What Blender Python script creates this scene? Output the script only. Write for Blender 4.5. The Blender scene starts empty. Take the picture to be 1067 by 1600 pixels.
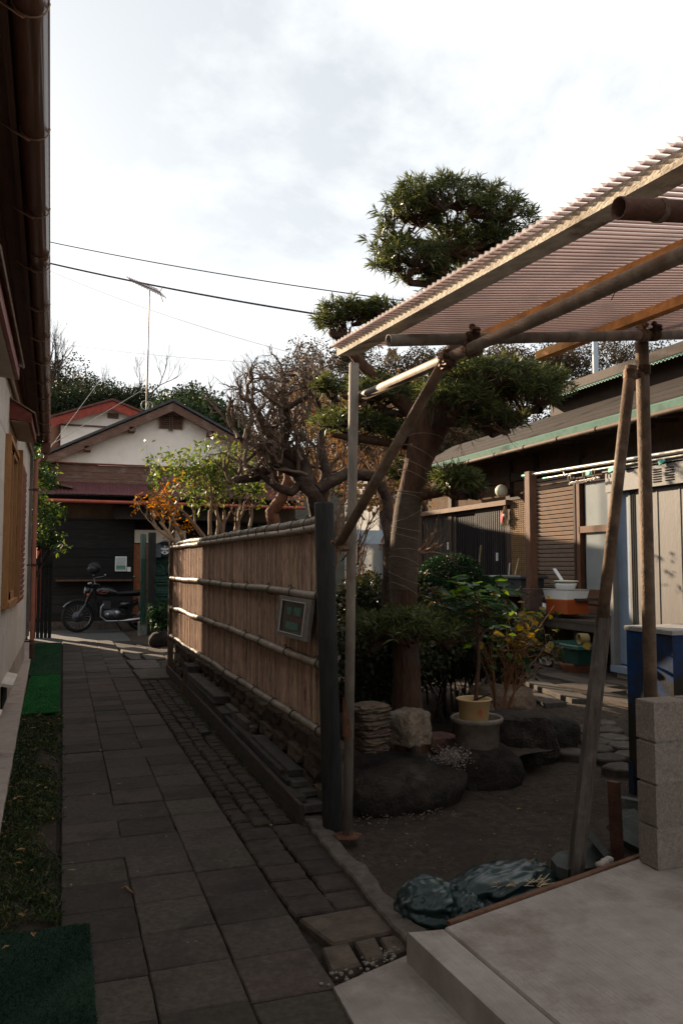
import bpy, bmesh, math, random
import numpy as np
from mathutils import Vector, Matrix, noise, Quaternion
random.seed(7); RNG = np.random.default_rng(7)
sc = bpy.context.scene
C = sc.collection
R = math.radians
PI = math.pi

# ------------------------------------------------------------------ camera
EYE = Vector((0, 0, 1.45)); F = 1244.4
YAW = math.atan(433 / F); PITCH = math.atan(83 / F)
FW = Vector((math.sin(YAW) * math.cos(PITCH), math.cos(YAW) * math.cos(PITCH), math.sin(PITCH)))
RT = Vector((math.cos(YAW), -math.sin(YAW), 0)); UP = RT.cross(FW)
cd = bpy.data.cameras.new('camera'); cam = bpy.data.objects.new('camera', cd); C.objects.link(cam)
cd.sensor_fit = 'VERTICAL'; cd.sensor_height = 36; cd.lens = 28
cd.clip_start = 0.05; cd.clip_end = 1500
cam.location = EYE
cam.rotation_euler = FW.to_track_quat('-Z', 'Y').to_euler()
sc.camera = cam

# ------------------------------------------------------------------ sky, sun, exposure
SUN_AZ, SUN_EL = -25.5, 18.0           # degrees from +Y towards +X, elevation
sdir = Vector((math.sin(R(SUN_AZ)) * math.cos(R(SUN_EL)), math.cos(R(SUN_AZ)) * math.cos(R(SUN_EL)), math.sin(R(SUN_EL))))
w = bpy.data.worlds.new('World'); sc.world = w; w.use_nodes = True
nt = w.node_tree; N = nt.nodes; L = nt.links
bg = N['Background']; bg.inputs['Strength'].default_value = 0.05
sky = N.new('ShaderNodeTexSky'); sky.sky_type = 'NISHITA'; sky.sun_disc = False
sky.sun_elevation = R(SUN_EL); sky.sun_rotation = R(SUN_AZ)
sky.air_density = 1.0; sky.dust_density = 2.5; sky.ozone_density = 0.8
hs = N.new('ShaderNodeHueSaturation'); hs.inputs['Saturation'].default_value = 0.6; hs.inputs['Value'].default_value = 1.15
L.new(sky.outputs[0], hs.inputs['Color'])
tc = N.new('ShaderNodeTexCoord')
sep = N.new('ShaderNodeSeparateXYZ'); L.new(tc.outputs['Generated'], sep.inputs[0])
za = N.new('ShaderNodeMath'); za.operation = 'ADD'; za.inputs[1].default_value = 0.22
zc = N.new('ShaderNodeMath'); zc.operation = 'MAXIMUM'; zc.inputs[1].default_value = 0.0
L.new(sep.outputs[2], zc.inputs[0]); L.new(zc.outputs[0], za.inputs[0])
cmb = N.new('ShaderNodeCombineXYZ')
for i in range(2):
    d = N.new('ShaderNodeMath'); d.operation = 'DIVIDE'
    L.new(sep.outputs[i], d.inputs[0]); L.new(za.outputs[0], d.inputs[1]); L.new(d.outputs[0], cmb.inputs[i])
mp = N.new('ShaderNodeMapping'); mp.inputs['Location'].default_value = (-4.15, -2.6, 0); mp.inputs['Scale'].default_value = (1.0, 0.8, 1)
L.new(cmb.outputs[0], mp.inputs[0])
cn = N.new('ShaderNodeTexNoise'); cn.inputs['Scale'].default_value = 1.15; cn.inputs['Detail'].default_value = 9; cn.inputs['Roughness'].default_value = 0.6; cn.inputs['Distortion'].default_value = 0.25
L.new(mp.outputs[0], cn.inputs['Vector'])
cr = N.new('ShaderNodeValToRGB'); cr.color_ramp.elements[0].position = 0.45; cr.color_ramp.elements[1].position = 0.57
L.new(cn.outputs['Fac'], cr.inputs[0])
cmul = N.new('ShaderNodeMix'); cmul.data_type = 'RGBA'; cmul.blend_type = 'MIX'
L.new(cr.outputs[0], cmul.inputs[0])
L.new(hs.outputs[0], cmul.inputs[6]); cmul.inputs[7].default_value = (12.0, 11.6, 11.2, 1)
lite = N.new('ShaderNodeMix'); lite.data_type = 'RGBA'; lite.blend_type = 'MIX'; lite.inputs[0].default_value = 0.6
L.new(cmul.outputs[2], lite.inputs[6]); lite.inputs[7].default_value = (9.2, 9.75, 10.15, 1)
dt = N.new('ShaderNodeVectorMath'); dt.operation = 'DOT_PRODUCT'; dt.inputs[1].default_value = sdir
L.new(tc.outputs['Generated'], dt.inputs[0])
sm_ = N.new('ShaderNodeMapRange'); sm_.interpolation_type = 'SMOOTHSTEP'
sm_.inputs['From Min'].default_value = -0.9; sm_.inputs['From Max'].default_value = 0.45; sm_.inputs['To Min'].default_value = 0.82; sm_.inputs['To Max'].default_value = 0.82
L.new(dt.outputs['Value'], sm_.inputs[0])
vm = N.new('ShaderNodeVectorMath'); vm.operation = 'SCALE'; L.new(lite.outputs[2], vm.inputs[0]); L.new(sm_.outputs[0], vm.inputs['Scale'])
L.new(vm.outputs[0], bg.inputs['Color'])
sl = bpy.data.lights.new('sun', 'SUN'); sl.energy = 5.0; sl.angle = R(0.55); sl.color = (1.0, 0.79, 0.56)
so = bpy.data.objects.new('sun', sl); C.objects.link(so); so.rotation_euler = (-sdir).to_track_quat('-Z', 'Y').to_euler()
so.location = (0, 0, 30)
vs = sc.view_settings
sc.display_settings.display_device = 'sRGB'
vs.view_transform = 'Standard'; vs.look = 'None'; vs.gamma = 1; vs.use_curve_mapping = False; vs.exposure = 1.45

# ------------------------------------------------------------------ measuring helpers (photo pixel -> point of the place)
def ray(px, py):
    return FW + RT * ((px - 533.5) / F) + UP * ((800 - py) / F)
def gz(px, py, z=0.0):
    r = ray(px, py); t = (z - EYE.z) / r.z; return EYE + r * t
def gx(px, py, X):
    r = ray(px, py); t = X / r.x; return EYE + r * t
def gy(px, py, Y):
    r = ray(px, py); t = Y / r.y; return EYE + r * t
def gd(px, py, d):
    return EYE + ray(px, py) * d

# ------------------------------------------------------------------ materials
MATS = {}
def M(name, col, rough=0.8, var=0.3, scale=9.0, bump=0.25, bscale=60.0, metal=0.0, col2=None, stretch=(1, 1, 1),
      rnd=0.12, spec=0.2, wear=None, wscale=2.0, wamt=0.5, detail=6, coat=0.0, bdist=0.01):
    if name in MATS: return MATS[name]
    m = bpy.data.materials.new(name); MATS[name] = m; m.use_nodes = True
    t = m.node_tree; n = t.nodes; l = t.links; b = n['Principled BSDF']
    b.inputs['Roughness'].default_value = rough; b.inputs['Metallic'].default_value = metal
    b.inputs['Specular IOR Level'].default_value = spec
    if coat: b.inputs['Coat Weight'].default_value = coat
    co = n.new('ShaderNodeTexCoord'); oi = n.new('ShaderNodeObjectInfo')
    ml = n.new('ShaderNodeMath'); ml.operation = 'MULTIPLY'; ml.inputs[1].default_value = 37.0
    l.new(oi.outputs['Random'], ml.inputs[0])
    ad = n.new('ShaderNodeVectorMath'); ad.operation = 'ADD'
    l.new(co.outputs['Object'], ad.inputs[0]); l.new(ml.outputs[0], ad.inputs[1])
    mp = n.new('ShaderNodeMapping'); mp.inputs['Scale'].default_value = stretch; l.new(ad.outputs[0], mp.inputs[0])
    ns = n.new('ShaderNodeTexNoise'); ns.inputs['Scale'].default_value = scale; ns.inputs['Detail'].default_value = detail; ns.inputs['Roughness'].default_value = 0.65
    l.new(mp.outputs[0], ns.inputs['Vector'])
    c2 = col2 or tuple(min(1, c * (1 + var)) for c in col)
    c1 = tuple(c * (1 - var) for c in col)
    rp = n.new('ShaderNodeValToRGB'); rp.color_ramp.elements[0].position = 0.33; rp.color_ramp.elements[1].position = 0.68
    rp.color_ramp.elements[0].color = (*c1, 1); rp.color_ramp.elements[1].color = (*c2, 1)
    l.new(ns.outputs['Fac'], rp.inputs[0]); out = rp.outputs[0]
    if wear:
        n2 = n.new('ShaderNodeTexNoise'); n2.inputs['Scale'].default_value = wscale; n2.inputs['Detail'].default_value = 8; n2.inputs['Roughness'].default_value = 0.7
        l.new(ad.outputs[0], n2.inputs['Vector'])
        r2 = n.new('ShaderNodeValToRGB'); r2.color_ramp.elements[0].position = 0.62 - 0.22 * wamt; r2.color_ramp.elements[1].position = 0.78 - 0.22 * wamt
        l.new(n2.outputs['Fac'], r2.inputs[0])
        mx = n.new('ShaderNodeMix'); mx.data_type = 'RGBA'; l.new(r2.outputs[0], mx.inputs[0]); l.new(out, mx.inputs[6]); mx.inputs[7].default_value = (*wear, 1)
        out = mx.outputs[2]
    hv = n.new('ShaderNodeHueSaturation'); l.new(out, hv.inputs['Color'])
    if rnd > .15:      # alike pieces differ a little in hue too
        mh = n.new('ShaderNodeMapRange'); mh.inputs['To Min'].default_value = .485; mh.inputs['To Max'].default_value = .515; m2_ = n.new('ShaderNodeMath'); m2_.operation = 'MULTIPLY'; m2_.inputs[1].default_value = 13.7; m3_ = n.new('ShaderNodeMath'); m3_.operation = 'FRACT'
        l.new(oi.outputs['Random'], m2_.inputs[0]); l.new(m2_.outputs[0], m3_.inputs[0]); l.new(m3_.outputs[0], mh.inputs[0]); l.new(mh.outputs[0], hv.inputs['Hue'])
    mr = n.new('ShaderNodeMapRange'); mr.inputs['To Min'].default_value = 1 - rnd; mr.inputs['To Max'].default_value = 1 + rnd
    l.new(oi.outputs['Random'], mr.inputs[0]); l.new(mr.outputs[0], hv.inputs['Value'])
    l.new(hv.outputs[0], b.inputs['Base Color'])
    if bump:
        bn = n.new('ShaderNodeTexNoise'); bn.inputs['Scale'].default_value = bscale; bn.inputs['Detail'].default_value = 4
        l.new(mp.outputs[0], bn.inputs['Vector'])
        bp = n.new('ShaderNodeBump'); bp.inputs['Strength'].default_value = bump; bp.inputs['Distance'].default_value = bdist
        l.new(bn.outputs['Fac'], bp.inputs['Height']); l.new(bp.outputs[0], b.inputs['Normal'])
    return m
def leafmat(name, c1, c2, c3=None, trans=0.35, rough=0.4, scale=3.0):
    m = bpy.data.materials.new(name); MATS[name] = m; m.use_nodes = True
    t = m.node_tree; n = t.nodes; l = t.links; b = n['Principled BSDF']
    b.inputs['Roughness'].default_value = rough; b.inputs['Specular IOR Level'].default_value = 0.14
    ge = n.new('ShaderNodeNewGeometry'); co = n.new('ShaderNodeTexCoord')
    ns = n.new('ShaderNodeTexNoise'); ns.inputs['Scale'].default_value = scale; ns.inputs['Detail'].default_value = 3
    l.new(co.outputs['Object'], ns.inputs['Vector'])
    ad = n.new('ShaderNodeMath'); ad.operation = 'MULTIPLY_ADD'; ad.inputs[1].default_value = 0.5
    l.new(ge.outputs['Random Per Island'], ad.inputs[0])
    hf = n.new('ShaderNodeMath'); hf.operation = 'MULTIPLY'; hf.inputs[1].default_value = 0.5
    l.new(ns.outputs['Fac'], hf.inputs[0]); l.new(hf.outputs[0], ad.inputs[2])
    rp = n.new('ShaderNodeValToRGB'); rp.color_ramp.elements[0].color = (*c1, 1); rp.color_ramp.elements[0].position = 0.2
    rp.color_ramp.elements[1].color = (*c2, 1); rp.color_ramp.elements[1].position = 0.62
    if c3:
        e = rp.color_ramp.elements.new(0.74); e.color = (*c3, 1)
    l.new(ad.outputs[0], rp.inputs[0]); l.new(rp.outputs[0], b.inputs['Base Color'])
    tr = n.new('ShaderNodeBsdfTranslucent')
    hv = n.new('ShaderNodeHueSaturation'); hv.inputs['Value'].default_value = 1.8; hv.inputs['Saturation'].default_value = 1.15
    l.new(rp.outputs[0], hv.inputs['Color']); l.new(hv.outputs[0], tr.inputs['Color'])
    mx = n.new('ShaderNodeMixShader'); mx.inputs[0].default_value = trans
    l.new(b.outputs[0], mx.inputs[1]); l.new(tr.outputs[0], mx.inputs[2]); l.new(mx.outputs[0], n['Material Output'].inputs['Surface'])
    return m

# ------------------------------------------------------------------ mesh helpers
ORG = {}          # world origin of every parent
def rnd(a, b): return random.uniform(a, b)
class MB:
    def __init__(s): s.v = []; s.f = []; s.smooth = []
    def add(s, vs, fs, smooth=False):
        o = len(s.v); s.v.extend([tuple(x) for x in vs]); s.f.extend([tuple(i + o for i in f) for f in fs]); s.smooth.extend([smooth] * len(fs)); return s
    def box(s, c, size, rot=None, bev=0.0):
        hx, hy, hz = size[0] / 2, size[1] / 2, size[2] / 2; c = Vector(c)
        if bev:
            b = min(bev, hx * .9, hy * .9, hz * .9)
            vs = []
            for z, k in ((-hz, 0), (hz - b, 0), (hz, b)):
                for (x, y) in ((-1, -1), (1, -1), (1, 1), (-1, 1)): vs.append(Vector((x * (hx - k), y * (hy - k), z)))
            fs = [(3, 2, 1, 0), (8, 9, 10, 11)]
            for q in (0, 4):
                for i in range(4): fs.append((q + i, q + (i + 1) % 4, q + 4 + (i + 1) % 4, q + 4 + i))
        else:
            vs = [Vector((x * hx, y * hy, z * hz)) for z in (-1, 1) for (x, y) in ((-1, -1), (1, -1), (1, 1), (-1, 1))]
            fs = [(3, 2, 1, 0), (4, 5, 6, 7)] + [(i, (i + 1) % 4, 4 + (i + 1) % 4, 4 + i) for i in range(4)]
        if rot is not None: vs = [rot @ v for v in vs]
        return s.add([v + c for v in vs], fs)
    def bar(s, p0, p1, w, h, roll=0.0, bev=0.0):
        p0 = Vector(p0); p1 = Vector(p1); d = p1 - p0
        y = d.normalized(); ref = Vector((0, 0, 1)) if abs(y.z) < .95 else Vector((1, 0, 0))
        x = y.cross(ref).normalized(); z = x.cross(y)
        rot = Matrix((x, y, z)).transposed()
        if roll: rot = rot @ Matrix.Rotation(roll, 3, 'Y')
        return s.box((p0 + p1) / 2, (w, d.length, h), rot, bev)
    def tube(s, pts, rad, n=8, cap=True, smooth=True, hollow=False):
        pts = [Vector(p) for p in pts]
        if not isinstance(rad, (list, tuple)): rad = [rad] * len(pts)
        vs = []; fs = []
        d0 = (pts[1] - pts[0]).normalized(); ref = Vector((0, 0, 1)) if abs(d0.z) < .9 else Vector((1, 0, 0))
        x = d0.cross(ref).normalized()
        for i, p in enumerate(pts):
            d = (pts[min(i + 1, len(pts) - 1)] - pts[max(i - 1, 0)])
            if d.length < 1e-9: d = d0
            d.normalize(); x = (x - d * x.dot(d))
            if x.length < 1e-6: x = d.orthogonal()
            x.normalize(); y = d.cross(x)
            for k in range(n):
                a = 2 * PI * k / n; vs.append(p + (x * math.cos(a) + y * math.sin(a)) * rad[i])
        for i in range(len(pts) - 1):
            for k in range(n): fs.append((i * n + k, i * n + (k + 1) % n, (i + 1) * n + (k + 1) % n, (i + 1) * n + k))
        s.add(vs, fs, smooth)
        if cap:
            s.add(vs[:n], [tuple(range(n))[::-1]]); s.add(vs[-n:], [tuple(range(n))])
        return s
    def pipe(s, p0, p1, r, t=0.004, n=16):
        # open scaffold pipe with a wall thickness
        p0 = Vector(p0); p1 = Vector(p1); d = (p1 - p0).normalized(); x = d.orthogonal().normalized(); y = d.cross(x)
        vs = []
        for p, rr in ((p0, r), (p1, r), (p1, r - t), (p0, r - t)):
            for k in range(n):
                a = 2 * PI * k / n; vs.append(p + (x * math.cos(a) + y * math.sin(a)) * rr)
        fs = []
        for q in range(4):
            for k in range(n):
                a, b = q * n, ((q + 1) % 4) * n
                fs.append((a + k, a + (k + 1) % n, b + (k + 1) % n, b + k))
        return s.add(vs, fs, True)
    def lathe(s, prof, c, n=20, axis=None, smooth=True):
        c = Vector(c); vs = []; fs = []
        q = Vector((0, 0, 1)).rotation_difference(Vector(axis)) if axis is not None else None
        for (r, z) in prof:
            for k in range(n):
                a = 2 * PI * k / n; v = Vector((r * math.cos(a), r * math.sin(a), z))
                if q: v = q @ v
                vs.append(c + v)
        for i in range(len(prof) - 1):
            for k in range(n): fs.append((i * n + k, i * n + (k + 1) % n, (i + 1) * n + (k + 1) % n, (i + 1) * n + k))
        return s.add(vs, fs, smooth)
    def prism(s, poly, d):
        # poly: world points of one face, d: extrusion vector
        n = len(poly); P = [Vector(p) for p in poly]; d = Vector(d)
        vs = P + [p + d for p in P]
        fs = [tuple(range(n))[::-1], tuple(range(n, 2 * n))] + [(i, (i + 1) % n, n + (i + 1) % n, n + i) for i in range(n)]
        return s.add(vs, fs)
    def ball(s, c, r, n=16, m=10, sc=(1, 1, 1)):
        prof = [(max(1e-4, math.sin(PI * i / m)) * r, -math.cos(PI * i / m) * r) for i in range(m + 1)]
        o = len(s.v); s.lathe(prof, (0, 0, 0), n)
        c = Vector(c)
        for i in range(o, len(s.v)):
            v = s.v[i]; s.v[i] = (v[0] * sc[0] + c.x, v[1] * sc[1] + c.y, v[2] * sc[2] + c.z)
        return s
    def mesh(s, name, mat, org=(0, 0, 0)):
        me = bpy.data.meshes.new(name)
        o = Vector(org); me.from_pydata([(v[0] - o.x, v[1] - o.y, v[2] - o.z) for v in s.v], [], s.f)
        me.polygons.foreach_set('use_smooth', s.smooth); me.materials.append(mat)
        bm = bmesh.new(); bm.from_mesh(me); bmesh.ops.recalc_face_normals(bm, faces=bm.faces); bm.to_mesh(me); bm.free()
        me.update(); return me
    def build(s, name, mat, parent=None, org=None, kind=None, label=None):
        if parent is not None: o = ORG[parent.name]
        elif org is not None: o = Vector(org)
        else:
            a = np.array(s.v); o = Vector(((a[:, 0].min() + a[:, 0].max()) / 2, (a[:, 1].min() + a[:, 1].max()) / 2, a[:, 2].min()))
        me = s.mesh(name, mat, o)
        ob = bpy.data.objects.new(name, me); C.objects.link(ob)
        if parent is not None: ob.parent = parent; ORG[ob.name] = o
        else: ob.location = o; ORG[ob.name] = o
        if kind: ob['kind'] = kind
        if label: ob['label'] = label
        return ob
def npmesh(name, V, Fq, mat, parent=None, org=None, kind=None, smooth=False):
    if parent is not None: o = ORG[parent.name]
    elif org is not None: o = Vector(org)
    else: o = Vector((V[:, 0].mean(), V[:, 1].mean(), V[:, 2].min()))
    V = (V - np.array(o)).astype(np.float32)
    me = bpy.data.meshes.new(name); me.vertices.add(len(V)); me.vertices.foreach_set('co', V.ravel())
    k = Fq.shape[1]; me.loops.add(Fq.size); me.loops.foreach_set('vertex_index', Fq.astype(np.int32).ravel())
    me.polygons.add(len(Fq)); me.polygons.foreach_set('loop_start', np.arange(0, Fq.size, k, dtype=np.int32))
    me.polygons.foreach_set('loop_total', np.full(len(Fq), k, dtype=np.int32))
    me.update(calc_edges=True); me.materials.append(mat)
    ob = bpy.data.objects.new(name, me); C.objects.link(ob)
    if parent is not None: ob.parent = parent
    else: ob.location = o
    ORG[ob.name] = o
    if kind: ob['kind'] = kind
    return ob
def tag(o, label, cat, group=None):
    o['label'] = label; o['category'] = cat
    if group: o['group'] = group
    return o
def thing(name, label, cat, loc, group=None):
    o = bpy.data.objects.new(name, None); C.objects.link(o); o.location = loc; ORG[o.name] = Vector(loc)
    o.empty_display_size = 0.1
    return tag(o, label, cat, group)
def inst(mesh, name, parent, loc, rot=(0, 0, 0), scl=(1, 1, 1)):
    # a copy of a piece sharing mesh data; loc is in the world
    ob = bpy.data.objects.new(name, mesh); C.objects.link(ob)
    if parent is not None: ob.parent = parent; ob.location = Vector(loc) - ORG[parent.name]
    else: ob.location = loc
    ob.rotation_euler = rot; ob.scale = scl
    return ob

def leaves(P, D, Ln, W, bend=0.25):
    """rhombic bent leaves: P base points, D unit directions, Ln lengths, W widths -> verts, quads"""
    n = len(P); rv = RNG.normal(size=(n, 3)); S = np.cross(D, rv); S /= np.linalg.norm(S, axis=1)[:, None] + 1e-9
    U = np.cross(S, D)
    Ln = np.broadcast_to(Ln, (n,))[:, None]; W = np.broadcast_to(W, (n,))[:, None]
    mid = P + D * Ln * 0.5 + U * Ln * bend * 0.25
    tip = P + D * Ln - U * Ln * bend * 0.1 - np.array([0, 0, 1]) * Ln * bend * 0.4
    V = np.stack([P, mid + S * W / 2, tip, mid - S * W / 2], axis=1).reshape(-1, 3)
    Fq = np.arange(4 * n).reshape(-1, 4)
    return V, Fq
def unit(a): return a / (np.linalg.norm(a, axis=1)[:, None] + 1e-9)
def stack(parts):
    V = []; Fs = []; o = 0
    for v, f in parts: V.append(v); Fs.append(f + o); o += len(v)
    return np.concatenate(V), np.concatenate(Fs)

def grow(mb, p, d, Ln, r, depth, wig=0.35, up=0.25, kids=(2, 3), shrink=0.7, tips=None, n=5, seg=4, spread=0.8, rs=0.62):
    pts = [p]; rad = [r]
    for i in range(seg):
        d = (d + Vector((rnd(-1, 1), rnd(-1, 1), rnd(-1, 1))) * wig * 0.5 + Vector((0, 0, up * 0.3))).normalized()
        pts.append(pts[-1] + d * Ln / seg); rad.append(r * (1 - (1 - rs) * (i + 1) / seg))
    mb.tube(pts, rad, n=max(3, n if depth > 1 else 3), cap=False)
    if tips is not None and depth <= 1: tips.append((pts[-1], d.copy()))
    if depth <= 0: return
    for k in range(random.randint(*kids)):
        q = random.randint(max(1, seg // 2), seg)
        nd = (d + Vector((rnd(-1, 1), rnd(-1, 1), rnd(-.7, 1))) * spread).normalized()
        grow(mb, pts[q], nd, Ln * shrink * rnd(.75, 1.2), rad[q] * rnd(.55, .8), depth - 1, wig, up, kids, shrink, tips, n - 1, seg, spread, rs)

def rock(c, size, seed, amp=0.28, sub=3, flat=0.0, cube=0.0, freq=1.1):
    bm = bmesh.new(); bmesh.ops.create_icosphere(bm, subdivisions=sub, radius=1.0)
    off = Vector((seed * 7.3, seed * 3.1, seed * 1.7)); mb = MB()
    vs = []
    for v in bm.verts:
        p = v.co.copy()
        if cube:
            m = max(abs(p.x), abs(p.y), abs(p.z)); p = p.lerp(p / m * 0.85, cube)
        k = 1 + amp * noise.noise(p * freq + off) + amp * .35 * noise.noise(p * freq * 3.2 + off) + amp * .12 * noise.noise(p * freq * 9 + off)
        k -= .06 * max(0, abs(noise.noise(p * 2.3 + off * 2)) - .15) * 2 * (1 if amp > .08 else 0)
        p = p * k
        if flat and p.z > flat: p.z = flat + (p.z - flat) * 0.25
        vs.append(Vector((p.x * size[0] / 2, p.y * size[1] / 2, p.z * size[2] / 2)) + Vector(c))
    mb.add(vs, [tuple(v.index for v in f.verts) for f in bm.faces], cube < .3); bm.free()
    return mb
# ================================================================== materials used in several places
m_earth = M('earth', (.04, .028, .019), .95, .45, 5, .8, 30, wear=(.03, .024, .018), wscale=1.2, rnd=0)
m_gravel = M('gravel_soil', (.056, .041, .030), .95, .45, 22, 1.0, 120, wear=(.036, .026, .019), wscale=1.6, rnd=0, bdist=.02)
m_paver = M('paver_stone', (.050, .038, .030), .82, .32, 40, .5, 220, wear=(.027, .020, .016), wscale=3.2, wamt=.55, rnd=.34, bdist=.004)
m_cobble = M('cobble_stone', (.038, .028, .022), .85, .35, 18, .5, 120, wear=(.02, .0145, .012), wscale=5, rnd=.25)
m_conc = M('concrete', (.36, .315, .275), .85, .14, 6, .35, 160, wear=(.22, .18, .15), wscale=1.7, wamt=.35, rnd=.03)
m_concold = M('old_concrete', (.085, .068, .056), .9, .35, 14, .7, 90, wear=(.045, .035, .027), wscale=3, rnd=.1)
m_strip = M('foundation_concrete', (.36, .285, .24), .85, .15, 7, .3, 110, wear=(.24, .14, .10), wscale=2.6, wamt=.35, rnd=.05)
m_pipe = M('galvanised_pipe', (.20, .165, .13), .6, .35, 14, .25, 120, metal=.15, wear=(.17, .085, .04), wscale=7, wamt=.3, stretch=(1, 1, .35))
m_pipe2 = M('weathered_scaffold_pipe', (.13, .085, .055), .72, .45, 9, .35, 90, metal=.1, wear=(.20, .16, .12), wscale=5, wamt=.4)
m_rust = M('rusty_steel', (.10, .045, .024), .85, .45, 25, .5, 120, wear=(.07, .03, .02), wscale=12)
m_dark = M('dark_void', (.012, .011, .01), .9, .2, 8, .1)
m_char = M('charred_post_wood', (.022, .021, .020), .55, .4, 12, .6, 60, stretch=(3, 3, .4))
m_plank = M('weathered_plank', (.045, .037, .031), .85, .4, 16, .6, 70, stretch=(6, .5, 6), wear=(.075, .065, .055), wscale=5, rnd=.35)
m_slat = M('bamboo_slat', (.36, .235, .165), .75, .5, 26, .5, 90, stretch=(6, 6, .45), wear=(.13, .08, .058), wscale=7, wamt=.4, rnd=.30)
m_bam = M('bamboo_rail', (.18, .14, .10), .5, .28, 9, .25, 60, stretch=(3, .5, 3), wear=(.10, .075, .052), wscale=9, wamt=.45, rnd=.1)
m_twine = M('black_twine', (.012, .012, .012), .9, .2, 60, .6)
m_blockst = M('wall_block_stone', (.075, .054, .038), .95, .42, 20, 1.0, 80, wear=(.05, .038, .028), wscale=8, rnd=.28)

# ================================================================== ground
def sheet(name, poly, z, mat, kind='structure', parent=None):
    mb = MB(); mb.add([(p[0], p[1], z) for p in poly], [tuple(range(len(poly)))]); return mb.build(name, mat, parent, kind=kind)
ground = sheet('ground', [(-400, -400), (400, -400), (400, 400), (-400, 400)], -0.10, m_earth)
# bumpy gravel courtyard around the boulders
def relief(name, x0, x1, y0, y1, nx, ny, z, amp, mat, fr=2.5, fn=None):
    xs = np.linspace(x0, x1, nx); ys = np.linspace(y0, y1, ny)
    V = []; 
    for y in ys:
        for x in xs:
            h = noise.noise(Vector((x * fr, y * fr, 0))) * amp + noise.noise(Vector((x * fr * 6, y * fr * 6, 3))) * amp * .35
            V.append((x, y, z + h + (fn(x, y) if fn else 0)))
    V = np.array(V); i = np.arange((nx - 1) * (ny - 1)); a = (i // (nx - 1)) * nx + i % (nx - 1)
    Fq = np.stack([a, a + 1, a + nx + 1, a + nx], axis=1)
    return npmesh(name, V, Fq, mat, kind='structure', smooth=True)
yard = relief('garden_ground', 1.30, 14.0, 1.0, 20.0, 200, 280, -0.02, .03, m_gravel, fn=lambda x, y: .10 * min(1, max(0, (y - 5.2) / 1.5)) * min(1, max(0, (x - 1.5) / .5)))
lane = relief('lane', -4.0, 1.5, 16.0, 24.0, 60, 80, -0.035, .01, M('lane_asphalt', (.085, .082, .078), .9, .25, 30, .6, 120, rnd=0), 2.0)

# ------------------------------------------------------------------ paved path
path = sheet('path', [(-.02, 0.3), (1.33, 0.3), (1.40, 4.2), (1.40, 16.2), (-.02, 16.2)], -0.028, M('joint_soil', (.03, .023, .018), .98, .4, 30, 1, 90, rnd=0))
ORG['path'] = Vector(path.location)
def slab_mesh(sx, sy, h, seed, bev=.006, jag=.004):
    random.seed(seed); mb = MB(); n = 5; vs = []; per = []
    for (ax, ay, bx, by) in ((-1, -1, 1, -1), (1, -1, 1, 1), (1, 1, -1, 1), (-1, 1, -1, -1)):
        for k in range(n):
            t = k / n; per.append(((ax + (bx - ax) * t) * sx / 2 + rnd(-jag, jag), (ay + (by - ay) * t) * sy / 2 + rnd(-jag, jag)))
    m = len(per)
    for z, q in ((-h, 0), (-bev, 0), (0, bev)):
        for (x, y) in per: vs.append((x * (1 - 2 * q / sx), y * (1 - 2 * q / sy), z))
    fs = [tuple(range(2 * m, 3 * m))]
    for r_ in (0, 1):
        for i in range(m): fs.append((r_ * m + i, r_ * m + (i + 1) % m, (r_ + 1) * m + (i + 1) % m, (r_ + 1) * m + i))
    mb.add(vs, fs); return mb
pv = [slab_mesh(.2965, .2965, .04, s, .005, .0022).mesh('paver', m_paver) for s in range(5)]
pvl = [slab_mesh(.5965, .2965, .04, s + 9, .005, .0022).mesh('paver', m_paver) for s in range(3)]
random.seed(3)
cnt = 0
for j in range(53):
    y = .45 + j * .30
    tilt = lambda: (rnd(-.006, .006), rnd(-.006, .006), rnd(-.004, .004))
    k = 0
    while k < 3:
        if k < 2 and random.random() < .03:
            inst(random.choice(pvl), 'paver', path, (.02 + (k + 1) * .30, y, rnd(-.004, .003)), tilt()); k += 2
        else:
            inst(random.choice(pv), 'paver', path, (.02 + (k + .5) * .30 + rnd(-.001, .001), y + rnd(-.001, .001) + (.0, .02, -.01)[k], rnd(-.005, .004)), tilt()); k += 1
cb = [slab_mesh(.182, .178, .06, s + 20, .008, .006).mesh('cobble', m_cobble) for s in range(4)]
cs = [slab_mesh(.098, .118, .06, s + 30, .01, .007).mesh('cobble', m_cobble) for s in range(4)]
y = 3.36
while y < 4.35:
    for x in (1.02, 1.21): inst(random.choice(cb), 'cobble', path, (x + rnd(-.004, .004) , y, .006 + rnd(-.004, .004)), (rnd(-.01, .01), rnd(-.01, .01), rnd(-.03, .03)))
    y += .19
while y < 10.4:
    for i, x in enumerate((.975, 1.085, 1.195)):
        inst(random.choice(cs), 'cobble', path, (x + rnd(-.006, .006) + .012, y + (0, .05, .02)[i], rnd(-.008, .004)), (rnd(-.02, .02), rnd(-.02, .02), rnd(-.06, .06)))
    y += .127
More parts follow.
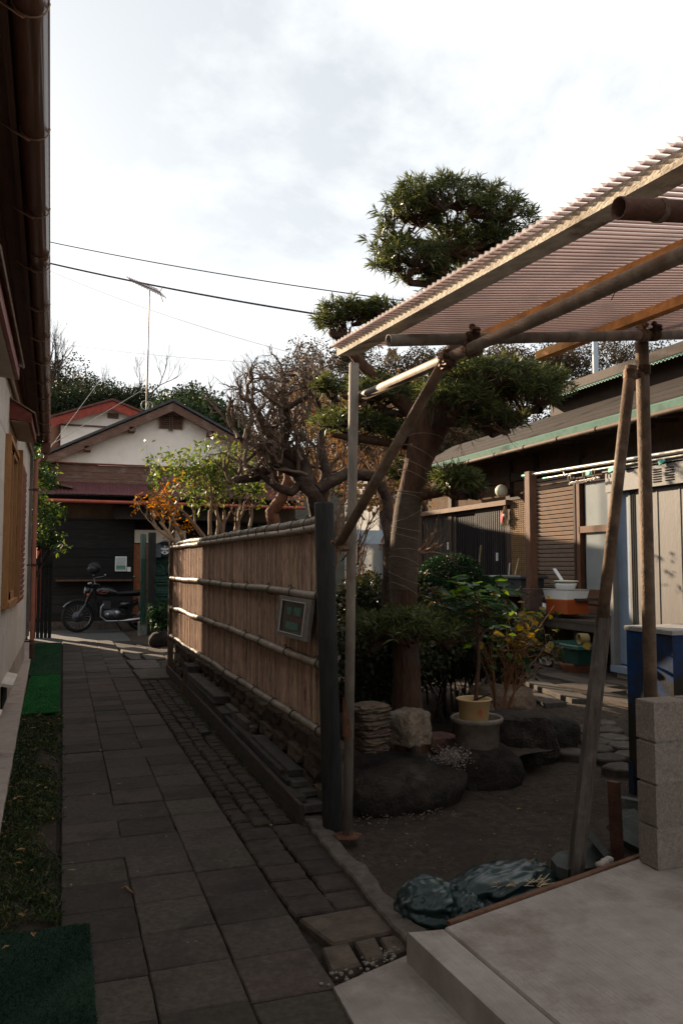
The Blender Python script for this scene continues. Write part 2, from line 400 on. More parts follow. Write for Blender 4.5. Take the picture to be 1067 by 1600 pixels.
# irregular flags by the gate, cracked patch at the near end
def polyslab(name, pts, z, h, mat, parent=None, kind=None, bev=.01):
    mb = MB(); c = Vector((sum(p[0] for p in pts) / len(pts), sum(p[1] for p in pts) / len(pts), 0)); m = len(pts); vs = []
    for zz, q in ((z - h, 0), (z - bev, 0), (z, bev)):
        for p in pts:
            d = Vector((p[0], p[1], 0)) - c; vs.append(c + d * (1 - q / max(.05, d.length)) + Vector((0, 0, zz)))
    fs = [tuple(range(2 * m, 3 * m))] + [(r_ * m + i, r_ * m + (i + 1) % m, (r_ + 1) * m + (i + 1) % m, (r_ + 1) * m + i) for r_ in (0, 1) for i in range(m)]
    mb.add(vs, fs); return mb.build(name, mat, parent, kind=kind)
m_flag = M('flagstone', (.065, .052, .042), .85, .35, 12, .6, 80, wear=(.04, .032, .026), wscale=5, rnd=.3)
for pts in ([(.94, 3.23), (1.28, 3.25), (1.29, 3.0), (1.0, 2.98)], [(.95, 2.96), (1.06, 2.965), (1.05, 2.8), (.93, 2.78)], [(1.08, 2.96), (1.17, 2.97), (1.15, 2.82), (1.07, 2.81)], [(1.19, 2.97), (1.28, 2.97), (1.27, 2.86), (1.17, 2.83)]):
    polyslab('flagstone', pts, .012 + rnd(-.004, .004), .06, M('patch_mortar', (.085, .064, .047), .9, .35, 12, .7, 80, rnd=.12), path)
random.seed(11)
for (x0, y0, x1, y1) in ((.93, 10.5, 1.38, 11.5), (.93, 11.55, 1.36, 12.6), (.95, 12.7, 1.2, 13.5), (1.22, 12.65, 1.55, 13.4), (.95, 13.55, 1.4, 14.6)):
    pts = [(x0 + rnd(0, .06), y0 + rnd(0, .06)), ((x0 + x1) / 2, y0 + rnd(-.02, .03)), (x1 - rnd(0, .06), y0 + rnd(0, .06)), (x1, y1 - rnd(0, .08)), ((x0 + x1) / 2, y1 - rnd(0, .04)), (x0, y1 - rnd(0, .06))]
    polyslab('flagstone', pts, .01, .05, m_flag, path)
# concrete kerb beside the courtyard
random.seed(5)
mb = MB(); prev = None; ys = np.linspace(2.86, 4.36, 26); vs = []; fs = []
for i, y in enumerate(ys):
    xl = 1.245 + .05 * (y - 2.86) / 1.5 + rnd(-.006, .006); xr = xl + .105 + .03 * noise.noise(Vector((y * 4, 0, 0))) + rnd(-.008, .008)
    zt = .035 + rnd(-.005, .005)
    vs += [(xl, y, -.09), (xl + .004, y, zt - .008), (xl + .012, y, zt), (xr - .014, y, zt - .002), (xr, y, zt - .016), (xr + .02, y, -.09)]
    if i: o = (i - 1) * 6; fs += [(o + k, o + k + 1, o + 7 + k, o + 6 + k) for k in range(5)]
fs += [(0, 1, 2, 3, 4, 5)]
mb.add(vs, fs); mb.build('kerb', m_concold, kind='structure')

# ------------------------------------------------------------------ new concrete slab, its edge strip, the low step slab
A, B = gz(690, 1450, .12), gz(1000, 1340, .12)
S0, S1 = gz(635, 1455, .12), gz(790, 1600, .12)
e1 = (B - A).normalized(); e2 = (S1 - S0).normalized()
def bmat(name, ang):
    m = M(name, (.285, .247, .218), .85, .2, 5, .3, 150, wear=(.19, .15, .125), wscale=2.6, wamt=.45, rnd=.02)
    t = m.node_tree; n = t.nodes; l = t.links
    wv = n.new('ShaderNodeTexNoise'); wv.inputs['Scale'].default_value = 1; wv.inputs['Detail'].default_value = 3
    mp = n.new('ShaderNodeMapping'); mp.vector_type = 'TEXTURE'; mp.inputs['Rotation'].default_value = (0, 0, ang); mp.inputs['Scale'].default_value = (.5, .0065, 1)
    co = n.new('ShaderNodeTexCoord'); l.new(co.outputs['Object'], mp.inputs[0]); l.new(mp.outputs[0], wv.inputs['Vector'])
    bp = n.new('ShaderNodeBump'); bp.inputs['Strength'].default_value = .6; bp.inputs['Distance'].default_value = .008
    l.new(wv.outputs['Fac'], bp.inputs['Height'])
    old = n['Principled BSDF'].inputs['Normal'].links[0].from_socket; l.new(old, bp.inputs['Normal']); l.new(bp.outputs[0], n['Principled BSDF'].inputs['Normal'])
    return m
ang = math.atan2(e2.y, e2.x)
m_broom = bmat('broomed_concrete', ang)
def slab(name, pts, z0, z1, mat, bev=.008):
    mb = MB(); P = [Vector((p[0], p[1], 0)) for p in pts]; c = sum(P, Vector()) / len(P); m = len(P); vs = []
    for z, q in ((z0, 0), (z1 - bev, 0), (z1, bev)):
        for p in P: vs.append(p + (c - p).normalized() * q + Vector((0, 0, z)))
    fs = [tuple(range(2 * m, 3 * m))] + [(r_ * m + i, r_ * m + (i + 1) % m, (r_ + 1) * m + (i + 1) % m, (r_ + 1) * m + i) for r_ in (0, 1) for i in range(m)]
    mb.add(vs, fs); return mb.build(name, mat, kind='structure')
stripw = (A - S0)
inner = A + e1 * .012
q1 = A + e1 * 6; q2 = inner + e2 * 4.5 + e1 * 6; q3 = inner + e2 * 4.5
slab('concrete_slab', [inner, q1, q2, q3], -.1, .12, m_broom)
slab('slab_edge_strip', [S0, A, A + e2 * 4.5, S0 + e2 * 4.5], -.1, .12, m_broom, .012)
T0, T1, T2 = gz(520, 1541, .012), gz(640, 1489, .012), gz(553, 1600, .012)
d2 = (T2 - T0).normalized()
slab('concrete_step', [T0, T1 + (T1 - T0).normalized() * .1, S0 + e2 * 3.2 + Vector((.02, 0, 0)), T0 + d2 * 3.0], -.1, .012, m_broom, .005)
# brown form board left along the slab's far edge
fb = MB(); n_ = Vector((-e1.y, e1.x, 0)); fb.bar(A + n_ * .017 + e1 * .05 + Vector((0, 0, -.12)), B + n_ * .017 + e1 * .05 + Vector((0, 0, -.12)), .022, .25)
o = fb.build('form_board', M('form_board_wood', (.12, .06, .035), .85, .4, 12, .5, 70)); tag(o, 'thin brown formwork board along the far edge of the new concrete slab', 'board')
# debris line at the near kerb end
random.seed(8)
bits = MB()
for k in range(60):
    p = T0.lerp(T1, rnd(0, 1)) + Vector((rnd(-.05, .05), rnd(.0, .09), 0)); s = rnd(.006, .022)
    r_ = rock((p.x, p.y, .008), (s, s * rnd(.6, 1.2), s * .7), k, sub=1); bits.add(r_.v, r_.f)
for k in range(420):
    p = (rnd(1.36, 3.6), rnd(3.1, 4.7), -.01) if k > 160 else (rnd(1.43, 2.2), rnd(4.25, 4.5), 0); s = rnd(.004, .013)
    r_ = rock(p, (s, s * rnd(.6, 1.2), s * .7), k, sub=1); bits.add(r_.v, r_.f)
for k in range(70):
    s = rnd(.004, .012); r_ = rock((rnd(.0, 1.2), rnd(2.2, 8), .0), (s, s * rnd(.6, 1.2), s * .6), k, sub=1); bits.add(r_.v, r_.f)
tag(bits.build('pebbles', M('pebble_grit', (.2, .17, .14), .9, .4, 20), kind='stuff'), 'loose grit and pebbles scattered by the kerb and slab', 'pebbles')
tw = MB(); p = gz(190, 1388, .006); tw.tube([p, p + Vector((.02, .01, .004)), p + Vector((.03, -.03, .002)), p + Vector((.045, -.07, .001))], [.003, .004, .005, .002], 5)
tag(tw.build('dry_twig', M('twig_brown', (.25, .12, .07), .7, .3, 20)), 'short bent brown twig lying on the pavers', 'twig')
# fallen leaves on path and turf
fl = MB()
for k in range(90):
    x, y = (rnd(-.38, .08), rnd(2.3, 9)) if k < 60 else (rnd(0, 2.6), rnd(2.6, 10)); a = rnd(0, 6.28); s = rnd(.012, .028)
    c, s_ = math.cos(a) * s, math.sin(a) * s; z = .012 if x > 0 else .03
    fl.add([(x - c, y - s_, z), (x + s_ * .4, y - c * .4, z + .006), (x + c, y + s_, z + .002), (x - s_ * .4, y + c * .4, z + .004)], [(0, 1, 2, 3)])
tag(fl.build('fallen_leaves', leafmat('dry_leaf', (.12, .05, .02), (.3, .16, .06), trans=.1), kind='stuff'), 'small dry leaves fallen over the lawn strip and path', 'leaves')

# ------------------------------------------------------------------ strip along the left house
mb = MB(); vs = []; fs = []
ys = np.linspace(-1, 16, 70)
for i, y in enumerate(ys):
    xr = -.205 - .0175 * y + rnd(-.006, .006) * 0 + .006 * noise.noise(Vector((y * 3, 1, 0))); zt = .06
    vs += [(-.75, y, -.09), (-.75, y, zt), (xr - .012, y, zt), (xr, y, zt - .012), (xr, y, -.09)]
    if i: o = (i - 1) * 5; fs += [(o + k, o + k + 1, o + 6 + k, o + 5 + k) for k in range(4)]
mb.add(vs, fs); mb.build('foundation_apron', m_strip, kind='structure')
soil = relief('lawn_soil', -.56, -.005, -1, 16.2, 24, 500, -.015, .018, m_earth, 4)
# grass tufts on the soil strip
def blades(n, xr, yr, Ls, Ws, zb=0.0, lean=.6, xpow=1.0):
    P = np.stack([xr[0] + (xr[1] - xr[0]) * RNG.random(n) ** xpow, RNG.uniform(*yr, n), np.full(n, zb)], axis=1)
    D = unit(np.stack([RNG.normal(size=n) * lean, RNG.normal(size=n) * lean, np.ones(n)], axis=1))
    return leaves(P, D, RNG.uniform(*Ls, n), RNG.uniform(*Ws, n), .6)
V1 = []
rs = np.random.default_rng(5)
for k in range(1250):
    y = 3.35 + rs.random() * 5.0; x = -.34 + .34 * rs.random() ** 1.6
    if noise.noise(Vector((x * 5, y * 1.4, 0))) < -.18 and x > -.16: continue
    n = int(rs.integers(12, 34)); P = np.stack([x + rs.normal(size=n) * .02, y + rs.normal(size=n) * .025, np.full(n, -.01)], axis=1)
    D = unit(np.stack([rs.normal(size=n) * .8, rs.normal(size=n) * .8, np.ones(n)], axis=1)); V1.append(leaves(P, D, rs.uniform(.015, .075, n), rs.uniform(.003, .008, n), .9))
V, Fq = stack(V1)
g = npmesh('grass', V, Fq, leafmat('grass_blade', (.012, .026, .009), (.04, .062, .018), (.16, .12, .05), trans=.2), kind='stuff'); tag(g, 'patchy short grass and weeds between the turf mats by the path', 'grass')
V1 = []
for k in range(170):
    y = 8.2 + rs.random() * 6; x = 1.3 + rs.random() * .08; n = 10
    if k < 90: y = 4.3 + rs.random() * 6.5; x = 1.245 + rs.random() * .04
    P = np.stack([x + rs.normal(size=n) * .012, y + rs.normal(size=n) * .02, np.full(n, -.01)], axis=1)
    D = unit(np.stack([rs.normal(size=n), rs.normal(size=n), np.ones(n)], axis=1)); V1.append(leaves(P, D, rs.uniform(.01, .04, n), rs.uniform(.005, .01, n), .9))
V, Fq = stack(V1); g = npmesh('weeds', V, Fq, MATS['grass_blade'], kind='stuff'); tag(g, 'small weeds in the joint between cobbles and timber edging', 'weeds')
# artificial turf mats
def turf(label, x0, x1, y0, y1, z, c, nb, hb=.016):
    t = thing('turf_mat', label, 'turf mat', ((x0 + x1) / 2, (y0 + y1) / 2, z), 'green artificial turf mats beside the path')
    mb = MB(); n = 14; vs = []; fs = []
    for i in range(n + 1):
        for j in range(5):
            x = x0 + (x1 - x0) * j / 4; y = y0 + (y1 - y0) * i / n; h = rnd(-.002, .005)
            vs += [(x, y, z + h), (x, y, z + h + .01)]
    for i in range(n):
        for j in range(4):
            a = (i * 5 + j) * 2; fs += [(a + 1, a + 3, a + 13, a + 11)]
    for j in range(4): a = j * 2; fs.append((a, a + 2, a + 3, a + 1)); a = (n * 5 + j) * 2; fs.append((a, a + 1, a + 3, a + 2))
    for i in range(n): a = i * 10; fs.append((a, a + 1, a + 11, a + 10)); a += 8; fs.append((a, a + 10, a + 11, a + 1))
    mb.add(vs, fs); mb.build('mat_backing', M('turf_base' + str(c), c, .9, .3, 60, .6, 300), t)
    V, Fq = blades(nb, (x0, x1), (y0, y1), (hb * .6, hb * 1.3), (.0015, .003), z + .008, .7)
    npmesh('turf_fibre', V, Fq, leafmat('turf_fibre' + str(c), tuple(q * .6 for q in c), tuple(q * 1.3 for q in c), trans=.15, rough=.55), t, kind='stuff')
turf('dark green turf mat in the near left corner, lapping over the pavers', -.42, .13, .8, 3.42, .018, (.008, .026, .013), 60000)
turf('bright green turf mat before the grass, halfway along the left house', -.36, -.005, 8.3, 11.1, .02, (.008, .10, .018), 14000, .02)
turf('farthest turf mat, dark green, beside the foot of the downpipe', -.44, -.005, 11.15, 15.6, .018, (.005, .034, .010), 12000, .02)
# ================================================================== bamboo fence
XF = 1.47
def fy(Y, za, zb, Ya=4.45, Yb=11.45): return za + (zb - za) * (Y - Ya) / (Yb - Ya)
fence = thing('bamboo_fence', 'split bamboo fence with round rails between a charred near post and a brown far post', 'fence', (XF, 4.3, 0))
zt = (gx(495, 815, XF).z, gx(275, 850, XF).z); z2 = (gx(497, 931, XF - .05).z, gx(272, 904, XF - .05).z)
z3 = (gx(497, 1038, XF - .05).z, gx(272, 951, XF - .05).z); z4 = (gx(500, 1146, XF - .05).z, gx(272, 999, XF - .05).z)
random.seed(21)
W_ = .0415
def slat_mesh(seed):
    random.seed(seed); mb = MB(); x = -W_ / 2
    # three split canes side by side, tall unit height 1
    k = random.choice((2, 3, 3))
    ws = [rnd(.7, 1.3) for _ in range(k)]; tot = sum(ws); 
    for w_ in ws:
        ww = (W_ - .003) * w_ / tot; c = x + ww / 2; d = rnd(.008, .013); off = rnd(-.002, .002)
        vs = []; n = 6; hs_ = [0, .3, .31, .62, .63, 1]
        for hi, h in enumerate(hs_):
            bu = .0012 if hi in (1, 3) else 0
            for q in range(4):
                a = PI * q / 3; vs.append((-math.sin(a) * (d + bu) + off, c - math.cos(a) * ww / 2 * .86, h))
        fs = [(i * 4 + q, i * 4 + q + 1, i * 4 + 5 + q, i * 4 + 4 + q) for i in range(5) for q in range(3)]
        fs += [(20, 21, 22, 23)]
        mb.add(vs, fs, False); x += ww + .0008
    return mb.mesh('slat', m_slat)
sm = [slat_mesh(s) for s in range(8)]
random.seed(22)
y = 4.46; 
while y < 11.5:
    zb = fy(y, z4[0], z4[1]) - .05 + rnd(-.008, .004); zz = fy(y, *zt) - .01 + rnd(-.012, .004)
    inst(random.choice(sm), 'slat', fence, (XF + rnd(-.003, .003), y + W_ / 2, zb), (rnd(-.004, .004), 0, random.choice((0, PI)) * 0 + rnd(-.06, .06)), (1, 1, zz - zb))
    y += W_ + (.004 if random.random() < .12 else 0)
bk = MB(); bk.box((XF + .03, 8.0, 1.13), (.02, 6.9, 1.15)); bk.build('backing_board', M('fence_backing', (.03, .018, .012), .9, .3, 10), fence)
def bamboo(y0, y1, za, zb, r, x, name='rail', sagamp=.008):
    mb = MB(); pts = []; rad = []; yy = y0; nxt = y0 + rnd(.1, .3); L = []
    while yy < y1:
        L.append((yy, 0))
        if yy >= nxt: L[-1] = (yy, 1); nxt += rnd(.24, .36)
        yy += .04
    L.append((y1, 0))
    for (q, nd) in L:
        c = Vector((x + .004 * noise.noise(Vector((q * 2, za * 9, 0))), q, fy(q, za, zb) + sagamp * noise.noise(Vector((q * 1.2, za * 5, 2)))))
        if nd:
            pts += [c + Vector((0, -.012, 0)), c + Vector((0, -.004, 0)), c + Vector((0, .004, 0)), c + Vector((0, .012, 0))]; rad += [r, r * 1.13, r * 1.07, r * .98]
        else: pts.append(c); rad.append(r * (1 + .03 * noise.noise(Vector((q * 3, 1, za)))))
    mb.tube(pts, rad, 12); return mb.build(name, m_bam, fence)
bamboo(4.40, 11.42, zt[0] + .0, zt[1], .031, XF, 'top_rail', .012)
bamboo(4.40, 11.42, zt[0] - .048, zt[1] - .045, .023, XF - .032, 'top_rail')
for za, zb in (z2, z3, z4): bamboo(4.36, 11.42, za, zb, .0275, XF - .032, 'rail', .015)
# twine lashings
random.seed(31)
for (za, zb), r in ((zt, .041), (z2, .031), (z3, .031), (z4, .031)):
    y = 4.5
    while y < 11.3:
        mb = MB(); c = Vector((XF - (.036 if r < .04 else .012), y, fy(y, za, zb) - (.02 if r > .04 else 0))); 
        for dy in (-.006, .003):
            ring = [c + Vector((math.cos(a) * r * (1 if r < .04 else 1.15), dy + .01 * math.sin(a * .5), math.sin(a) * r * (1 if r < .04 else 1.25))) for a in np.linspace(0, 2 * PI, 13)]
            mb.tube(ring, .0022, 4, cap=False)
        q = c + Vector((-.01, 0, r)); mb.tube([q, q + Vector((-.01, .02, .02)), q + Vector((-.014, .035, .008))], .002, 4); mb.tube([q, q + Vector((-.01, -.015, .022)), q + Vector((-.02, -.03, .018))], .002, 4)
        mb.build('twine_tie', m_twine, fence); y += rnd(.5, .75) if r < .04 else rnd(.28, .42)
pb = gz(520, 1300); 
mb = MB(); tp = gd(506, 785, (gz(520, 1300) - EYE).dot(FW)); mb.tube([Vector((pb.x, pb.y, -.08)), Vector((pb.x, pb.y, .02)), pb.lerp(tp, .5), tp + Vector((0, 0, -.008)), tp], [.056, .056, .053, .053, .045], 14)
mb.build('near_post', m_char, fence)
mb = MB(); q = gx(266, 1040, XF); mb.bar((XF - .02, 11.5, -.05), (XF - .02, 11.5, 2.02), .09, .07); mb.build('far_post', M('brown_post_wood', (.10, .066, .042), .8, .3, 12, .5, 60, stretch=(4, 4, .5)), fence)
# stone block base
wall = thing('block_footing_wall', 'low wall of rough tuff blocks under the bamboo fence', 'wall', (XF + .06, 7.9, 0))
random.seed(41)
def blk(sx, sy, sz, seed): 
    return rock((0, 0, 0), (sx * 1.12, sy * 1.12, sz * 1.12), seed, .05, 2, 0, .93, 2.0)
bmeshes = [blk(.17, .36, .135, s).mesh('block', m_blockst) for s in range(6)]
for row in range(3):
    y = 4.46 + (row % 2) * .19
    while y < 11.3:
        ztop = fy(y, z4[0], z4[1]) - .065; hh = ztop / 3
        l_ = rnd(.85, 1.15)
        inst(random.choice(bmeshes), 'block', wall, (XF + .075 - row * .0 + rnd(-.014, .014), y + .19 * l_, hh * (row + .5)), (rnd(-.02, .02), rnd(-.03, .03), rnd(-.02, .02)), (1, l_, hh / .138))
        y += .375 * l_
mb = MB(); mb.box((XF + .09, 8.0, .15), (.10, 6.9, .36)); mb.build('mortar', m_concold, wall)
for k, (y0, h) in enumerate(((6.55, .20), (7.0, .21))):
    mb = MB(); mb.box((XF - .045, y0, h / 2), (.05, .40, h), bev=.006); mb.build('facing_slab', m_concold, wall)

# framed glass plaque
sg = thing('framed_plaque', 'tilted glass framed plaque with faded green drawing hung on the bamboo fence', 'plaque', gx(460, 965, XF - .08))
pts = [gx(437, 930, XF - .075), gx(487, 938, XF - .075), gx(479, 1003, XF - .09), gx(430, 990, XF - .09)]
pa, pb_, pc, pd_ = pts; nrm = (pb_ - pa).cross(pd_ - pa).normalized()
if nrm.x > 0: nrm = -nrm
def quadp(u, v): return pa.lerp(pb_, u).lerp(pd_.lerp(pc, u), v)
fw_ = .09
mb = MB()
for (u0, v0, u1, v1) in ((0, 0, 1, fw_), (0, 1 - fw_, 1, 1), (0, fw_, fw_ * 1.1, 1 - fw_), (1 - fw_ * 1.6, fw_, 1, 1 - fw_)):
    mb.prism([quadp(u0, v0), quadp(u1, v0), quadp(u1, v1), quadp(u0, v1)], -nrm * .022)
mb.build('frame', M('plaque_frame_wood', (.13, .115, .095), .7, .3, 20, .4, 80), sg)
mb = MB()
for (u0, v0, u1, v1) in ((.1, .09, .86, .105), (.1, .895, .86, .91), (.1, .09, .115, .91), (.845, .09, .86, .91)):
    mb.prism([quadp(u0, v0) + nrm * .004, quadp(u1, v0) + nrm * .004, quadp(u1, v1) + nrm * .004, quadp(u0, v1) + nrm * .004], -nrm * .008)
mb.build('white_fillet', M('fillet_white', (.42, .37, .34), .5, .1, 10, 0), sg)
mb = MB(); mb.prism([quadp(.1, .1) - nrm * .008, quadp(.86, .1) - nrm * .008, quadp(.86, .9) - nrm * .008, quadp(.1, .9) - nrm * .008], -nrm * .004)
mb.build('pane', M('plaque_glass', (.016, .012, .010), .35, .5, 6, 0, spec=.25), sg)
mb = MB()
for (u0, v0, u1, v1) in ((.26, .26, .44, .36), (.5, .24, .72, .44), (.30, .38, .42, .44), (.28, .62, .68, .80), (.5, .84, .7, .87)):
    mb.prism([quadp(u0, v0) - nrm * .006, quadp(u1, v0) - nrm * .006, quadp(u1, v1) - nrm * .006, quadp(u0, v1) - nrm * .006], -nrm * .001)
mb.build('green_print', M('faded_green_print', (.02, .10, .07), .35, .5, 30, 0), sg)
mb = MB(); mb.prism([quadp(.40, .50) - nrm * .0062, quadp(.8, .5) - nrm * .0062, quadp(.8, .60) - nrm * .0062, quadp(.4, .60) - nrm * .0062], -nrm * .001); mb.build('red_print', M('faded_red_print', (.07, .02, .014), .35, .5, 30, 0), sg)

# timber edging and plank stacks
def plank(x, y0, y1, z, w_, h, lab, skew=0.0, grp='weathered planks lying along the fence foot', mat=None):
    mb = MB(); mb.bar((x, y0, z), (x + skew, y1, z), w_, h, rnd(-.03, .03), .002); o = mb.build('plank', mat or m_plank); tag(o, lab, 'plank', grp); return o
random.seed(51)
mb = MB(); mb.bar((1.285, 4.36, .03), (1.345, 11.0, .03), .025, .17, 0, .003)
tag(mb.build('edging_board', M('edging_wood', (.05, .034, .024), .88, .4, 12, .6, 60, stretch=(5, .6, 5))), 'long brown board on edge between the cobbles and the plank stacks', 'board')
plank(1.40, 4.55, 6.7, .03, .15, .045, 'lowest wide plank of the near stack, just past the charred post')
plank(1.345, 4.60, 6.9, .075, .07, .03, 'narrow plank on the path side of the near stack', .01)
plank(1.42, 4.68, 6.2, .078, .11, .03, 'board on the wall side of the near stack, under two more')
plank(1.40, 4.78, 6.6, .112, .10, .03, 'grey board in the middle of the near stack', -.01)
plank(1.345, 4.85, 7.1, .108, .035, .028, 'thin batten on the path side of the near stack', .02)
plank(1.405, 4.9, 6.0, .150, .095, .038, 'topmost thick plank of the near stack with a pale sawn end', .01)
plank(1.345, 5.0, 7.3, .14, .03, .02, 'slim batten lying on top of the thin batten in the near stack', .015)
plank(1.385, 6.95, 9.0, .09, .12, .16, 'thick dark beam at the bottom of the far stack')
plank(1.395, 7.35, 9.1, .215, .13, .07, 'grey squared beam on top of the far stack', 0)
plank(1.335, 7.3, 9.1, .19, .035, .03, 'thin batten on the path side of the far stack', .01)
plank(1.40, 9.05, 9.4, .27, .13, .10, 'short block of timber at the far end of the far stack')
mb = MB(); mb.box((1.33, 9.25, .12), (.04, .06, .28), Matrix.Rotation(.15, 3, 'Y')); tag(mb.build('wooden_stake', m_rust), 'short rust red stake holding the far end of the far plank stack', 'stake')
tag(rock((1.43, 6.2, .17), (.07, .09, .07), 4, .2, 2, 0, .7).build('broken_stone', m_flag), 'small broken stone on the near plank stack against the block wall', 'stone')
mb = MB(); mb.box((1.18, 6.98, .012), (.09, .05, .02), Matrix.Rotation(.4, 3, 'Z')); tag(mb.build('wood_offcut', m_plank), 'small grey wood offcut lying on the cobbles', 'offcut')
tag(rock((1.36, 4.38, .0), (.17, .22, .10), 6, .15, 3, .3, .2).build('flat_stone', m_cobble), 'flat rounded stone before the near plank stack at the charred post', 'stone')

# ================================================================== left house
m_side = M('cream_siding', (.60, .52, .44), .75, .1, 3, .0, rnd=.04)
t = m_side.node_tree; n = t.nodes; l = t.links
co = n.new('ShaderNodeTexCoord'); wv = n.new('ShaderNodeTexWave'); wv.bands_direction = 'Z'; wv.inputs['Scale'].default_value = 22; wv.inputs['Distortion'].default_value = .6; wv.inputs['Detail'].default_value = 3
l.new(co.outputs['Object'], wv.inputs['Vector']); bp = n.new('ShaderNodeBump'); bp.inputs['Strength'].default_value = .6; bp.inputs['Distance'].default_value = .004
l.new(wv.outputs['Fac'], bp.inputs['Height']); l.new(bp.outputs[0], n['Principled BSDF'].inputs['Normal'])
m_brn = M('dark_brown_fascia', (.075, .036, .024), .65, .3, 10, .3, 60, stretch=(3, .4, 3))
m_copper = M('brown_gutter', (.13, .055, .035), .38, .25, 6, .1, 40, metal=.15, stretch=(3, .3, 3), coat=.2)
m_terra = M('terracotta_downpipe', (.34, .135, .09), .42, .15, 6, .1, 40)
m_gold = M('golden_window_wood', (.36, .17, .065), .5, .22, 16, .3, 70, stretch=(5, 5, .6))
XW = -.52
lh = thing('left_house', 'cream panelled house with brown eaves along the left of the path', 'house', (XW, 6, 0))
mb = MB(); mb.box((XW - 2.6, 5.4, 1.7), (5.1, 14.8, 3.4)); mb.build('wall_core', M('wall_core', (.2, .17, .14), .9, .1, 5), lh)
pm = MB().box((0, 0, 0), (.03, .896, .446), bev=.0).mesh('wall_panel', m_side)
WY0, WY1, WZ0, WZ1 = 7.6, 10.2, 1.12, 2.56
yy = -1.4
while yy < 12.75:
    for k in range(7):
        z = .36 + k * .45
        if (yy + .9 > WY0 + .1 and yy < WY1 - .1) and (z + .3 > WZ0 and z < WZ1 - .05): continue
        inst(pm, 'wall_panel', lh, (XW + rnd(-.001, .001), yy + .45, z + .225))
    yy += .9
for (z0, z1) in ((.81, 1.12), (2.56, 2.61)):
    mb = MB(); mb.box((XW - .002, (WY0 + WY1) / 2, (z0 + z1) / 2), (.03, WY1 - WY0 + .6, z1 - z0)); mb.build('wall_panel', m_side, lh)
mb = MB(); mb.box((XW - .01, 5.8, .21), (.03, 14.0, .28)); mb.build('foundation_wall', m_strip, lh)
for y0 in (6.2, 8.3):
    mb = MB(); mb.box((XW + .012, y0, .235), (.02, .62, .2)); f = mb.build('vent_recess', m_dark, lh)
    mb = MB(); mb.box((XW + .05, y0, .36), (.12, .8, .03), Matrix.Rotation(.25, 3, 'Y')); mb.build('vent_sill', m_side, lh)
mb = MB(); mb.box((XW + .01, 12.8, 1.9), (.10, .10, 3.0)); mb.build('corner_post', M('corner_grey', (.16, .14, .125), .7, .2, 8), lh)
# window with sliding shutter box
wd = MB(); wx = XW + .03
for (y0, y1, z0, z1, d) in ((WY0, WY1, WZ1, WZ1 + .05, .07), (WY0, WY1, WZ0 - .05, WZ0, .10), (WY0 - .05, WY0, WZ0 - .05, WZ1 + .05, .07), (WY1, WY1 + .05, WZ0 - .05, WZ1 + .05, .07)):
    wd.box((wx, (y0 + y1) / 2, (z0 + z1) / 2), (d, y1 - y0, z1 - z0))
win = wd.build('window', m_gold, lh)
for y0, x_ in ((7.62, .0), (8.25, .012)):
    fr = MB(); 
    for (a, b, c, d) in ((y0, y0 + .05, WZ0, WZ1), (y0 + .62, y0 + .67, WZ0, WZ1), (y0, y0 + .67, WZ1 - .05, WZ1), (y0, y0 + .67, WZ0, WZ0 + .07)): fr.box((wx - .01 + x_, (a + b) / 2, (c + d) / 2), (.03, b - a, d - c))
    fr.build('sash', m_gold, win)
mb = MB(); mb.box((XW + .012, (WY0 + WY1) / 2, (WZ0 + WZ1) / 2), (.01, WY1 - WY0, WZ1 - WZ0)); mb.build('pane', M('dark_window_glass', (.02, .02, .02), .06, .2, 3, 0, spec=.7), win)
mb = MB(); mb.box((XW + .045, 9.0, (WZ0 + WZ1) / 2 + .02), (.10, .06, WZ1 - WZ0 + .16)); mb.build('shutter_box_end', m_gold, lh)
mb = MB(); mb.box((XW + .05, 8.96, 1.75), (.025, .03, .22), bev=.006); mb.build('pull_handle', M('handle_wood', (.22, .10, .045), .5, .2, 10), lh)
for k in range(24):
    mb = MB(); mb.box((XW + .06, 9.62, 1.08 + k * .062), (.05, 1.14, .05), Matrix.Rotation(.25, 3, 'Y')); mb.build('slat', M('red_brown_louvre', (.22, .09, .065), .6, .25, 10, .2, 60), lh)
# awnings (boxed pent roofs) over the windows
def pent(y0, y1, z, dep, parent):
    mb = MB(); mb.prism([(XW, y0, z - .02), (XW + dep, y0, z - .06), (XW + dep, y0, z + .03), (XW, y0, z + .17)], (0, y1 - y0, 0)); a = mb.build('window_canopy', M('red_canopy_paint', (.19, .045, .03), .6, .3, 12, .3, 60, wear=(.24, .13, .08), wscale=6, wamt=.3), parent)
    mb = MB(); mb.box((XW + dep / 2, (y0 + y1) / 2, z - .047), (dep - .05, y1 - y0 - .05, .01), Matrix.Rotation(.11, 3, 'Y')); mb.build('soffit', M('canopy_soffit', (.38, .31, .25), .7, .12, 6), a)
    mb = MB(); mb.bar((XW - .02, (y0 + y1) / 2, z + .188), (XW + dep + .03, (y0 + y1) / 2, z + .034), y1 - y0 + .06, .012); mb.build('cover_sheet', M('canopy_sheet', (.24, .17, .12), .45, .3, 9, .2, metal=.3, wear=(.2, .07, .03), wscale=7), a)
pent(7.95, 9.3, 2.84, .21, lh)
pent(3.6, 5.75, 2.76, .21, lh)
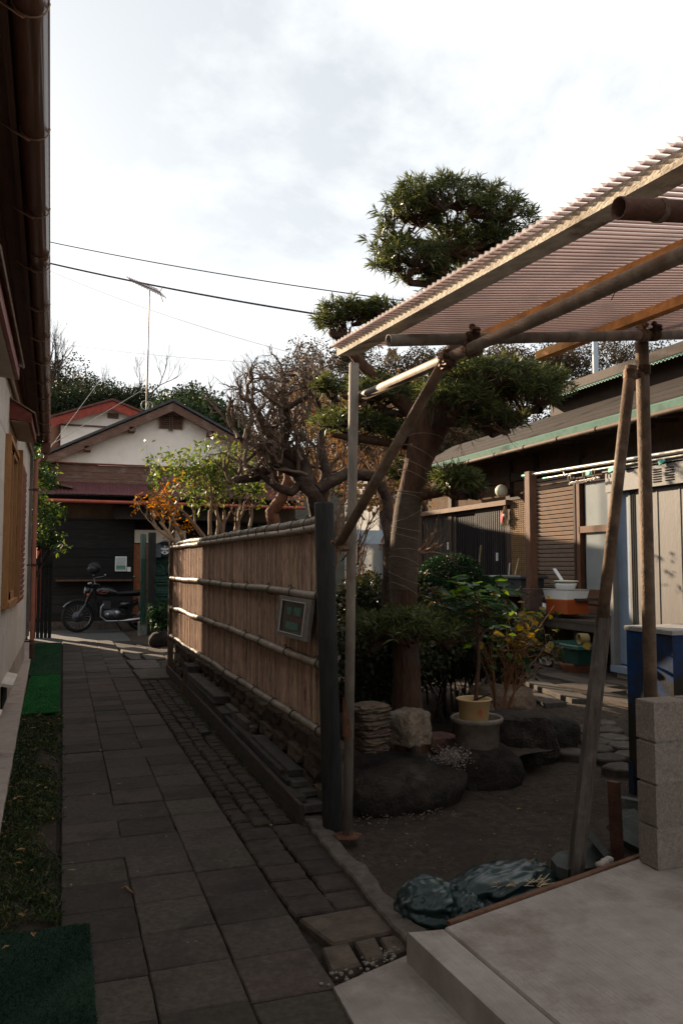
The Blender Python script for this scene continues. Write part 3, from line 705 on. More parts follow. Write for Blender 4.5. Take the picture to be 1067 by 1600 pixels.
# eaves: soffit, fascia, gutter, roof
G0, G1 = gz(57, 0, 3.30), gz(75, 690, 3.30); gd_ = (G1 - G0).normalized()
GA = G0 - gd_ * 4.2; GB = G1
def off(p, dx, z): return Vector((p.x + dx, p.y, z))
mb = MB(); mb.prism([off(GA, -.09, 3.30), off(GA, -.115, 3.30), off(GA, -.115, 3.345), off(GA, -.09, 3.345)], GB - GA); mb.build('fascia', m_brn, lh)
mb = MB(); mb.prism([off(GA, -.115, 3.33), Vector((XW, GA.y, 3.30)), Vector((XW, GB.y, 3.30)), off(GB, -.115, 3.33)], (0, 0, .02)); mb.build('soffit', m_brn, lh)
for dx in (-.20, -.29, -.38):
    mb = MB(); mb.prism([off(GA, dx, 3.295), off(GA, dx - .03, 3.295), off(GA, dx - .03, 3.335), off(GA, dx, 3.335)], (GB - GA)); mb.build('soffit_batten', m_brn, lh)
mb = MB(); mb.prism([(XW + .02, -1.5, 3.10), (XW + .05, -1.5, 3.10), (XW + .05, -1.5, 3.3), (XW + .02, -1.5, 3.3)], (0, 14.1, 0)); mb.build('frieze_board', M('frieze_red', (.15, .07, .05), .6, .25, 8), lh)
mb = MB(); mb.tube([(XW + .06, -1.4, 3.08), (XW + .06, 12.6, 3.08)], .012, 6); mb.build('conduit', M('conduit_grey', (.35, .27, .2), .5, .1, 5), lh)
mb = MB(); mb.prism([off(GA, -.06, 3.345), off(GA, -5.0, 4.5), off(GA, -5.0, 4.56), off(GA, -.06, 3.375)], GB - GA + gd_ * .1); mb.build('roof', M('dark_roof', (.06, .05, .045), .7, .2, 6, .3), lh)
mb = MB(); vs = []; fs = []; rr = .058
for p in (GA, GB):
    for r_ in (rr, rr - .004):
        for k in range(9): a = PI + PI * k / 8; vs.append((p.x - .02 + math.cos(a) * r_, p.y, 3.335 + math.sin(a) * r_))
for k in range(8): fs += [(k, k + 1, 18 + k + 1, 18 + k), (9 + k, 27 + k, 27 + k + 1, 9 + k + 1)]
fs += [(18 + k, 18 + k + 1, 27 + k + 1, 27 + k) for k in range(8)] + [(0, 18, 27, 9), (8, 17, 35, 26)]
mb.add(vs, fs, True); gut = mb.build('gutter', m_copper, lh)
mb = MB(); mb.tube([off(GA, .036, 3.337), off(GB, .036, 3.337)], .0065, 6); mb.tube([off(GA, -.076, 3.337), off(GB, -.076, 3.337)], .0065, 6); mb.build('gutter_bead', m_copper, gut)
mbr = M('bracket_brass', (.33, .2, .13), .4, .2, 10, 0, metal=.4)
y = 1.1
while y < 12.6:
    t_ = (y - GA.y) / (GB.y - GA.y); c = GA.lerp(GB, t_); mb = MB()
    mb.tube([(c.x - .02 + math.cos(a) * .062, y, 3.335 + math.sin(a) * .062) for a in np.linspace(PI, 2 * PI, 9)], .0035, 5)
    mb.tube([(c.x - .11, y, 3.36), (c.x - .10, y, 3.30), (c.x - .035, y, 3.268)], .0035, 5); mb.tube([(c.x - .16, y, 3.33), (c.x - .10, y - .02, 3.285), (c.x - .04, y, 3.265)], .003, 5)
    mb.build('gutter_bracket', mbr, gut); y += .82
for y in (5.0, 9.2):
    c = GA.lerp(GB, (y - GA.y) / (GB.y - GA.y)); mb = MB(); mb.tube([(c.x - .02, y - .04, 3.334), (c.x - .02, y + .04, 3.334)], .0615, 16); mb.build('gutter_joint', m_copper, gut)
mb = MB(); hb = Vector((GB.x - .02, GB.y - .02, 3.2)); mb.box(hb, (.13, .16, .16), bev=.01); mb.tube([hb + Vector((0, 0, -.08)), hb + Vector((0, 0, -.14)), hb + Vector((-.03, 0, -.19)), hb + Vector((-.13, -.02, -.20))], .03, 10)
mb.build('gutter_outlet', m_copper, gut)
dp0 = gd(60, 700, 12.0); 
mb = MB(); dx = -.405; dy = 12.45
mb.tube([hb + Vector((-.10, -.02, -.20)), Vector((dx + .03, dy, hb.z - .2)), Vector((dx, dy, hb.z - .24)), Vector((dx, dy, .10))], .031, 12); dpp = mb.build('downpipe', m_terra, lh)
for z in (.35, 1.45, 2.55):
    mb = MB(); mb.tube([(dx, dy, z - .02), (dx, dy, z + .02)], .035, 12); mb.bar((dx, dy, z), (XW, dy, z), .012, .02); mb.build('pipe_clip', m_rust, dpp)
mb = MB(); mb.tube([(dx, dy, .10), (dx, dy, .32)], .034, 12); mb.build('pipe_shoe', m_brn, dpp)
# ================================================================== gable house closing the lane
YG = 19.4
m_stucco = M('cream_stucco', (.84, .76, .67), .9, .07, 3, .3, 120, wear=(.72, .63, .54), wscale=1.3, wamt=.3, rnd=.02)
m_gwood = M('grey_brown_boards', (.15, .085, .062), .85, .35, 8, .5, 50, stretch=(.6, 4, 6), wear=(.22, .16, .13), wscale=3, wamt=.4, rnd=.12)
m_black = M('black_siding', (.016, .015, .014), .8, .4, 7, .5, 40, stretch=(.5, 4, 5), rnd=.25)
m_mauve = M('mauve_sheet', (.12, .048, .05), .55, .2, 5, .2, 50, rnd=.05)
m_red = M('red_paint', (.22, .05, .033), .6, .25, 8, .2, 60)
def q(px, py, Y=YG): return gy(px, py, Y)
gh = thing('gable_house', 'low cream gabled house with black siding and mauve awning closing the lane', 'house', (2.4, YG, 0))
lt, ap = q(56, 722), q(268, 632); half = ap.x - lt.x; rx = ap.x + half; ze = lt.z; slope = (ap.z - ze) / half
zw = q(268, 730).z
mb = MB(); mb.prism([(lt.x + .35, YG, zw), (rx - .35, YG, zw), (rx - .35, YG, ze + .35 * slope - .12), (ap.x, YG, ap.z - .12), (lt.x + .35, YG, ze + .35 * slope - .12)], (0, .12, 0)); mb.build('gable_wall', m_stucco, gh)
# barge boards in two layers and the roof
for s_, nm in ((1, 'r'), (-1, 'l')):
    a = Vector((ap.x, YG - .34, ap.z)); b = Vector((ap.x + s_ * (half + .05), YG - .34, ze - .02))
    mb = MB(); mb.prism([a + Vector((0, 0, -.02)), b + Vector((0, 0, -.02)), b + Vector((0, 0, -.22)), a + Vector((0, 0, -.22))], (0, .05, 0)); mb.build('barge_board', m_gwood, gh)
    mb = MB(); mb.prism([a + Vector((0, -.05, .07)), b + Vector((s_ * .06, -.05, .05)), b + Vector((s_ * .06, -.05, -.01)), a + Vector((0, -.05, .01))], (0, 7.5, 0)); mb.build('roof', M('dark_grey_roof', (.06, .06, .06), .5, .25, 8, .3, 60), gh)
    mb = MB(); mb.prism([a + Vector((0, .06, -.12)), b + Vector((0, .06, -.12)), b + Vector((0, .06, -.15)), a + Vector((0, .06, -.15))], (0, .28, 0)); mb.build('soffit', m_gwood, gh)
    for t_ in (.3, .62, .92):
        c = a.lerp(b, t_); mb = MB(); mb.box((c.x, YG - .17, c.z - .24), (.14, .34, .1)); mb.build('purlin_end', m_gwood, gh)
# louvred vent
va, vb = q(250, 650), q(284, 671)
mb = MB(); mb.box(((va.x + vb.x) / 2, YG - .01, (va.z + vb.z) / 2), (vb.x - va.x, .03, va.z - vb.z)); vent = mb.build('gable_vent', m_dark, gh)
for k in range(6):
    z = vb.z + (va.z - vb.z) * (k + .5) / 6; mb = MB(); mb.box(((va.x + vb.x) / 2, YG - .04, z), (vb.x - va.x - .04, .05, .028), Matrix.Rotation(.5, 3, 'X')); mb.build('louvre', m_gwood, vent)
for x in (va.x, vb.x, (va.x + vb.x) / 2 - .03, (va.x + vb.x) / 2 + .03):
    mb = MB(); mb.box((x, YG - .055, (va.z + vb.z) / 2), (.03, .06, va.z - vb.z + (.12 if va.x < x < vb.x else .02))); mb.build('vent_bar', m_gwood, vent)
mb = MB(); mb.box(((va.x + vb.x) / 2, YG - .06, va.z + .02), (vb.x - va.x + .14, .08, .03)); mb.build('vent_head', m_gwood, vent)
# red drip line, boards, mauve corrugated awning
X0, X1 = q(52, 740).x, rx + .1
mb = MB(); mb.box(((X0 + X1) / 2, YG - .03, zw), (X1 - X0, .08, .03)); mb.build('drip_strip', m_red, gh)
z = zw - .02
for k, h in enumerate((.17, .16, .14)):
    x = X0
    while x < X1:
        l_ = rnd(2.0, 3.2); xe = min(X1, x + l_); mb = MB(); mb.box(((x + xe) / 2, YG + .02 - .012 * k, z - h / 2), (xe - x - .006, .03, h - .006)); mb.build('board', m_gwood, gh); x = xe
    z -= h
za, zb = q(200, 757).z, q(200, 781).z
def corr(x0, x1, pitch, amp, yA, zA, yB, zB, name, mat, parent):
    n = int((x1 - x0) / pitch * 6); vs = []; fs = []
    for i in range(n + 1):
        x = x0 + (x1 - x0) * i / n; w_ = math.sin(2 * PI * (x - x0) / pitch) * amp
        vs += [(x, yA, zA + w_), (x, yB, zB + w_), (x, yB, zB + w_ - .006), (x, yA, zA + w_ - .006)]
        if i: o = (i - 1) * 4; fs += [(o + k, o + 4 + k, o + 4 + (k + 1) % 4, o + (k + 1) % 4) for k in range(4)]
    mb = MB(); mb.add(vs, fs, False); return mb.build(name, mat, parent)
aw = corr(X0 - .05, X1, .076, .009, YG, za + .03, YG - .75, zb + .05, 'awning_sheet', m_mauve, gh)
mb = MB(); gz_ = q(200, 785, YG - .8).z; mb.tube([(X0 - .1, YG - .8, gz_ + .01), (X1, YG - .8, gz_ - .03)], .04, 10); mb.build('awning_gutter', M('red_gutter', (.30, .065, .04), .4, .2, 6, .1, coat=.2), gh)
mb = MB(); mb.box(((X0 + X1) / 2, YG - .35, zb + .02), (X1 - X0, .7, .02)); mb.build('awning_soffit', m_black, gh)
mb = MB(); bt = q(88, 757, YG - .6); mb.prism([bt + Vector((-1.2, 0, .32)), bt + Vector((.35, 0, -.02)), bt + Vector((.35, 0, -.07)), bt + Vector((-1.2, 0, .25))], (0, .9, 0)); mb.build('side_roof', m_gwood, gh)
# upper stained band and horizontal black siding
zu = q(100, 811).z
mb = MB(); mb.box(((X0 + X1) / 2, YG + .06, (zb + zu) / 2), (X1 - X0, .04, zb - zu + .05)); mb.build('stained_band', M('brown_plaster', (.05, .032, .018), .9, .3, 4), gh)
mb = MB(); mb.box(((X0 + X1) / 2, YG + .03, zu), (X1 - X0, .09, .05)); mb.build('lintel', m_black, gh)
xd = q(211, 850).x; z = zu - .02
while z > .1:
    h = .215; mb = MB(); mb.box(((X0 + xd) / 2, YG + .02, z - h / 2), (xd - X0, .03, h), Matrix.Rotation(-.05, 3, 'X')); mb.build('siding_board', m_black, gh)
    z -= h
mb = MB(); mb.box(((X0 + X1) / 2, YG + .16, 1.5), (X1 - X0, .1, 3.1)); mb.build('wall_core', m_dark, gh)
mb = MB(); mb.box(((X0 + X1) / 2, YG + 3.4, 2), (X1 - X0 - .4, 6.2, 3.6)); mb.build('side_walls', m_stucco, gh)
mb = MB(); mb.box(((X0 + xd) / 2, YG - .02, .05), (xd - X0, .12, .22)); mb.build('plinth', m_concold, gh)
L0, L1 = q(88, 907), q(206, 907); mb = MB(); mb.box(((L0.x + L1.x) / 2, YG - .10, L0.z), (L1.x - L0.x, .2, .04)); mb.build('shelf', M('shelf_wood', (.10, .055, .03), .7, .3, 10), gh)
# side canopy, white beam, orange door
c0, c1 = q(180, 792, YG - .5), q(268, 812, YG - .5)
corr(c0.x, c1.x + 1.2, .076, .008, YG, c0.z + .12, YG - .55, c1.z, 'door_canopy', M('brown_sheet', (.035, .025, .02), .6, .2, 6), gh)
b0, b1 = q(211, 828), q(290, 849)
mb = MB(); mb.box(((b0.x + b1.x) / 2, YG - .02, (b0.z + b1.z) / 2), (b1.x - b0.x, .06, b0.z - b1.z)); mb.build('pale_lintel_panel', M('pale_panel', (.50, .42, .33), .8, .08, 4), gh)
d0, d1 = q(210, 850), q(226, 965)
dr = MB().box(((d0.x + d1.x) / 2 + .3, YG + .0, (d0.z + .1) / 2), (d1.x - d0.x + .6, .05, d0.z - .1)).build('door', M('orange_brown_door', (.19, .062, .024), .5, .25, 10, .3, 60), gh)
for k in range(4):
    mb = MB(); mb.box((d0.x + .16, YG - .03, .35 + k * .46), (.20, .02, .38), bev=.01); mb.build('door_panel', MATS['orange_brown_door'], dr)
mb = MB(); p = q(208, 901); mb.ball((p.x + .02, YG - .06, p.z), .025, 8, 6); mb.build('door_knob', M('chrome', (.28, .28, .29), .3, .1, 5, 0, metal=1), dr)
# poster and small card
p0, p1 = q(180.5, 869.5), q(198, 892.5)
ps = thing('poster', 'white framed poster of a pale sky over green pinned to the black siding', 'poster', ((p0.x + p1.x) / 2, YG - .05, p1.z))
mb = MB(); mb.box(((p0.x + p1.x) / 2, YG - .03, (p0.z + p1.z) / 2), (p1.x - p0.x, .02, p0.z - p1.z)); mb.build('paper', M('paper_white', (.72, .72, .70), .7, .03, 4, 0), ps)
cx, cz, ww, hh = (p0.x + p1.x) / 2, (p0.z + p1.z) / 2, (p1.x - p0.x) * .82, (p0.z - p1.z) * .86
for nm, f0, f1, col in (('sky_print', .5, 1, (.42, .47, .47)), ('cloud_print', .38, .52, (.55, .52, .48)), ('green_print', .1, .38, (.10, .22, .17)), ('base_print', .0, .1, (.30, .36, .33))):
    mb = MB(); mb.box((cx, YG - .0425, cz - hh / 2 + hh * (f0 + f1) / 2), (ww, .004, hh * (f1 - f0))); mb.build(nm, M('poster_' + nm, col, .6, .3, 30, 0), ps)
c0, c1 = q(199, 886), q(204.5, 893)
mb = MB(); mb.box(((c0.x + c1.x) / 2, YG - .03, (c0.z + c1.z) / 2), (c1.x - c0.x, .012, c0.z - c1.z)); tag(mb.build('small_card', MATS['paper_white']), 'tiny white card beside the poster on the black siding', 'card')

# ------------------------------------------------------------------ red roofed house behind
YR = 27.0
rh = thing('red_roofed_house', 'cream house with red barge boards behind the gabled house', 'house', (1, YR, 0))
a = gy(175, 630, YR); b = gy(70, 660, YR); hb_ = a.x - b.x; sl_ = (a.z - b.z) / hb_
mb = MB(); mb.prism([(b.x + .5, YR, 0), (a.x + hb_ - .5, YR, 0), (a.x + hb_ - .5, YR, b.z + .4 * sl_), (a.x, YR, a.z - .15), (b.x + .5, YR, b.z + .4 * sl_)], (0, 7, 0)); mb.build('wall', m_stucco, rh)
for s_ in (-1, 1):
    e = Vector((a.x + s_ * hb_, YR - .4, b.z)); a_ = Vector((a.x, YR - .4, a.z))
    mb = MB(); mb.prism([a_, e, e + Vector((0, 0, -.26)), a_ + Vector((0, 0, -.26))], (0, .06, 0)); mb.build('barge_board', M('bright_red_paint', (.30, .055, .035), .6, .25, 8), rh)
    mb = MB(); mb.prism([a_ + Vector((0, -.05, .08)), e + Vector((s_ * .1, -.05, .06)), e + Vector((s_ * .1, -.05, 0)), a_ + Vector((0, -.05, .01))], (0, 7.6, 0)); mb.build('roof', M('roof_red_brown', (.12, .045, .035), .6, .3, 6), rh)
v = gy(177, 650, YR); mb = MB(); mb.box((v.x, YR - .02, v.z), (.34, .05, .17)); mb.build('gable_vent', m_gwood, rh)
v = gy(180, 668, YR); mb = MB(); mb.box((v.x - 1, YR - .03, v.z), (6, .05, .05)); mb.build('band_strip', m_gwood, rh)

# ------------------------------------------------------------------ antenna on a mast
an = thing('tv_antenna', 'tall thin mast with a yagi antenna above the gabled roof', 'antenna', gy(228, 655, 21.5))
pb0, pt = gy(228, 690, 21.5), gy(234, 453, 21.5)
mb = MB(); mb.tube([pb0, pb0.lerp(pt, .6)], .022, 8); mb.tube([pb0.lerp(pt, .6), pt], .016, 8); mb.build('mast', M('antenna_metal', (.12, .08, .07), .5, .3, 8, 0, metal=.3), an)
bA, bB = gy(204, 437, 21.1), gy(252, 458, 21.8)
mb = MB(); mb.tube([bA, bB], .016, 6); mb.build('boom', MATS['antenna_metal'], an)
dv = (bB - bA).normalized(); pd = dv.cross(Vector((0, 0, 1))).normalized()
for k in range(13):
    c = bA.lerp(bB, k / 12); l_ = .13 + .008 * k; mb = MB(); mb.tube([c - pd * l_ * .7 + Vector((-.03, 0, l_ * .75)), c + pd * l_ * .7 - Vector((-.03, 0, l_ * .75))], .011, 5); mb.build('element', MATS['antenna_metal'], an)
for s_ in (-1, 1):
    mb = MB(); c = bB - dv * .05; mb.tube([c + Vector((0, 0, .02)), c + Vector((0, 0, s_ * .2)) + dv * .12, c + dv * .14 + Vector((0, 0, s_ * .22))], .01, 5); mb.build('reflector', MATS['antenna_metal'], an)
c = gy(227, 633, 21.4); mb = MB(); mb.tube([c + Vector((math.cos(t) * .1, 0, math.sin(t) * .12)) for t in np.linspace(0, 6.28, 14)], .01, 5); mb.tube([c + Vector((.12 + math.cos(t) * .08, 0, math.sin(t) * .1)) for t in np.linspace(0, 6.28, 14)], .01, 5)
mb.build('cable_loop', M('pale_cable', (.4, .36, .32), .6, .1, 5, 0), an)
# wires
def wire(lab, pts, r, col=(.05, .05, .055), sag=0):
    A_, B_ = pts; mb = MB(); mb.tube([A_.lerp(B_, t) + Vector((0, 0, -sag * 4 * t * (1 - t))) for t in np.linspace(0, 1, 24)], r, 6)
    tag(mb.build('overhead_wire', M('wire_' + str(col[0]), col, .6, .1, 5, 0)), lab, 'wire', None)
wire('upper overhead wire running down rightwards to the top pine crown', (gd(-160, 322, 30), gd(760, 486, 22)), .017, sag=.35)
wire('thickest overhead cable passing just above the yagi antenna', (gd(-160, 350, 26), gd(640, 512, 20)), .026, sag=.28)
wire('faint thin wire under the thick cable, sloping down to the bare tree', (gd(60, 415, 30), gd(470, 555, 22)), .006, (.2, .2, .2), sag=.2)
wire('faintest, lowest thin wire above the hill trees', (gd(60, 532, 40), gd(520, 572, 30)), .006, (.22, .22, .22), sag=.2)
wire('pale guy line from the antenna mast to the left end of the gable', (gy(160, 590, 21), gy(70, 712, 19.3)), .007, (.3, .28, .25))
wire('long pale guy line from the mast foot to the gutter end', (gy(222, 610, 21.2), gy(72, 700, 18)), .007, (.31, .28, .25))

# ------------------------------------------------------------------ gate, posts, wheel
m_green = M('green_gate_paint', (.03, .075, .055), .6, .3, 12, .3, 80, wear=(.06, .05, .04), wscale=8, wamt=.25)
YP = 17.2
def post(px, y0, y1, w_, mat, lab, Y=YP, rounded=False):
    a, b = gy(px, y0, Y), gy(px, y1, Y)
    mb = MB()
    if rounded: mb.tube([b, a + Vector((0, 0, -.03)), a], [w_ / 2, w_ / 2, w_ * .4], 12)
    else: mb.box((a + b) / 2, (w_, w_, a.z - b.z), bev=.012)
    return tag(mb.build('gate_post', mat), lab, 'post')
post(224.5, 834, 986, .13, M('green_post', (.06, .085, .07), .75, .35, 10, .5, stretch=(3, 3, .4)), 'weathered green gate post standing on a concrete foot', rounded=True)
post(237, 832, 992, .145, m_char, 'black squared gate post right of the weathered green one', Y=16.9)
a = gy(224, 985, YP); mb = MB(); mb.box((a.x, YP, .1), (.2, .2, .36), bev=.02); tag(mb.build('post_foot', M('mossy_foot', (.2, .21, .18), .9, .35, 10, .6)), 'concrete foot under the weathered green gate post', 'footing')
mb = MB(); 
for k in range(3): a, b = gy(221 + k * 3.5, 873, YP - .1), gy(221 + k * 3.5, 975, YP - .1); mb.box((a + b) / 2, (.03, .04, a.z - b.z))
tag(mb.build('folded_gate_leaf', m_green), 'narrow folded green gate leaf strapped to the green post', 'gate leaf')
gt = thing('panelled_gate', 'dark green panelled gate behind the far end of the bamboo fence', 'gate', gy(256, 950, 17.4))
g0, g1 = gy(241, 871, 17.4), gy(300, 955, 17.4)
mb = MB(); mb.box(((g0.x + g1.x) / 2, 17.4, (g0.z + g1.z) / 2), (g1.x - g0.x, .05, g0.z - g1.z)); mb.build('gate_board', m_green, gt)
for (xa, xb, ya, yb) in ((242, 262, 878, 898), (263, 290, 878, 898), (242, 268, 911, 924), (242, 268, 929, 938), (242, 268, 941, 948)):
    a, b = gy(xa, ya, 17.36), gy(xb, yb, 17.36); mb = MB(); fr = .03
    for (u0, u1, v0, v1) in ((a.x, b.x, a.z - fr, a.z), (a.x, b.x, b.z, b.z + fr), (a.x, a.x + fr, b.z, a.z), (b.x - fr, b.x, b.z, a.z)): mb.box(((u0 + u1) / 2, 17.35, (v0 + v1) / 2), (u1 - u0, .04, v1 - v0))
    mb.build('panel_moulding', m_green, gt)
a = gy(249, 889, 17.35); mb = MB(); mb.tube([a + Vector((math.cos(t) * .075, -.03, math.sin(t) * .08)) for t in np.linspace(0, 6.28, 16)], .012, 6, cap=False); mb.tube([a + Vector((0, -.03, .07)), a + Vector((.02, -.03, .14)), a + Vector((-.03, -.03, .16))], .01, 5); mb.build('ring_knocker', m_green, gt)
for yy_ in (904, 907.5, 926): a, b = gy(241, yy_, 17.36), gy(300, yy_, 17.36); mb = MB(); mb.box(((a.x + b.x) / 2, 17.35, a.z), (b.x - a.x, .06, .035)); mb.build('gate_rail', m_green, gt)
wc = gy(257.5, 859, 17.2)
wh = thing('spare_wheel', 'small black tyre with silver five spoke rim under a grey mudguard above the green gate', 'wheel', wc + Vector((0, 0, -.19)))
mb = MB(); prof = [(.095, -.06), (.15, -.075), (.175, -.06), (.182, 0), (.175, .06), (.15, .075), (.095, .06)]; mb.lathe(prof, wc, 28, axis=(0, 1, 0)); mb.build('tyre', M('tyre_rubber', (.015, .015, .015), .8, .2, 20, .3, 80), wh)
mb = MB(); mb.lathe([(.098, -.05), (.086, -.05), (.086, .03), (0.001, .03)], wc, 28, axis=(0, 1, 0)); mb.ball(wc + Vector((0, -.045, 0)), .024, 10, 8)
for k in range(5):
    a_ = k * 2 * PI / 5 + .3; d = Vector((math.cos(a_), 0, math.sin(a_))); s_ = Vector((-d.z, 0, d.x)); mb.bar(wc + Vector((0, -.035, 0)) + s_ * .0, wc + d * .09 + Vector((0, -.04, 0)), .012, .034)
mb.build('rim', M('silver_rim', (.55, .56, .57), .3, .1, 8, 0, metal=.6), wh)
mb = MB(); vs = []; fs = []
for i, t in enumerate(np.linspace(.1, PI * .93, 14)):
    for yv in (-.1, .1):
        for r_ in (.205, .215): vs.append(wc + Vector((math.cos(t) * r_, yv, math.sin(t) * r_ * .95)))
    if i: o = (i - 1) * 4; fs += [(o, o + 2, o + 6, o + 4), (o + 1, o + 5, o + 7, o + 3), (o, o + 4, o + 5, o + 1), (o + 2, o + 3, o + 7, o + 6)]
mb.add(vs, fs, True); mb.build('mudguard', M('grey_mudguard', (.16, .18, .19), .4, .2, 8, 0), wh)
mb = MB(); a, b = gy(240, 850, 17.25), gy(252, 871, 17.25); mb.prism([(a.x - .1, 17.1, b.z), (b.x - .02, 17.1, b.z), (b.x - .02, 17.1, a.z - .02), (a.x + .02, 17.1, a.z)], (0, .3, 0)); mb.build('side_box', M('grey_box_metal', (.09, .10, .105), .5, .2, 8, 0), wh)
for dx_, t_ in ((-.03, 0), (.0, 0), (.06, 1)):
    mb = MB(); c = wc + Vector((dx_, -.02, .235))
    if t_: mb.tube([c + Vector((-.02, 0, .03)), c + Vector((.01, 0, .045)), c + Vector((.015, 0, .02)), c + Vector((-.015, 0, -.02)), c + Vector((.02, 0, -.02))], .006, 5)
    else: mb.tube([c + Vector((0, 0, .035)), c + Vector((0, 0, -.02))], .006, 5)
    mb.build('mark_stroke', m_dark, wh)
# dark fence at the left, side run added to shade the path, red stake
df = thing('dark_board_fence', 'dark board fence left of the motorcycle, beyond the downpipe', 'fence', gy(68, 985, 17.5))
a, b = gy(53, 872, 17.5), gy(81, 985, 17.5); n_b = 5
for k in range(n_b):
    x = a.x + (b.x - a.x) * (k + .5) / n_b; mb = MB(); mb.box((x, 17.5, (a.z - .05) / 2), ((b.x - a.x) / n_b - .01, .03, a.z + .05 - rnd(0, .02))); mb.build('board', m_black, df)
for k in range(26):  # added run, mostly hidden behind the house, blocks low sun
    y = 13.0 + k * .17; mb = MB(); mb.box((-.66, y, 1.0), (.03, .16, 2.1 - rnd(0, .03))); mb.build('board', m_black, df)
mb = MB(); mb.box(((a.x + b.x) / 2, 17.47, a.z - .12), (b.x - a.x, .04, .06)); mb.build('rail', m_black, df)
mb = MB(); a, b = gy(62, 850, 17.7), gy(62, 875, 17.7); mb.tube([b + Vector((0, 0, -1.2)), a + Vector((0, 0, -.1)), a], [.05, .05, .012], 8); tag(mb.build('red_stake', M('red_orange_paint', (.38, .07, .03), .5, .1, 5, 0)), 'pointed red orange stake behind the dark board fence', 'stake')

# ------------------------------------------------------------------ motorcycle
fwp = gz(122, 984); Ym = fwp.y - .5; x0 = gy(122, 960, Ym).x
mt = thing('motorcycle', 'black classic motorcycle parked side on before the black siding', 'motorcycle', (x0 + .7, Ym, -.02))
m_mb = M('black_enamel', (.012, .012, .014), .18, .2, 5, 0, coat=.6); m_rub = MATS['tyre_rubber']; m_ch = MATS.get('chrome'); m_eng = M('engine_alloy', (.10, .105, .115), .4, .25, 20, .2, 80, metal=.6)
WR = .335
def P(x, z, dy=0): return Vector((x0 + x, Ym + dy, z))
for wx_, nm in ((0, 'front_wheel'), (1.37, 'rear_wheel')):
    c = P(wx_, WR - .015); mb = MB(); mb.lathe([(.27, -.04), (.31, -.052), (.335, -.03), (.34, 0), (.335, .03), (.31, .052), (.27, .04)], c, 36, axis=(0, 1, 0)); w_ = mb.build(nm, m_rub, mt)
    mb = MB(); mb.lathe([(.275, -.035), (.262, -.02), (.262, .02), (.275, .035)], c, 36, axis=(0, 1, 0)); mb.build('rim', m_ch, w_)
    mb = MB()
    for k in range(20):
        a_ = k * PI / 10; d = Vector((math.cos(a_), 0, math.sin(a_))); d2_ = Vector((math.cos(a_ + .35), 0, math.sin(a_ + .35))); mb.tube([c + d2_ * .05 + Vector((0, .03 * (-1) ** k, 0)), c + d * .265], .0028, 4)
    mb.build('spokes', m_ch, w_)
    mb = MB(); mb.lathe([(.001, -.07), (.055, -.06), (.055, .06), (.001, .07)], c, 16, axis=(0, 1, 0)); mb.lathe([(.001, -.045), (.12, -.042), (.12, -.036), (.001, -.034)], c, 24, axis=(0, 1, 0)); mb.build('hub', m_eng, w_)
    vs = []; fs = []; mb = MB(); ra = np.linspace(.15, PI * .80, 16) if wx_ == 0 else np.linspace(.2, PI * .9, 16)
    for i, t in enumerate(ra):
        for yv, rr_ in ((-.075, .362), (-.045, .385), (0, .392), (.045, .385), (.075, .362)): vs.append(c + Vector((math.cos(t) * rr_, yv, math.sin(t) * rr_)))
        if i: o = (i - 1) * 5; fs += [(o + k, o + k + 1, o + 6 + k, o + 5 + k) for k in range(4)]
    mb.add(vs, fs, True); mb.build('mudguard', M('mudguard_grey', (.03, .03, .033), .3, .2, 6, 0, coat=.5) if wx_ == 0 else m_mb, mt)
hp = P(.30, .93)
for dy in (-.09, .09):
    mb = MB(); mb.tube([P(0, WR, dy), P(.17, .62, dy)], [.028, .026], 10); mb.tube([P(.17, .62, dy), P(.30, .93, dy)], [.019, .019], 10); mb.build('fork_leg', m_eng, mt)
    mb = MB(); mb.tube([P(.17, .62, dy), P(.27, .86, dy)], .034, 10); mb.build('fork_shroud', m_mb, mt)
mb = MB(); mb.lathe([(.001, -.11), (.06, -.10), (.092, -.05), (.098, 0), (.098, .03), (.085, .035)], P(.17, .88), 24, axis=(-1, 0, .05)); hl = mb.build('headlight', m_mb, mt)
mb = MB(); mb.lathe([(.088, .03), (.06, .048), (.001, .055)], P(.17, .88), 24, axis=(-1, 0, .05)); mb.build('lens', M('headlamp_glass', (.55, .6, .62), .05, .05, 5, 0, metal=.7), hl)
mb = MB(); mb.lathe([(.102, .02), (.106, .03), (.102, .042), (.094, .04)], P(.17, .88), 24, axis=(-1, 0, .05)); mb.build('bezel', m_ch, hl)
mb = MB(); mb.tube([P(.40, 1.03, -.36), P(.33, 1.05, -.24), P(.29, .98, -.08), P(.29, .98, .08), P(.33, 1.05, .24), P(.40, 1.03, .36)], .012, 8); mb.build('handlebar', m_ch, mt)
for s_ in (-1, 1):
    mb = MB(); mb.tube([P(.37, 1.04, s_ * .31), P(.44, 1.02, s_ * .42)], .018, 8); mb.build('grip', m_rub, mt)
    mb = MB(); mb.tube([P(.35, 1.05, s_ * .27), P(.33, 1.16, s_ * .30), P(.30 if s_ < 0 else .55, 1.20, s_ * .36)], .006, 6); mr_ = mb.build('mirror', m_ch, mt)
    mb = MB(); mb.ball(P(.30 if s_ < 0 else .58, 1.22, s_ * .38), .05, 14, 8, (.45, 1, .8)); mb.build('mirror_head', m_mb if s_ < 0 else m_ch, mr_)
    mb = MB(); mb.lathe([(.001, -.03), (.03, -.025), (.032, .02), (.001, .03)], P(.20, .80, s_ * .17), 14, axis=(-1, 0, 0)); mb.build('indicator', M('indicator_orange', (.5, .09, .02), .3, .1, 5, 0), mt)
mb = MB(); mb.lathe([(.001, 0), (.045, .0), (.05, .05), (.001, .055)], P(.25, 1.02), 16, axis=(-.3, 0, 1)); mb.build('speedometer', m_ch, mt)
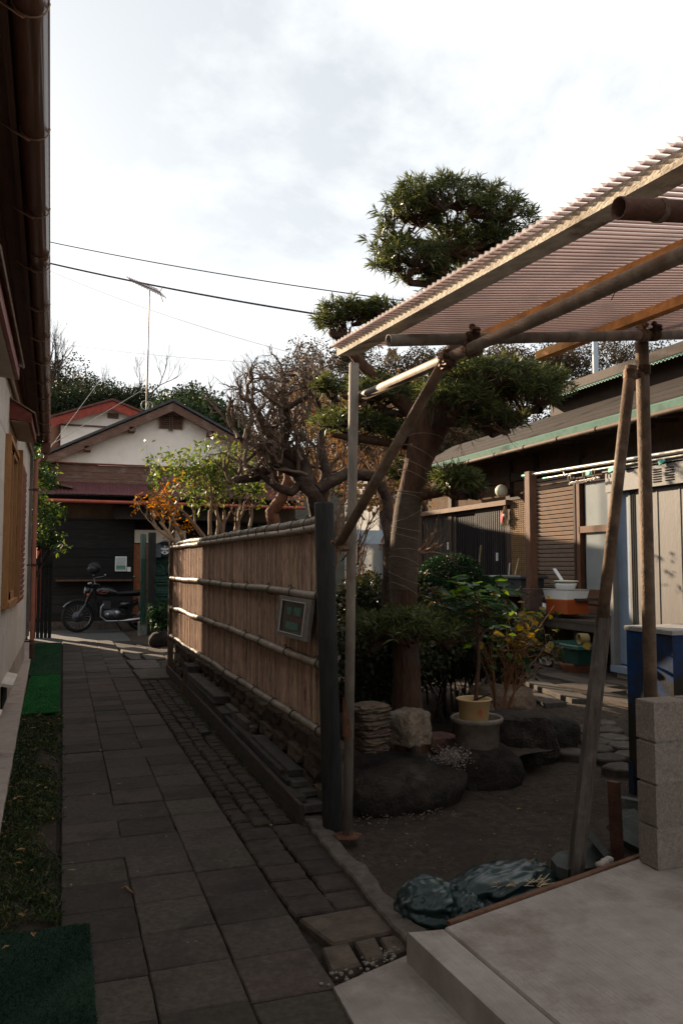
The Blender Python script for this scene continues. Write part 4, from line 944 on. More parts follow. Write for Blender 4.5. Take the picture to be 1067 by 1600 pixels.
def skinbody(name, stations, mat, n=16, parent=mt):
    # stations: x, z centre, half height, half width
    mb = MB(); vs = []; fs = []
    for i, (x, z, hz, hy) in enumerate(stations):
        for k in range(n): a_ = 2 * PI * k / n; vs.append(P(x, z + math.sin(a_) * hz, math.cos(a_) * hy))
        if i:
            for k in range(n): fs.append(((i - 1) * n + k, (i - 1) * n + (k + 1) % n, i * n + (k + 1) % n, i * n + k))
    fs += [tuple(range(n)), tuple(range((len(stations) - 1) * n, len(stations) * n))[::-1]]
    mb.add(vs, fs, True); return mb.build(name, mat, parent)
tk = skinbody('tank', [(.36, .86, .02, .05), (.39, .87, .09, .10), (.50, .87, .12, .135), (.62, .86, .115, .13), (.76, .84, .085, .10), (.86, .82, .04, .06)], m_mb)
mb = MB(); mb.tube([P(.43 + .19 * math.sin(t) * .5 + .09, .865 + .045 * math.cos(t), -.137) for t in np.linspace(0, 2 * PI, 18)], .004, 5); mb.tube([P(.47, .862, -.139), P(.56, .872, -.14)], .006, 5); mb.build('tank_badge', M('badge_red', (.45, .10, .07), .4, .1, 5, 0), tk)
skinbody('seat', [(.80, .80, .02, .08), (.86, .82, .045, .12), (1.0, .825, .045, .13), (1.15, .83, .05, .13), (1.36, .85, .06, .12), (1.46, .87, .04, .09), (1.50, .875, .01, .04)], M('seat_vinyl', (.016, .016, .017), .5, .2, 10, .2, 60))
mb = MB(); mb.tube([P(.30, .90), P(.42, .60), P(.47, .28)], .022, 8); mb.tube([P(.35, .84), P(.85, .76), P(1.45, .78)], .018, 8); mb.tube([P(.85, .76), P(.88, .32), P(.47, .28)], .02, 8); mb.tube([P(.88, .36), P(1.37, WR)], .02, 8); mb.build('frame', m_mb, mt)
en = skinbody('engine', [(.52, .36, .06, .08), (.56, .36, .13, .12), (.70, .35, .14, .14), (.84, .36, .13, .13), (.90, .36, .06, .08)], m_eng)
for k in range(8):
    mb = MB(); mb.box(P(.60 + k * .001, .50 + k * .022), (.17 - .004 * abs(k - 4), .19, .011)); mb.build('cooling_fin', m_eng, en)
mb = MB(); mb.lathe([(.001, -.02), (.07, -.018), (.085, 0), (.085, .03)], P(.82, .37, -.14), 20, axis=(0, 1, 0)); mb.lathe([(.001, -.02), (.05, -.018), (.06, 0), (.06, .03)], P(.62, .35, -.14), 20, axis=(0, 1, 0)); mb.build('crankcase_cover', m_ch, en)
mb = MB(); mb.tube([P(.56, .62, -.06), P(.48, .52, -.11), P(.47, .32, -.13), P(.60, .22, -.14), P(.95, .22, -.15)], .021, 10); mb.tube([P(.95, .22, -.15), P(1.05, .225, -.15), P(1.5, .27, -.15), P(1.56, .275, -.15)], [.022, .042, .042, .03], 12); mb.build('exhaust', m_ch, mt)
skinbody('side_cover', [(.86, .56, .02, .12), (.90, .57, .09, .13), (1.02, .57, .10, .13), (1.10, .59, .04, .12)], m_mb)
for dy in (-.13, .13): mb = MB(); mb.tube([P(1.37, WR, dy), P(1.27, .74, dy)], .02, 8); mb.tube([P(1.35, .42, dy), P(1.29, .66, dy)], .033, 10); mb.build('shock_absorber', m_ch, mt)
mb = MB(); mb.box(P(1.60, .74), (.05, .09, .07), bev=.01); mb.build('tail_light', M('lamp_red', (.35, .02, .015), .3, .1, 5, 0), mt)
mb = MB(); mb.tube([P(.85, .26, -.16), P(.86, .26, -.24)], .015, 8); mb.tube([P(.78, .24, .1), P(.95, -.02, .26)], .014, 8); mb.build('footrest', m_rub, mt)
# helmet on the mirror
hc = gy(148, 887, Ym - .05)
hm = thing('helmet', 'black open face helmet hung over the motorcycle handlebar', 'helmet', hc + Vector((0, 0, -.13)))
mb = MB(); mb.ball(hc, .14, 20, 14, (1, .9, 1.0)); mb.build('shell', M('matt_black_shell', (.02, .02, .02), .35, .2, 6, 0), hm)
mb = MB(); mb.ball(hc + Vector((-.03, -.03, -.03)), .125, 16, 10, (1, .9, .75)); mb.build('visor', M('visor_dark', (.03, .03, .035), .08, .1, 6, 0), hm)

# ------------------------------------------------------------------ hill and far woods
def hillz(x, y):
    d = math.hypot((x + 2) / 55, (y - 105) / 42); h = 24 * math.exp(-d * d * 1.3)
    d2 = math.hypot((x - 52) / 55, (y - 90) / 40); return max(h, 22 * math.exp(-d2 * d2 * 1.2)) - 3
xs = np.linspace(-120, 200, 90); ys_ = np.linspace(42, 200, 60); V = np.array([(x, y, hillz(x, y) + .8 * noise.noise(Vector((x * .1, y * .1, 0)))) for y in ys_ for x in xs])
i = np.arange(89 * 59); a = (i // 89) * 90 + i % 89; npmesh('hill', V, np.stack([a, a + 1, a + 91, a + 90], axis=1), M('hill_soil', (.035, .032, .02), .95, .4, 1, 0, rnd=0), kind='structure', smooth=True)
lm_dk = leafmat('dark_evergreen', (.006, .012, .006), (.022, .035, .012), (.035, .03, .015), trans=.12, rough=.65, scale=.5)
lm_br = leafmat('brown_woods', (.03, .022, .014), (.085, .055, .03), (.045, .055, .02), trans=.15, rough=.9, scale=.4)
m_bark = M('dark_bark', (.045, .032, .024), .9, .35, 12, .5, 40)
def crownleaf(c, rad, n, s, lobes=9, seed=0):
    rs_ = np.random.default_rng(seed); lc = unit(rs_.normal(size=(lobes, 3))) * rs_.uniform(.3, .85, (lobes, 1)); lc[:, 2] = np.abs(lc[:, 2]) * .9 - .25; lr = rs_.uniform(.28, .5, lobes)
    k = rs_.integers(0, lobes, n); d = unit(rs_.normal(size=(n, 3))); P_ = lc[k] + d * lr[k][:, None] * rs_.uniform(.7, 1.08, (n, 1)); P_ = P_ * np.array(rad) + np.array(c)
    D = unit(d + rs_.normal(size=(n, 3)) * .7); return leaves(P_, D, rs_.uniform(.6, 1.3, n) * s, rs_.uniform(.4, .8, n) * s, .3)
def fartree(name, lab, base, h, r, n, s, mat, seed, grp, cat='tree'):
    t = thing(name, lab, cat, base, grp); random.seed(seed)
    mb = MB(); b = Vector(base); mb.tube([b, b + Vector((rnd(-.3, .3), 0, h * .45)), b + Vector((rnd(-.5, .5), 0, h * .75))], [h * .03, h * .022, h * .008], 6)
    mb.build('trunk', m_bark, t); V, Fq = crownleaf((b.x, b.y, b.z + h * .68), (r, r, h * .42), n, s, 16, seed); npmesh('crown', V, Fq, mat, t); return t
sp = []
for k, (px, py, h) in enumerate(((66, 556, 8), (88, 552, 8), (104, 580, 7.5), (122, 594, 7), (143, 590, 8), (165, 592, 7), (190, 602, 8), (212, 614, 7), (238, 626, 6), (78, 590, 8), (110, 605, 8), (150, 602, 8), (182, 618, 8), (213, 628, 7), (135, 622, 8), (95, 628, 8))):
    d = 66 - (12 if k >= 9 else 0) - (6 if k >= 14 else 0); top = gd(px, py, d); h2 = h
    fartree('evergreen_tree', 'dark evergreen tree in the massed wood on the hill behind the red roof', (top.x, top.y, top.z - h2), h2, h2 * .42, 4200, .21, lm_dk if k % 3 else lm_br, 100 + k, 'dark evergreen trees on the hill at left')
for k, (px, py, h, d) in enumerate(((262, 618, 5, 42), (285, 608, 5.2, 41), (312, 620, 5, 40), (335, 638, 4, 40), (355, 650, 4, 42))):
    top = gd(px, py, d); fartree('spreading_tree', ('flat topped green tree nearest the gable apex', 'broadest flat topped green tree behind the right slope of the gable', 'middle flat topped tree behind the right slope of the gable', 'low flat topped tree above the right end of the gable roof', 'lowest rightmost flat topped tree beside the bare plum twigs')[k], (top.x, top.y, top.z - h), h, h * .46, 2200, .24, leafmat('mid_green', (.012, .022, .010), (.04, .06, .022), trans=.15, rough=.6) if 'mid_green' not in MATS else MATS['mid_green'], 150 + k, 'flat topped trees behind the gable')
for k, (px, py, h, d) in enumerate(((95, 478, 9, 55), (80, 492, 8, 56), (205, 550, 7, 58), (232, 565, 7, 57), (180, 556, 7, 60), (150, 562, 6, 60), (345, 590, 5, 45), (385, 600, 6, 45), (600, 520, 9, 60), (470, 560, 7, 48))):
    top = gd(px, py, d); base = Vector((top.x, top.y, top.z - h)); t = thing('bare_tree', ('tallest leafless tree on the hill, beside the gutter', 'lower leafless tree crowding the tallest one by the gutter', 'leafless tree just left of the antenna mast', 'leafless tree just right of the antenna mast', 'broad leafless tree left of the antenna on the hill', 'small leafless tree in the dip of the hill wood', 'leafless tree beyond the right end of the gable roof', 'leafless tree behind the left side of the bare plum', 'tall leafless tree behind the canopy front pole', 'leafless tree rising just left of the canopy corner')[k], 'tree', base, 'leafless trees on the hill' if k < 6 else 'leafless trees far behind the garden')
    random.seed(200 + k); mb = MB(); grow(mb, base, Vector((rnd(-.1, .1), 0, 1)), h * .42, h * .018, 6, .3, .30, (2, 3), .68, None, 6, 3, .62, .7); mb.build('branches', M('twig_grey', (.06, .045, .038), .9, .2, 5, 0), t)
# wooded slope far right, one mass
V1 = []
rs = np.random.default_rng(3)
for k in range(270):
    px = rs.uniform(420, 1150); py = rs.uniform(548, 760); d = 52 - (py - 548) / 352 * 22 + rs.uniform(-3, 3); c = gd(px, py, d); V1.append(crownleaf((c.x, c.y, c.z), (2.0, 2.0, 1.5), 750, .16, 6, 900 + k))
V, Fq = stack(V1); o = npmesh('hill_wood', V, Fq, lm_br, kind='stuff'); tag(o, 'brown and green wooded slope seen over the right hand roof', 'woods')
V1 = []
for k in range(60):
    px = rs.uniform(40, 330); py = rs.uniform(615 + px * .06, 700); c = gd(px, py, 46); V1.append(crownleaf((c.x, c.y, c.z), (2.2, 2.2, 2.0), 1500, .17, 6, 1200 + k))
V, Fq = stack(V1); o = npmesh('hill_undergrowth', V, Fq, lm_dk, kind='stuff'); tag(o, 'dark undergrowth at the hill foot behind the red roofed house', 'undergrowth')
# ================================================================== scaffold pipe canopy with corrugated sheet
cn_ = thing('carport_canopy', 'canopy of rusty scaffold pipes and timber under pinkish corrugated plastic sheet', 'canopy', (2.6, 3.2, 0))
PR = .0243
ZB = 2.47
bA, bB = gz(526, 560, ZB - .07), gz(1067, 262, ZB - .07)          # lower outer edge of the fascia timber
bd = (bB - bA).normalized(); bn = Vector((bd.y, -bd.x, 0))         # bn points right, under the sheet
bE = bB + bd * 1.9
m_fas = M('pale_fascia_timber', (.50, .43, .34), .8, .3, 14, .5, 60, stretch=(1, 1, 3), wear=(.20, .14, .09), wscale=6, wamt=.4)  # pale timber, one base colour with wear
m_pur = M('orange_lit_rafter_timber', (.48, .22, .07), .7, .3, 12, .4, 60, wear=(.20, .10, .045), wscale=5, wamt=.35)  # orange of the light through the sheet is put into the colour
c3 = ray(3140, 450).normalized()
mb = MB(); mb.prism([bA + Vector((0, 0, .010)), bA + Vector((0, 0, .05)), bA + c3 * .11 + Vector((0, 0, .05)), bA + c3 * .11 + Vector((0, 0, .010))], bE - bA); mb.build('fascia_beam', m_fas, cn_)
pn = bd.cross(c3).normalized(); pn = pn if pn.z > 0 else -pn
def gs(px, py, o_):      # point under the sheet plane by o_
    r = ray(px, py); p0 = bA + pn * (.062 - o_); return EYE + r * ((p0 - EYE).dot(pn) / r.dot(pn))
# sheet: ridges run along the camera-independent cross direction of the canopy
cx_ = RT.copy(); cy_ = Vector((-RT.y, RT.x, 0))
m_sh = bpy.data.materials.new('corrugated_plastic'); m_sh.use_nodes = True; n = m_sh.node_tree.nodes; l = m_sh.node_tree.links
b = n['Principled BSDF']; b.inputs['Base Color'].default_value = (.24, .195, .185, 1); b.inputs['Roughness'].default_value = .3
tr = n.new('ShaderNodeBsdfTranslucent'); tr.inputs['Color'].default_value = (.56, .475, .46, 1)
tp = n.new('ShaderNodeBsdfTransparent'); tp.inputs['Color'].default_value = (.78, .64, .58, 1)
co = n.new('ShaderNodeTexCoord'); ns = n.new('ShaderNodeTexNoise'); ns.inputs['Scale'].default_value = 3.2; ns.inputs['Detail'].default_value = 8; l.new(co.outputs['Object'], ns.inputs['Vector'])
rp = n.new('ShaderNodeValToRGB'); rp.color_ramp.elements[0].position = .45; rp.color_ramp.elements[0].color = (.55, .55, .55, 1); rp.color_ramp.elements[1].position = .72; rp.color_ramp.elements[1].color = (.2, .2, .2, 1); l.new(ns.outputs['Fac'], rp.inputs[0])
m1 = n.new('ShaderNodeMixShader'); m1.inputs[0].default_value = .68; l.new(b.outputs[0], m1.inputs[1]); l.new(tr.outputs[0], m1.inputs[2])
m2 = n.new('ShaderNodeMixShader'); l.new(rp.outputs[0], m2.inputs[0]); l.new(m1.outputs[0], m2.inputs[1]); l.new(tp.outputs[0], m2.inputs[2])
# troughs of the sheet coloured darker and less clear than the crests
av = n.new('ShaderNodeAttribute'); av.attribute_name = 'trough'; tr_ = n.new('ShaderNodeValToRGB'); tr_.color_ramp.elements[0].position = .45; tr_.color_ramp.elements[1].position = .95
l.new(av.outputs['Fac'], tr_.inputs[0])
def by_trough(sock, c0, c1):
    mx = n.new('ShaderNodeMix'); mx.data_type = 'RGBA'; l.new(tr_.outputs[0], mx.inputs[0]); mx.inputs[6].default_value = c0; mx.inputs[7].default_value = c1; l.new(mx.outputs[2], sock)
by_trough(b.inputs['Base Color'], (.20, .165, .16, 1), (.085, .05, .038, 1)); by_trough(tr.inputs['Color'], (.54, .48, .475, 1), (.15, .085, .068, 1)); by_trough(tp.inputs['Color'], (.84, .79, .78, 1), (.20, .12, .10, 1)); l.new(m2.outputs[0], n['Material Output'].inputs['Surface'])
pitch = .032; amp = .0095
Ltot = (bE - bA).length + .02; ns_ = int(Ltot / pitch * 8); U = np.linspace(-.016, 3.4, 14); V = []; TR = []
for i in range(ns_ + 1):
    s_ = -.02 + Ltot * i / ns_; base = bA + bd * s_ + pn * (.0625 + math.sin(2 * PI * s_ / pitch) * amp)
    for u in U: V.append(tuple(base + c3 * float(u))); TR.append(.5 - .5 * math.sin(2 * PI * s_ / pitch))
V = np.array(V); i = np.arange(ns_ * 13); a = (i // 13) * 14 + i % 13; Fq = np.stack([a, a + 1, a + 15, a + 14], axis=1)
# sheets overlap every 0.65 m: two separate sheets plus a lap
o = npmesh('corrugated_sheet', V, Fq, m_sh, cn_, smooth=True)
at_ = o.data.attributes.new('trough', 'FLOAT', 'POINT'); at_.data.foreach_set('value', np.array(TR, dtype=np.float32))
# rafters
for (x0, y0, x1, y1) in ((745, 532, 1067, 388), (842, 556, 1067, 470)):
    a_, b_ = gs(x0, y0, .035), gs(x1, y1, .035); b_ = b_ + (b_ - a_).normalized() * 1.6; mb = MB(); mb.bar(a_, b_, .052, .045, 0, .002); mb.build('rafter', m_pur, cn_)
# pipes
def pipe(name, a_, b_, mat, r=PR, parent=cn_):
    mb = MB(); mb.pipe(a_, b_, r); return mb.build(name, mat, parent)
m_pipe3 = M('dark_red_brown_pipe', (.10, .045, .030), .6, .4, 10, .3, 90, wear=(.16, .13, .10), wscale=6, wamt=.3)
a_ = gd(966, 325, 1.80); b_ = a_ + c3 * 3; pipe('top_pipe', a_, b_, m_pipe3, .0255)
a_ = gd(607, 532, 3.15); b_ = a_ + (gd(1003, 524, 3.78) - a_) * 2.2; cross = pipe('cross_pipe', a_, b_, m_pipe)
la, lb = gd(562, 621, 4.26), gd(1067, 397, 2.27); ld = (lb - la).normalized(); longp = pipe('long_pipe', la, lb + ld * 1.6, m_pipe)
# front pole with base plate, brace
pb_ = gz(543, 1307, .03); ptp = gd(553, 568, (pb_ - EYE).dot(FW))
pole = pipe('front_pole', Vector((pb_.x, pb_.y, .035)), Vector((ptp.x, ptp.y, ptp.z)), m_pipe, .0255)
mb = MB(); mb.lathe([(.001, 0), (.078, 0), (.08, .004), (.078, .008), (.03, .009), (.026, .05), (.001, .05)], (pb_.x, pb_.y, .03), 5); bp_ = mb.build('base_plate', m_rust, cn_)
mb = MB(); k_ = gd(543, 1120, (pb_ - EYE).dot(FW)); mb.tube([k_ + Vector((0, 0, -.1)), k_ + Vector((0, 0, .1))], .0262, 12, cap=False); mb.build('rusty_sleeve', m_rust, cn_)
ra, rb = gd(529, 852, 4.10), gd(702, 552, 3.42); pipe('brace_pipe', ra, rb, m_pipe2, .0245)
# second upright and the leaning strut
u0, u1 = gd(1016, 1092, 3.80), gd(1002, 535, 3.82); pipe('second_pole', u0 + (u0 - u1).normalized() * .72, u1, m_pipe2, .031)
s0 = gz(897, 1392, .02); s0 = gd(895, 1375, 3.62); s1 = gd(985, 572, 3.76)
mb = MB(); dd = (s0 - s1).normalized(); mid = s1.lerp(s0, .52); mb.pipe(s1, mid, .027); mb.build('leaning_pipe', m_pipe2, cn_)
mb = MB(); mb.bar(mid - dd * .05, s0 + dd * .05, .056, .046, .3, .006); mb.tube([mid - dd * .06 + cx_ * .03, s0 + cx_ * .034], .012, 6); mb.build('leaning_timber', M('grey_strut_timber', (.075, .06, .048), .8, .4, 12, .5, 60, stretch=(4, 4, .6), wear=(.12, .10, .085), wscale=6), cn_)
# clamps
m_clamp = M('clamp_steel', (.13, .075, .045), .65, .4, 20, .4, 90, metal=.3, wear=(.22, .18, .14), wscale=9)
def clamp(c, ax1, ax2, r=PR):
    mb = MB(); c = Vector(c)
    for ax, off_ in ((Vector(ax1).normalized(), -1), (Vector(ax2).normalized(), 1)):
        sd = Vector(ax1).cross(Vector(ax2)); sd = sd.normalized() if sd.length > .05 else ax.orthogonal().normalized()
        cc = c + sd * off_ * (r + .004) * 0; mb.tube([cc - ax * .022, cc + ax * .022], r + .007, 14)
        o1 = ax.orthogonal().normalized(); o1 = (o1 - sd * o1.dot(sd)).normalized() if abs(o1.dot(sd)) < .95 else ax.cross(o1)
        mb.bar(cc + o1 * (r + .0), cc + o1 * (r + .03), .035, .02); mb.tube([cc + o1 * (r + .02) - sd * .03, cc + o1 * (r + .02) + sd * .035], .007, 6); mb.tube([cc + o1 * (r + .02) + sd * .02, cc + o1 * (r + .02) + sd * .032], .013, 6)
    return mb.build('pipe_clamp', m_clamp, cn_)
upv = (ptp - pb_).normalized(); brd = (rb - ra).normalized(); crd = (b_ - a_).normalized()
clamp(gd(552, 620, 4.26), upv, upv); clamp(la + ld * .03, ld, upv)
clamp(gd(546, 854, 4.2), upv, upv); clamp(gd(533, 848, 4.1), brd, upv)
clamp(gd(697, 558, 3.42), brd, ld); clamp(gd(741, 545, 3.30), ld, crd); clamp(gd(737, 530, 3.30), crd, crd)
clamp(gd(1003, 524, 3.78), crd, upv); clamp(gd(1003, 578, 3.82), upv, upv, .031); clamp(gd(984, 585, 3.76), (s1 - s0), upv); clamp(gd(1020, 523, 3.80), crd, crd)
mb = MB(); c = gd(966, 325, 1.80) + c3 * .125; mb.tube([c - c3 * .009, c + c3 * .009], .0285, 18); mb.build('pipe_strap', m_clamp, cn_)
c = gd(612, 545, 3.15); mb = MB()
for k in range(30): mb.tube([c + Vector((rnd(-.02, .02), rnd(-.02, .02), 0)), c + Vector((rnd(-.03, .03), rnd(-.03, .03), -rnd(.03, .06)))], .002, 3)
tag(mb.build('straw_tuft', M('straw', (.5, .36, .2), .8, .2, 9), kind='stuff'), 'pale straw tuft hanging under the left end of the cross pipe', 'straw')
# wire ties on the rafter
for px, py in ((808, 500), (876, 470), (960, 440)):
    c = gs(px, py, .03); mb = MB(); mb.tube([c + Vector((0, 0, .03)), c + Vector((.01, .0, -.02)), c + Vector((-.01, .01, -.07))], .0022, 4); mb.build('wire_tie', m_twine, cn_)

# ================================================================== block wall pier and blue cabinet
zb_ = .12; k0, k1 = gz(998, 1345, zb_), gz(1028, 1362, zb_)
m_cb = M('concrete_block', (.20, .165, .135), .95, .28, 70, 1.0, 170, rnd=.12, wear=(.13, .105, .085), wscale=3, wamt=.3, bdist=.006)
bw = thing('block_wall', 'unfinished four course concrete block wall on the corner of the new slab', 'wall', (k1.x + .2, k1.y + .06, zb_))
Hc = (gx(1028, 1097, k1.x).z - zb_) / 4
cbm = MB().box((0, 0, 0), (.39, .12, Hc - .012), bev=.004).mesh('concrete_block', m_cb); cbh = MB().box((0, 0, 0), (.19, .12, Hc - .012), bev=.004).mesh('concrete_block', m_cb)
random.seed(61)
for r_ in range(4):
    x = k1.x; z = zb_ + Hc * (r_ + .5); first = r_ % 2
    while x < k1.x + 1.9:
        w_ = .19 if first else .39; inst(cbh if first else cbm, 'concrete_block', bw, (x + w_ / 2, k1.y + .062 + rnd(-.0015, .0015), z)); x += w_ + .01; first = 0
mb = MB()
for r_ in range(4): mb.box((k1.x + .95, k1.y + .062, zb_ + Hc * r_ + (.0 if r_ else .004)), (1.88, .108, .014))
mb.build('mortar_joint', M('mortar', (.17, .145, .12), .95, .3, 30, .8), bw)
m_blue = M('blue_cabinet_paint', (.010, .042, .13), .85, .2, 6, .15, 60, wear=(.028, .024, .018), wscale=2.2, wamt=1.05, rnd=0, spec=.08)
bx = thing('blue_cabinet', 'tall blue metal cabinet with peeling sides behind the block wall', 'cabinet', (3.9, 4.15, 0))
mb = MB(); mb.box((4.15, 4.16, .56), (1.3, .42, .94), bev=.006); mb.build('body', m_blue, bx)
mb = MB(); mb.box((4.15, 4.16, 1.04), (1.32, .44, .03), bev=.006); mb.build('top_plate', M('greyed_top_plate', (.22, .20, .18), .6, .25, 8), bx)
for (x, y) in ((3.52, 3.97), (3.52, 4.35), (4.7, 3.97), (4.7, 4.35)): mb = MB(); mb.box((x, y, .03), (.05, .05, .3)); mb.build('leg', m_blue, bx)
# junk in the corner behind the slab
random.seed(71)
mb = MB(); p = gz(965, 1330, .05); mb.bar((p.x, p.y, -.05), (p.x + .0, p.y + .02, .38), .055, .035, .3, .003); tag(mb.build('wooden_stake', M('red_brown_stake', (.08, .035, .022), .8, .4, 10, .5)), 'short red brown stake standing at the slab edge before the block wall', 'stake')
m_slate = M('green_slate', (.05, .056, .05), .75, .35, 9, .5, 60, rnd=.2, wear=(.05, .05, .045), wscale=5)
for (px, py, z, sx, sy, h, rz, tilt_, lab) in ((915, 1345, .02, .34, .22, .035, .5, .25, 'flat green slate leaning on the slab edge by the leaning strut'), (940, 1335, .06, .30, .24, .03, 1.2, .9, 'broad slate stood on edge left of the red brown stake'),
        (985, 1300, .06, .30, .26, .04, .2, .7, 'slate propped between the stake and the block wall'), (880, 1360, .03, .26, .12, .05, .9, .1, 'narrow grey stone lying beside the tarpaulin'), (985, 1262, .04, .24, .2, .05, 2.0, .2, 'dark slate lying nearest to the foot of the blue cabinet')):
    p = gz(px, py, z); mb = MB(); pts = [Vector((math.cos(t + rnd(-.2, .2)) * sx / 2 * rnd(.8, 1.1), math.sin(t) * sy / 2 * rnd(.8, 1.1), 0)) for t in np.linspace(0, 2 * PI, 8)[:-1]]
    rot = Matrix.Rotation(rz, 3, 'Z') @ Matrix.Rotation(tilt_, 3, 'X'); mb.prism([rot @ v + p for v in pts], rot @ Vector((0, 0, h))); tag(mb.build('slate_slab', m_slate), lab, 'slate')
for k in range(3):
    p = gz(938 + k * 6, 1352 - k * 4, .10); tag(rock(p, (.05, .04, .04), 80 + k, .25, 2).build('stone_chip', m_conc), ('pale chip of stone', 'middle of three pale stone chips', 'rearmost pale stone chip')[k] + ' on the slab edge left of the stake', 'stone chip')
# green tarpaulin bundle and sack
m_tarp = M('dark_green_tarp', (.010, .025, .024), .3, .3, 8, .12, 60, rnd=.05, wear=(.017, .034, .031), wscale=4)
m_tarp.node_tree.nodes['Principled BSDF'].inputs['Specular IOR Level'].default_value = .35
def cloth(name, lab, c, size, rz, seed, cat, fold=.30):
    bm = bmesh.new(); bmesh.ops.create_icosphere(bm, subdivisions=5, radius=1); off_ = Vector((seed, seed * 2, 0)); vs = []
    for v in bm.verts:
        p = v.co.copy(); k = 1 + .16 * noise.noise(p * 1.3 + off_)
        wq = noise.noise_vector(p * .9 + off_) * .5; rg = abs(noise.noise(Vector((p.x * 1.1 + wq.x, p.y * 3.0 + wq.y * 2, p.z * 2.4)) + off_ * 2)); r2_ = abs(noise.noise(Vector((p.x * 1.8 + p.y * 1.2 + wq.y * 2, p.y * 5 - p.x * 2, p.z * 4.4)) + off_)); r3_ = abs(noise.noise(Vector((p.x * 4, p.y * 10, p.z * 9)) + wq * 3))
        k += fold * (.5 - rg) + fold * .5 * (.4 - r2_) + fold * .03 * (.4 - r3_)
        p = p * k; q_ = Vector((p.x * size[0] / 2, p.y * size[1] / 2, max(-.35, p.z) * size[2] * .72)); q_.rotate(Quaternion((0, 0, 1), rz)); vs.append(q_ + Vector(c) + Vector((0, 0, size[2] * .22)))
    mb = MB(); mb.add(vs, [tuple(v.index for v in f.verts) for f in bm.faces], True); bm.free(); return tag(mb.build(name, m_tarp), lab, cat)
c1, c2 = gz(672, 1432, .0), gz(790, 1408, 0)
cloth('sack', 'dark green sack bunched up at the slab corner', (c1.x, c1.y + .02, 0), (.26, .24, .14), .2, 3, 'sack')
cloth('tarpaulin', 'crumpled dark green tarpaulin bundle along the slab edge', (c2.x, c2.y + .05, 0), (.58, .26, .13), .32, 9, 'tarpaulin', .36)
p = gz(725, 1425, .02); cloth('tarpaulin_tail', 'small knotted end of tarpaulin between sack and bundle', (p.x - .01, p.y, 0), (.16, .18, .10), 1.0, 17, 'tarpaulin')
mb = MB(); random.seed(4)
for k in range(60): q_ = gz(790 + rnd(-40, 60), 1382 + rnd(-6, 4), .10); mb.tube([q_, q_ + Vector((rnd(-.06, .06), rnd(-.03, .03), rnd(.0, .02)))], .0015, 3)
tag(mb.build('dry_straw', MATS['straw'], kind='stuff'), 'dry straw caught behind the tarpaulin', 'straw')
# ================================================================== right hand house with veranda
XH = 7.6
rh_ = thing('garden_house', 'low old brown house with green metal eaves along the right of the garden', 'house', (XH, 11, 0))
m_mud = M('brown_mud_plaster', (.08, .048, .027), .92, .22, 5, .4, 80, rnd=.03)
m_dkw = M('dark_stained_wood', (.045, .027, .018), .7, .35, 12, .4, 60, stretch=(4, 4, .5), rnd=.15)
m_brw = M('brown_post_timber', (.11, .05, .028), .65, .3, 12, .4, 60, stretch=(4, 4, .5), rnd=.1)
m_geave = M('pale_green_eave_metal', (.085, .145, .115), .85, .2, 8, .15, 50, wear=(.07, .085, .07), wscale=3, wamt=.35, spec=.1)
def X(px, py, Xp=XH): return gx(px, py, Xp)
mb = MB(); mb.box((XH + .08, 11.0, 1.9), (.12, 12.4, 3.4)); mb.build('plaster_wall', m_mud, rh_)
mb = MB(); mb.box((XH + 3.2, 11.0, 1.6), (6.0, 12.2, 3.0)); mb.build('rear_mass', m_mud, rh_)
for px in (797, 706, 660): y = X(px, 760).y; mb = MB(); mb.box((XH, y, 1.8), (.12, .14, 3.2)); mb.build('wall_post', m_dkw, rh_)
for px, w_ in ((838, .10), (908, .12)): y = X(px, 800).y; mb = MB(); mb.box((XH - .02, y, 1.8), (.12, w_, 3.2)); mb.build('wall_post', m_dkw, rh_)
# entrance lintel, sliding lattice doors
yl, yr = X(664, 790).y, X(797, 790).y; zl = X(797, 790).z
mb = MB(); mb.box((XH - .06, (yl + yr) / 2, zl + .05), (.2, yl - yr + .2, .09)); mb.build('entrance_lintel', M('lintel_timber', (.15, .09, .055), .7, .3, 12, .4, 60, stretch=(4, .5, 4)), rh_)
ym = X(747, 800).y; zb2 = .15
for (ya, yb_, dx_, nm) in ((yr + .03, ym, -.02, 'sliding_door'), (ym - .03, X(715, 800).y, .02, 'sliding_door'), (X(715, 800).y + .06, yl, .0, 'board_screen')):
    mb = MB(); mb.box((XH + dx_ + .0, (ya + yb_) / 2, (zb2 + zl) / 2), (.02, abs(yb_ - ya), zl - zb2)); dr = mb.build(nm, M('black_door', (.010, .010, .011), .4, .2, 8, .1), rh_)
    nsl = int(abs(yb_ - ya) / .075)
    for k in range(nsl + 1):
        y = ya + (yb_ - ya) * k / nsl; mb = MB(); mb.box((XH + dx_ - .022, y, (zb2 + zl) / 2), (.025, .028 if nm[0] == 's' else .05, zl - zb2 - .04)); mb.build('lattice_bar' if nm[0] == 's' else 'board', M('door_bar', (.028, .024, .024), .5, .25, 8, .2, 60, rnd=.3) if nm[0] == 's' else M('grey_board', (.06, .048, .038), .85, .4, 10, .4, 60, stretch=(4, 4, .5), rnd=.3), dr)
    mb = MB(); mb.box((XH + dx_ - .024, (ya + yb_) / 2, zl - .03), (.04, abs(yb_ - ya), .07)); mb.box((XH + dx_ - .024, (ya + yb_) / 2, 1.0), (.03, abs(yb_ - ya), .05)); mb.build('door_rail', m_dkw, dr)
    if nm[0] == 's':
        c = X(781, 870) if dx_ < 0 else X(704, 853); mb = MB(); mb.box((XH - .06, c.y, c.z), (.02, .06, .15)); mb.build('pull_plate', M('bright_steel', (.55, .55, .54), .3, .1, 5, 0), dr)
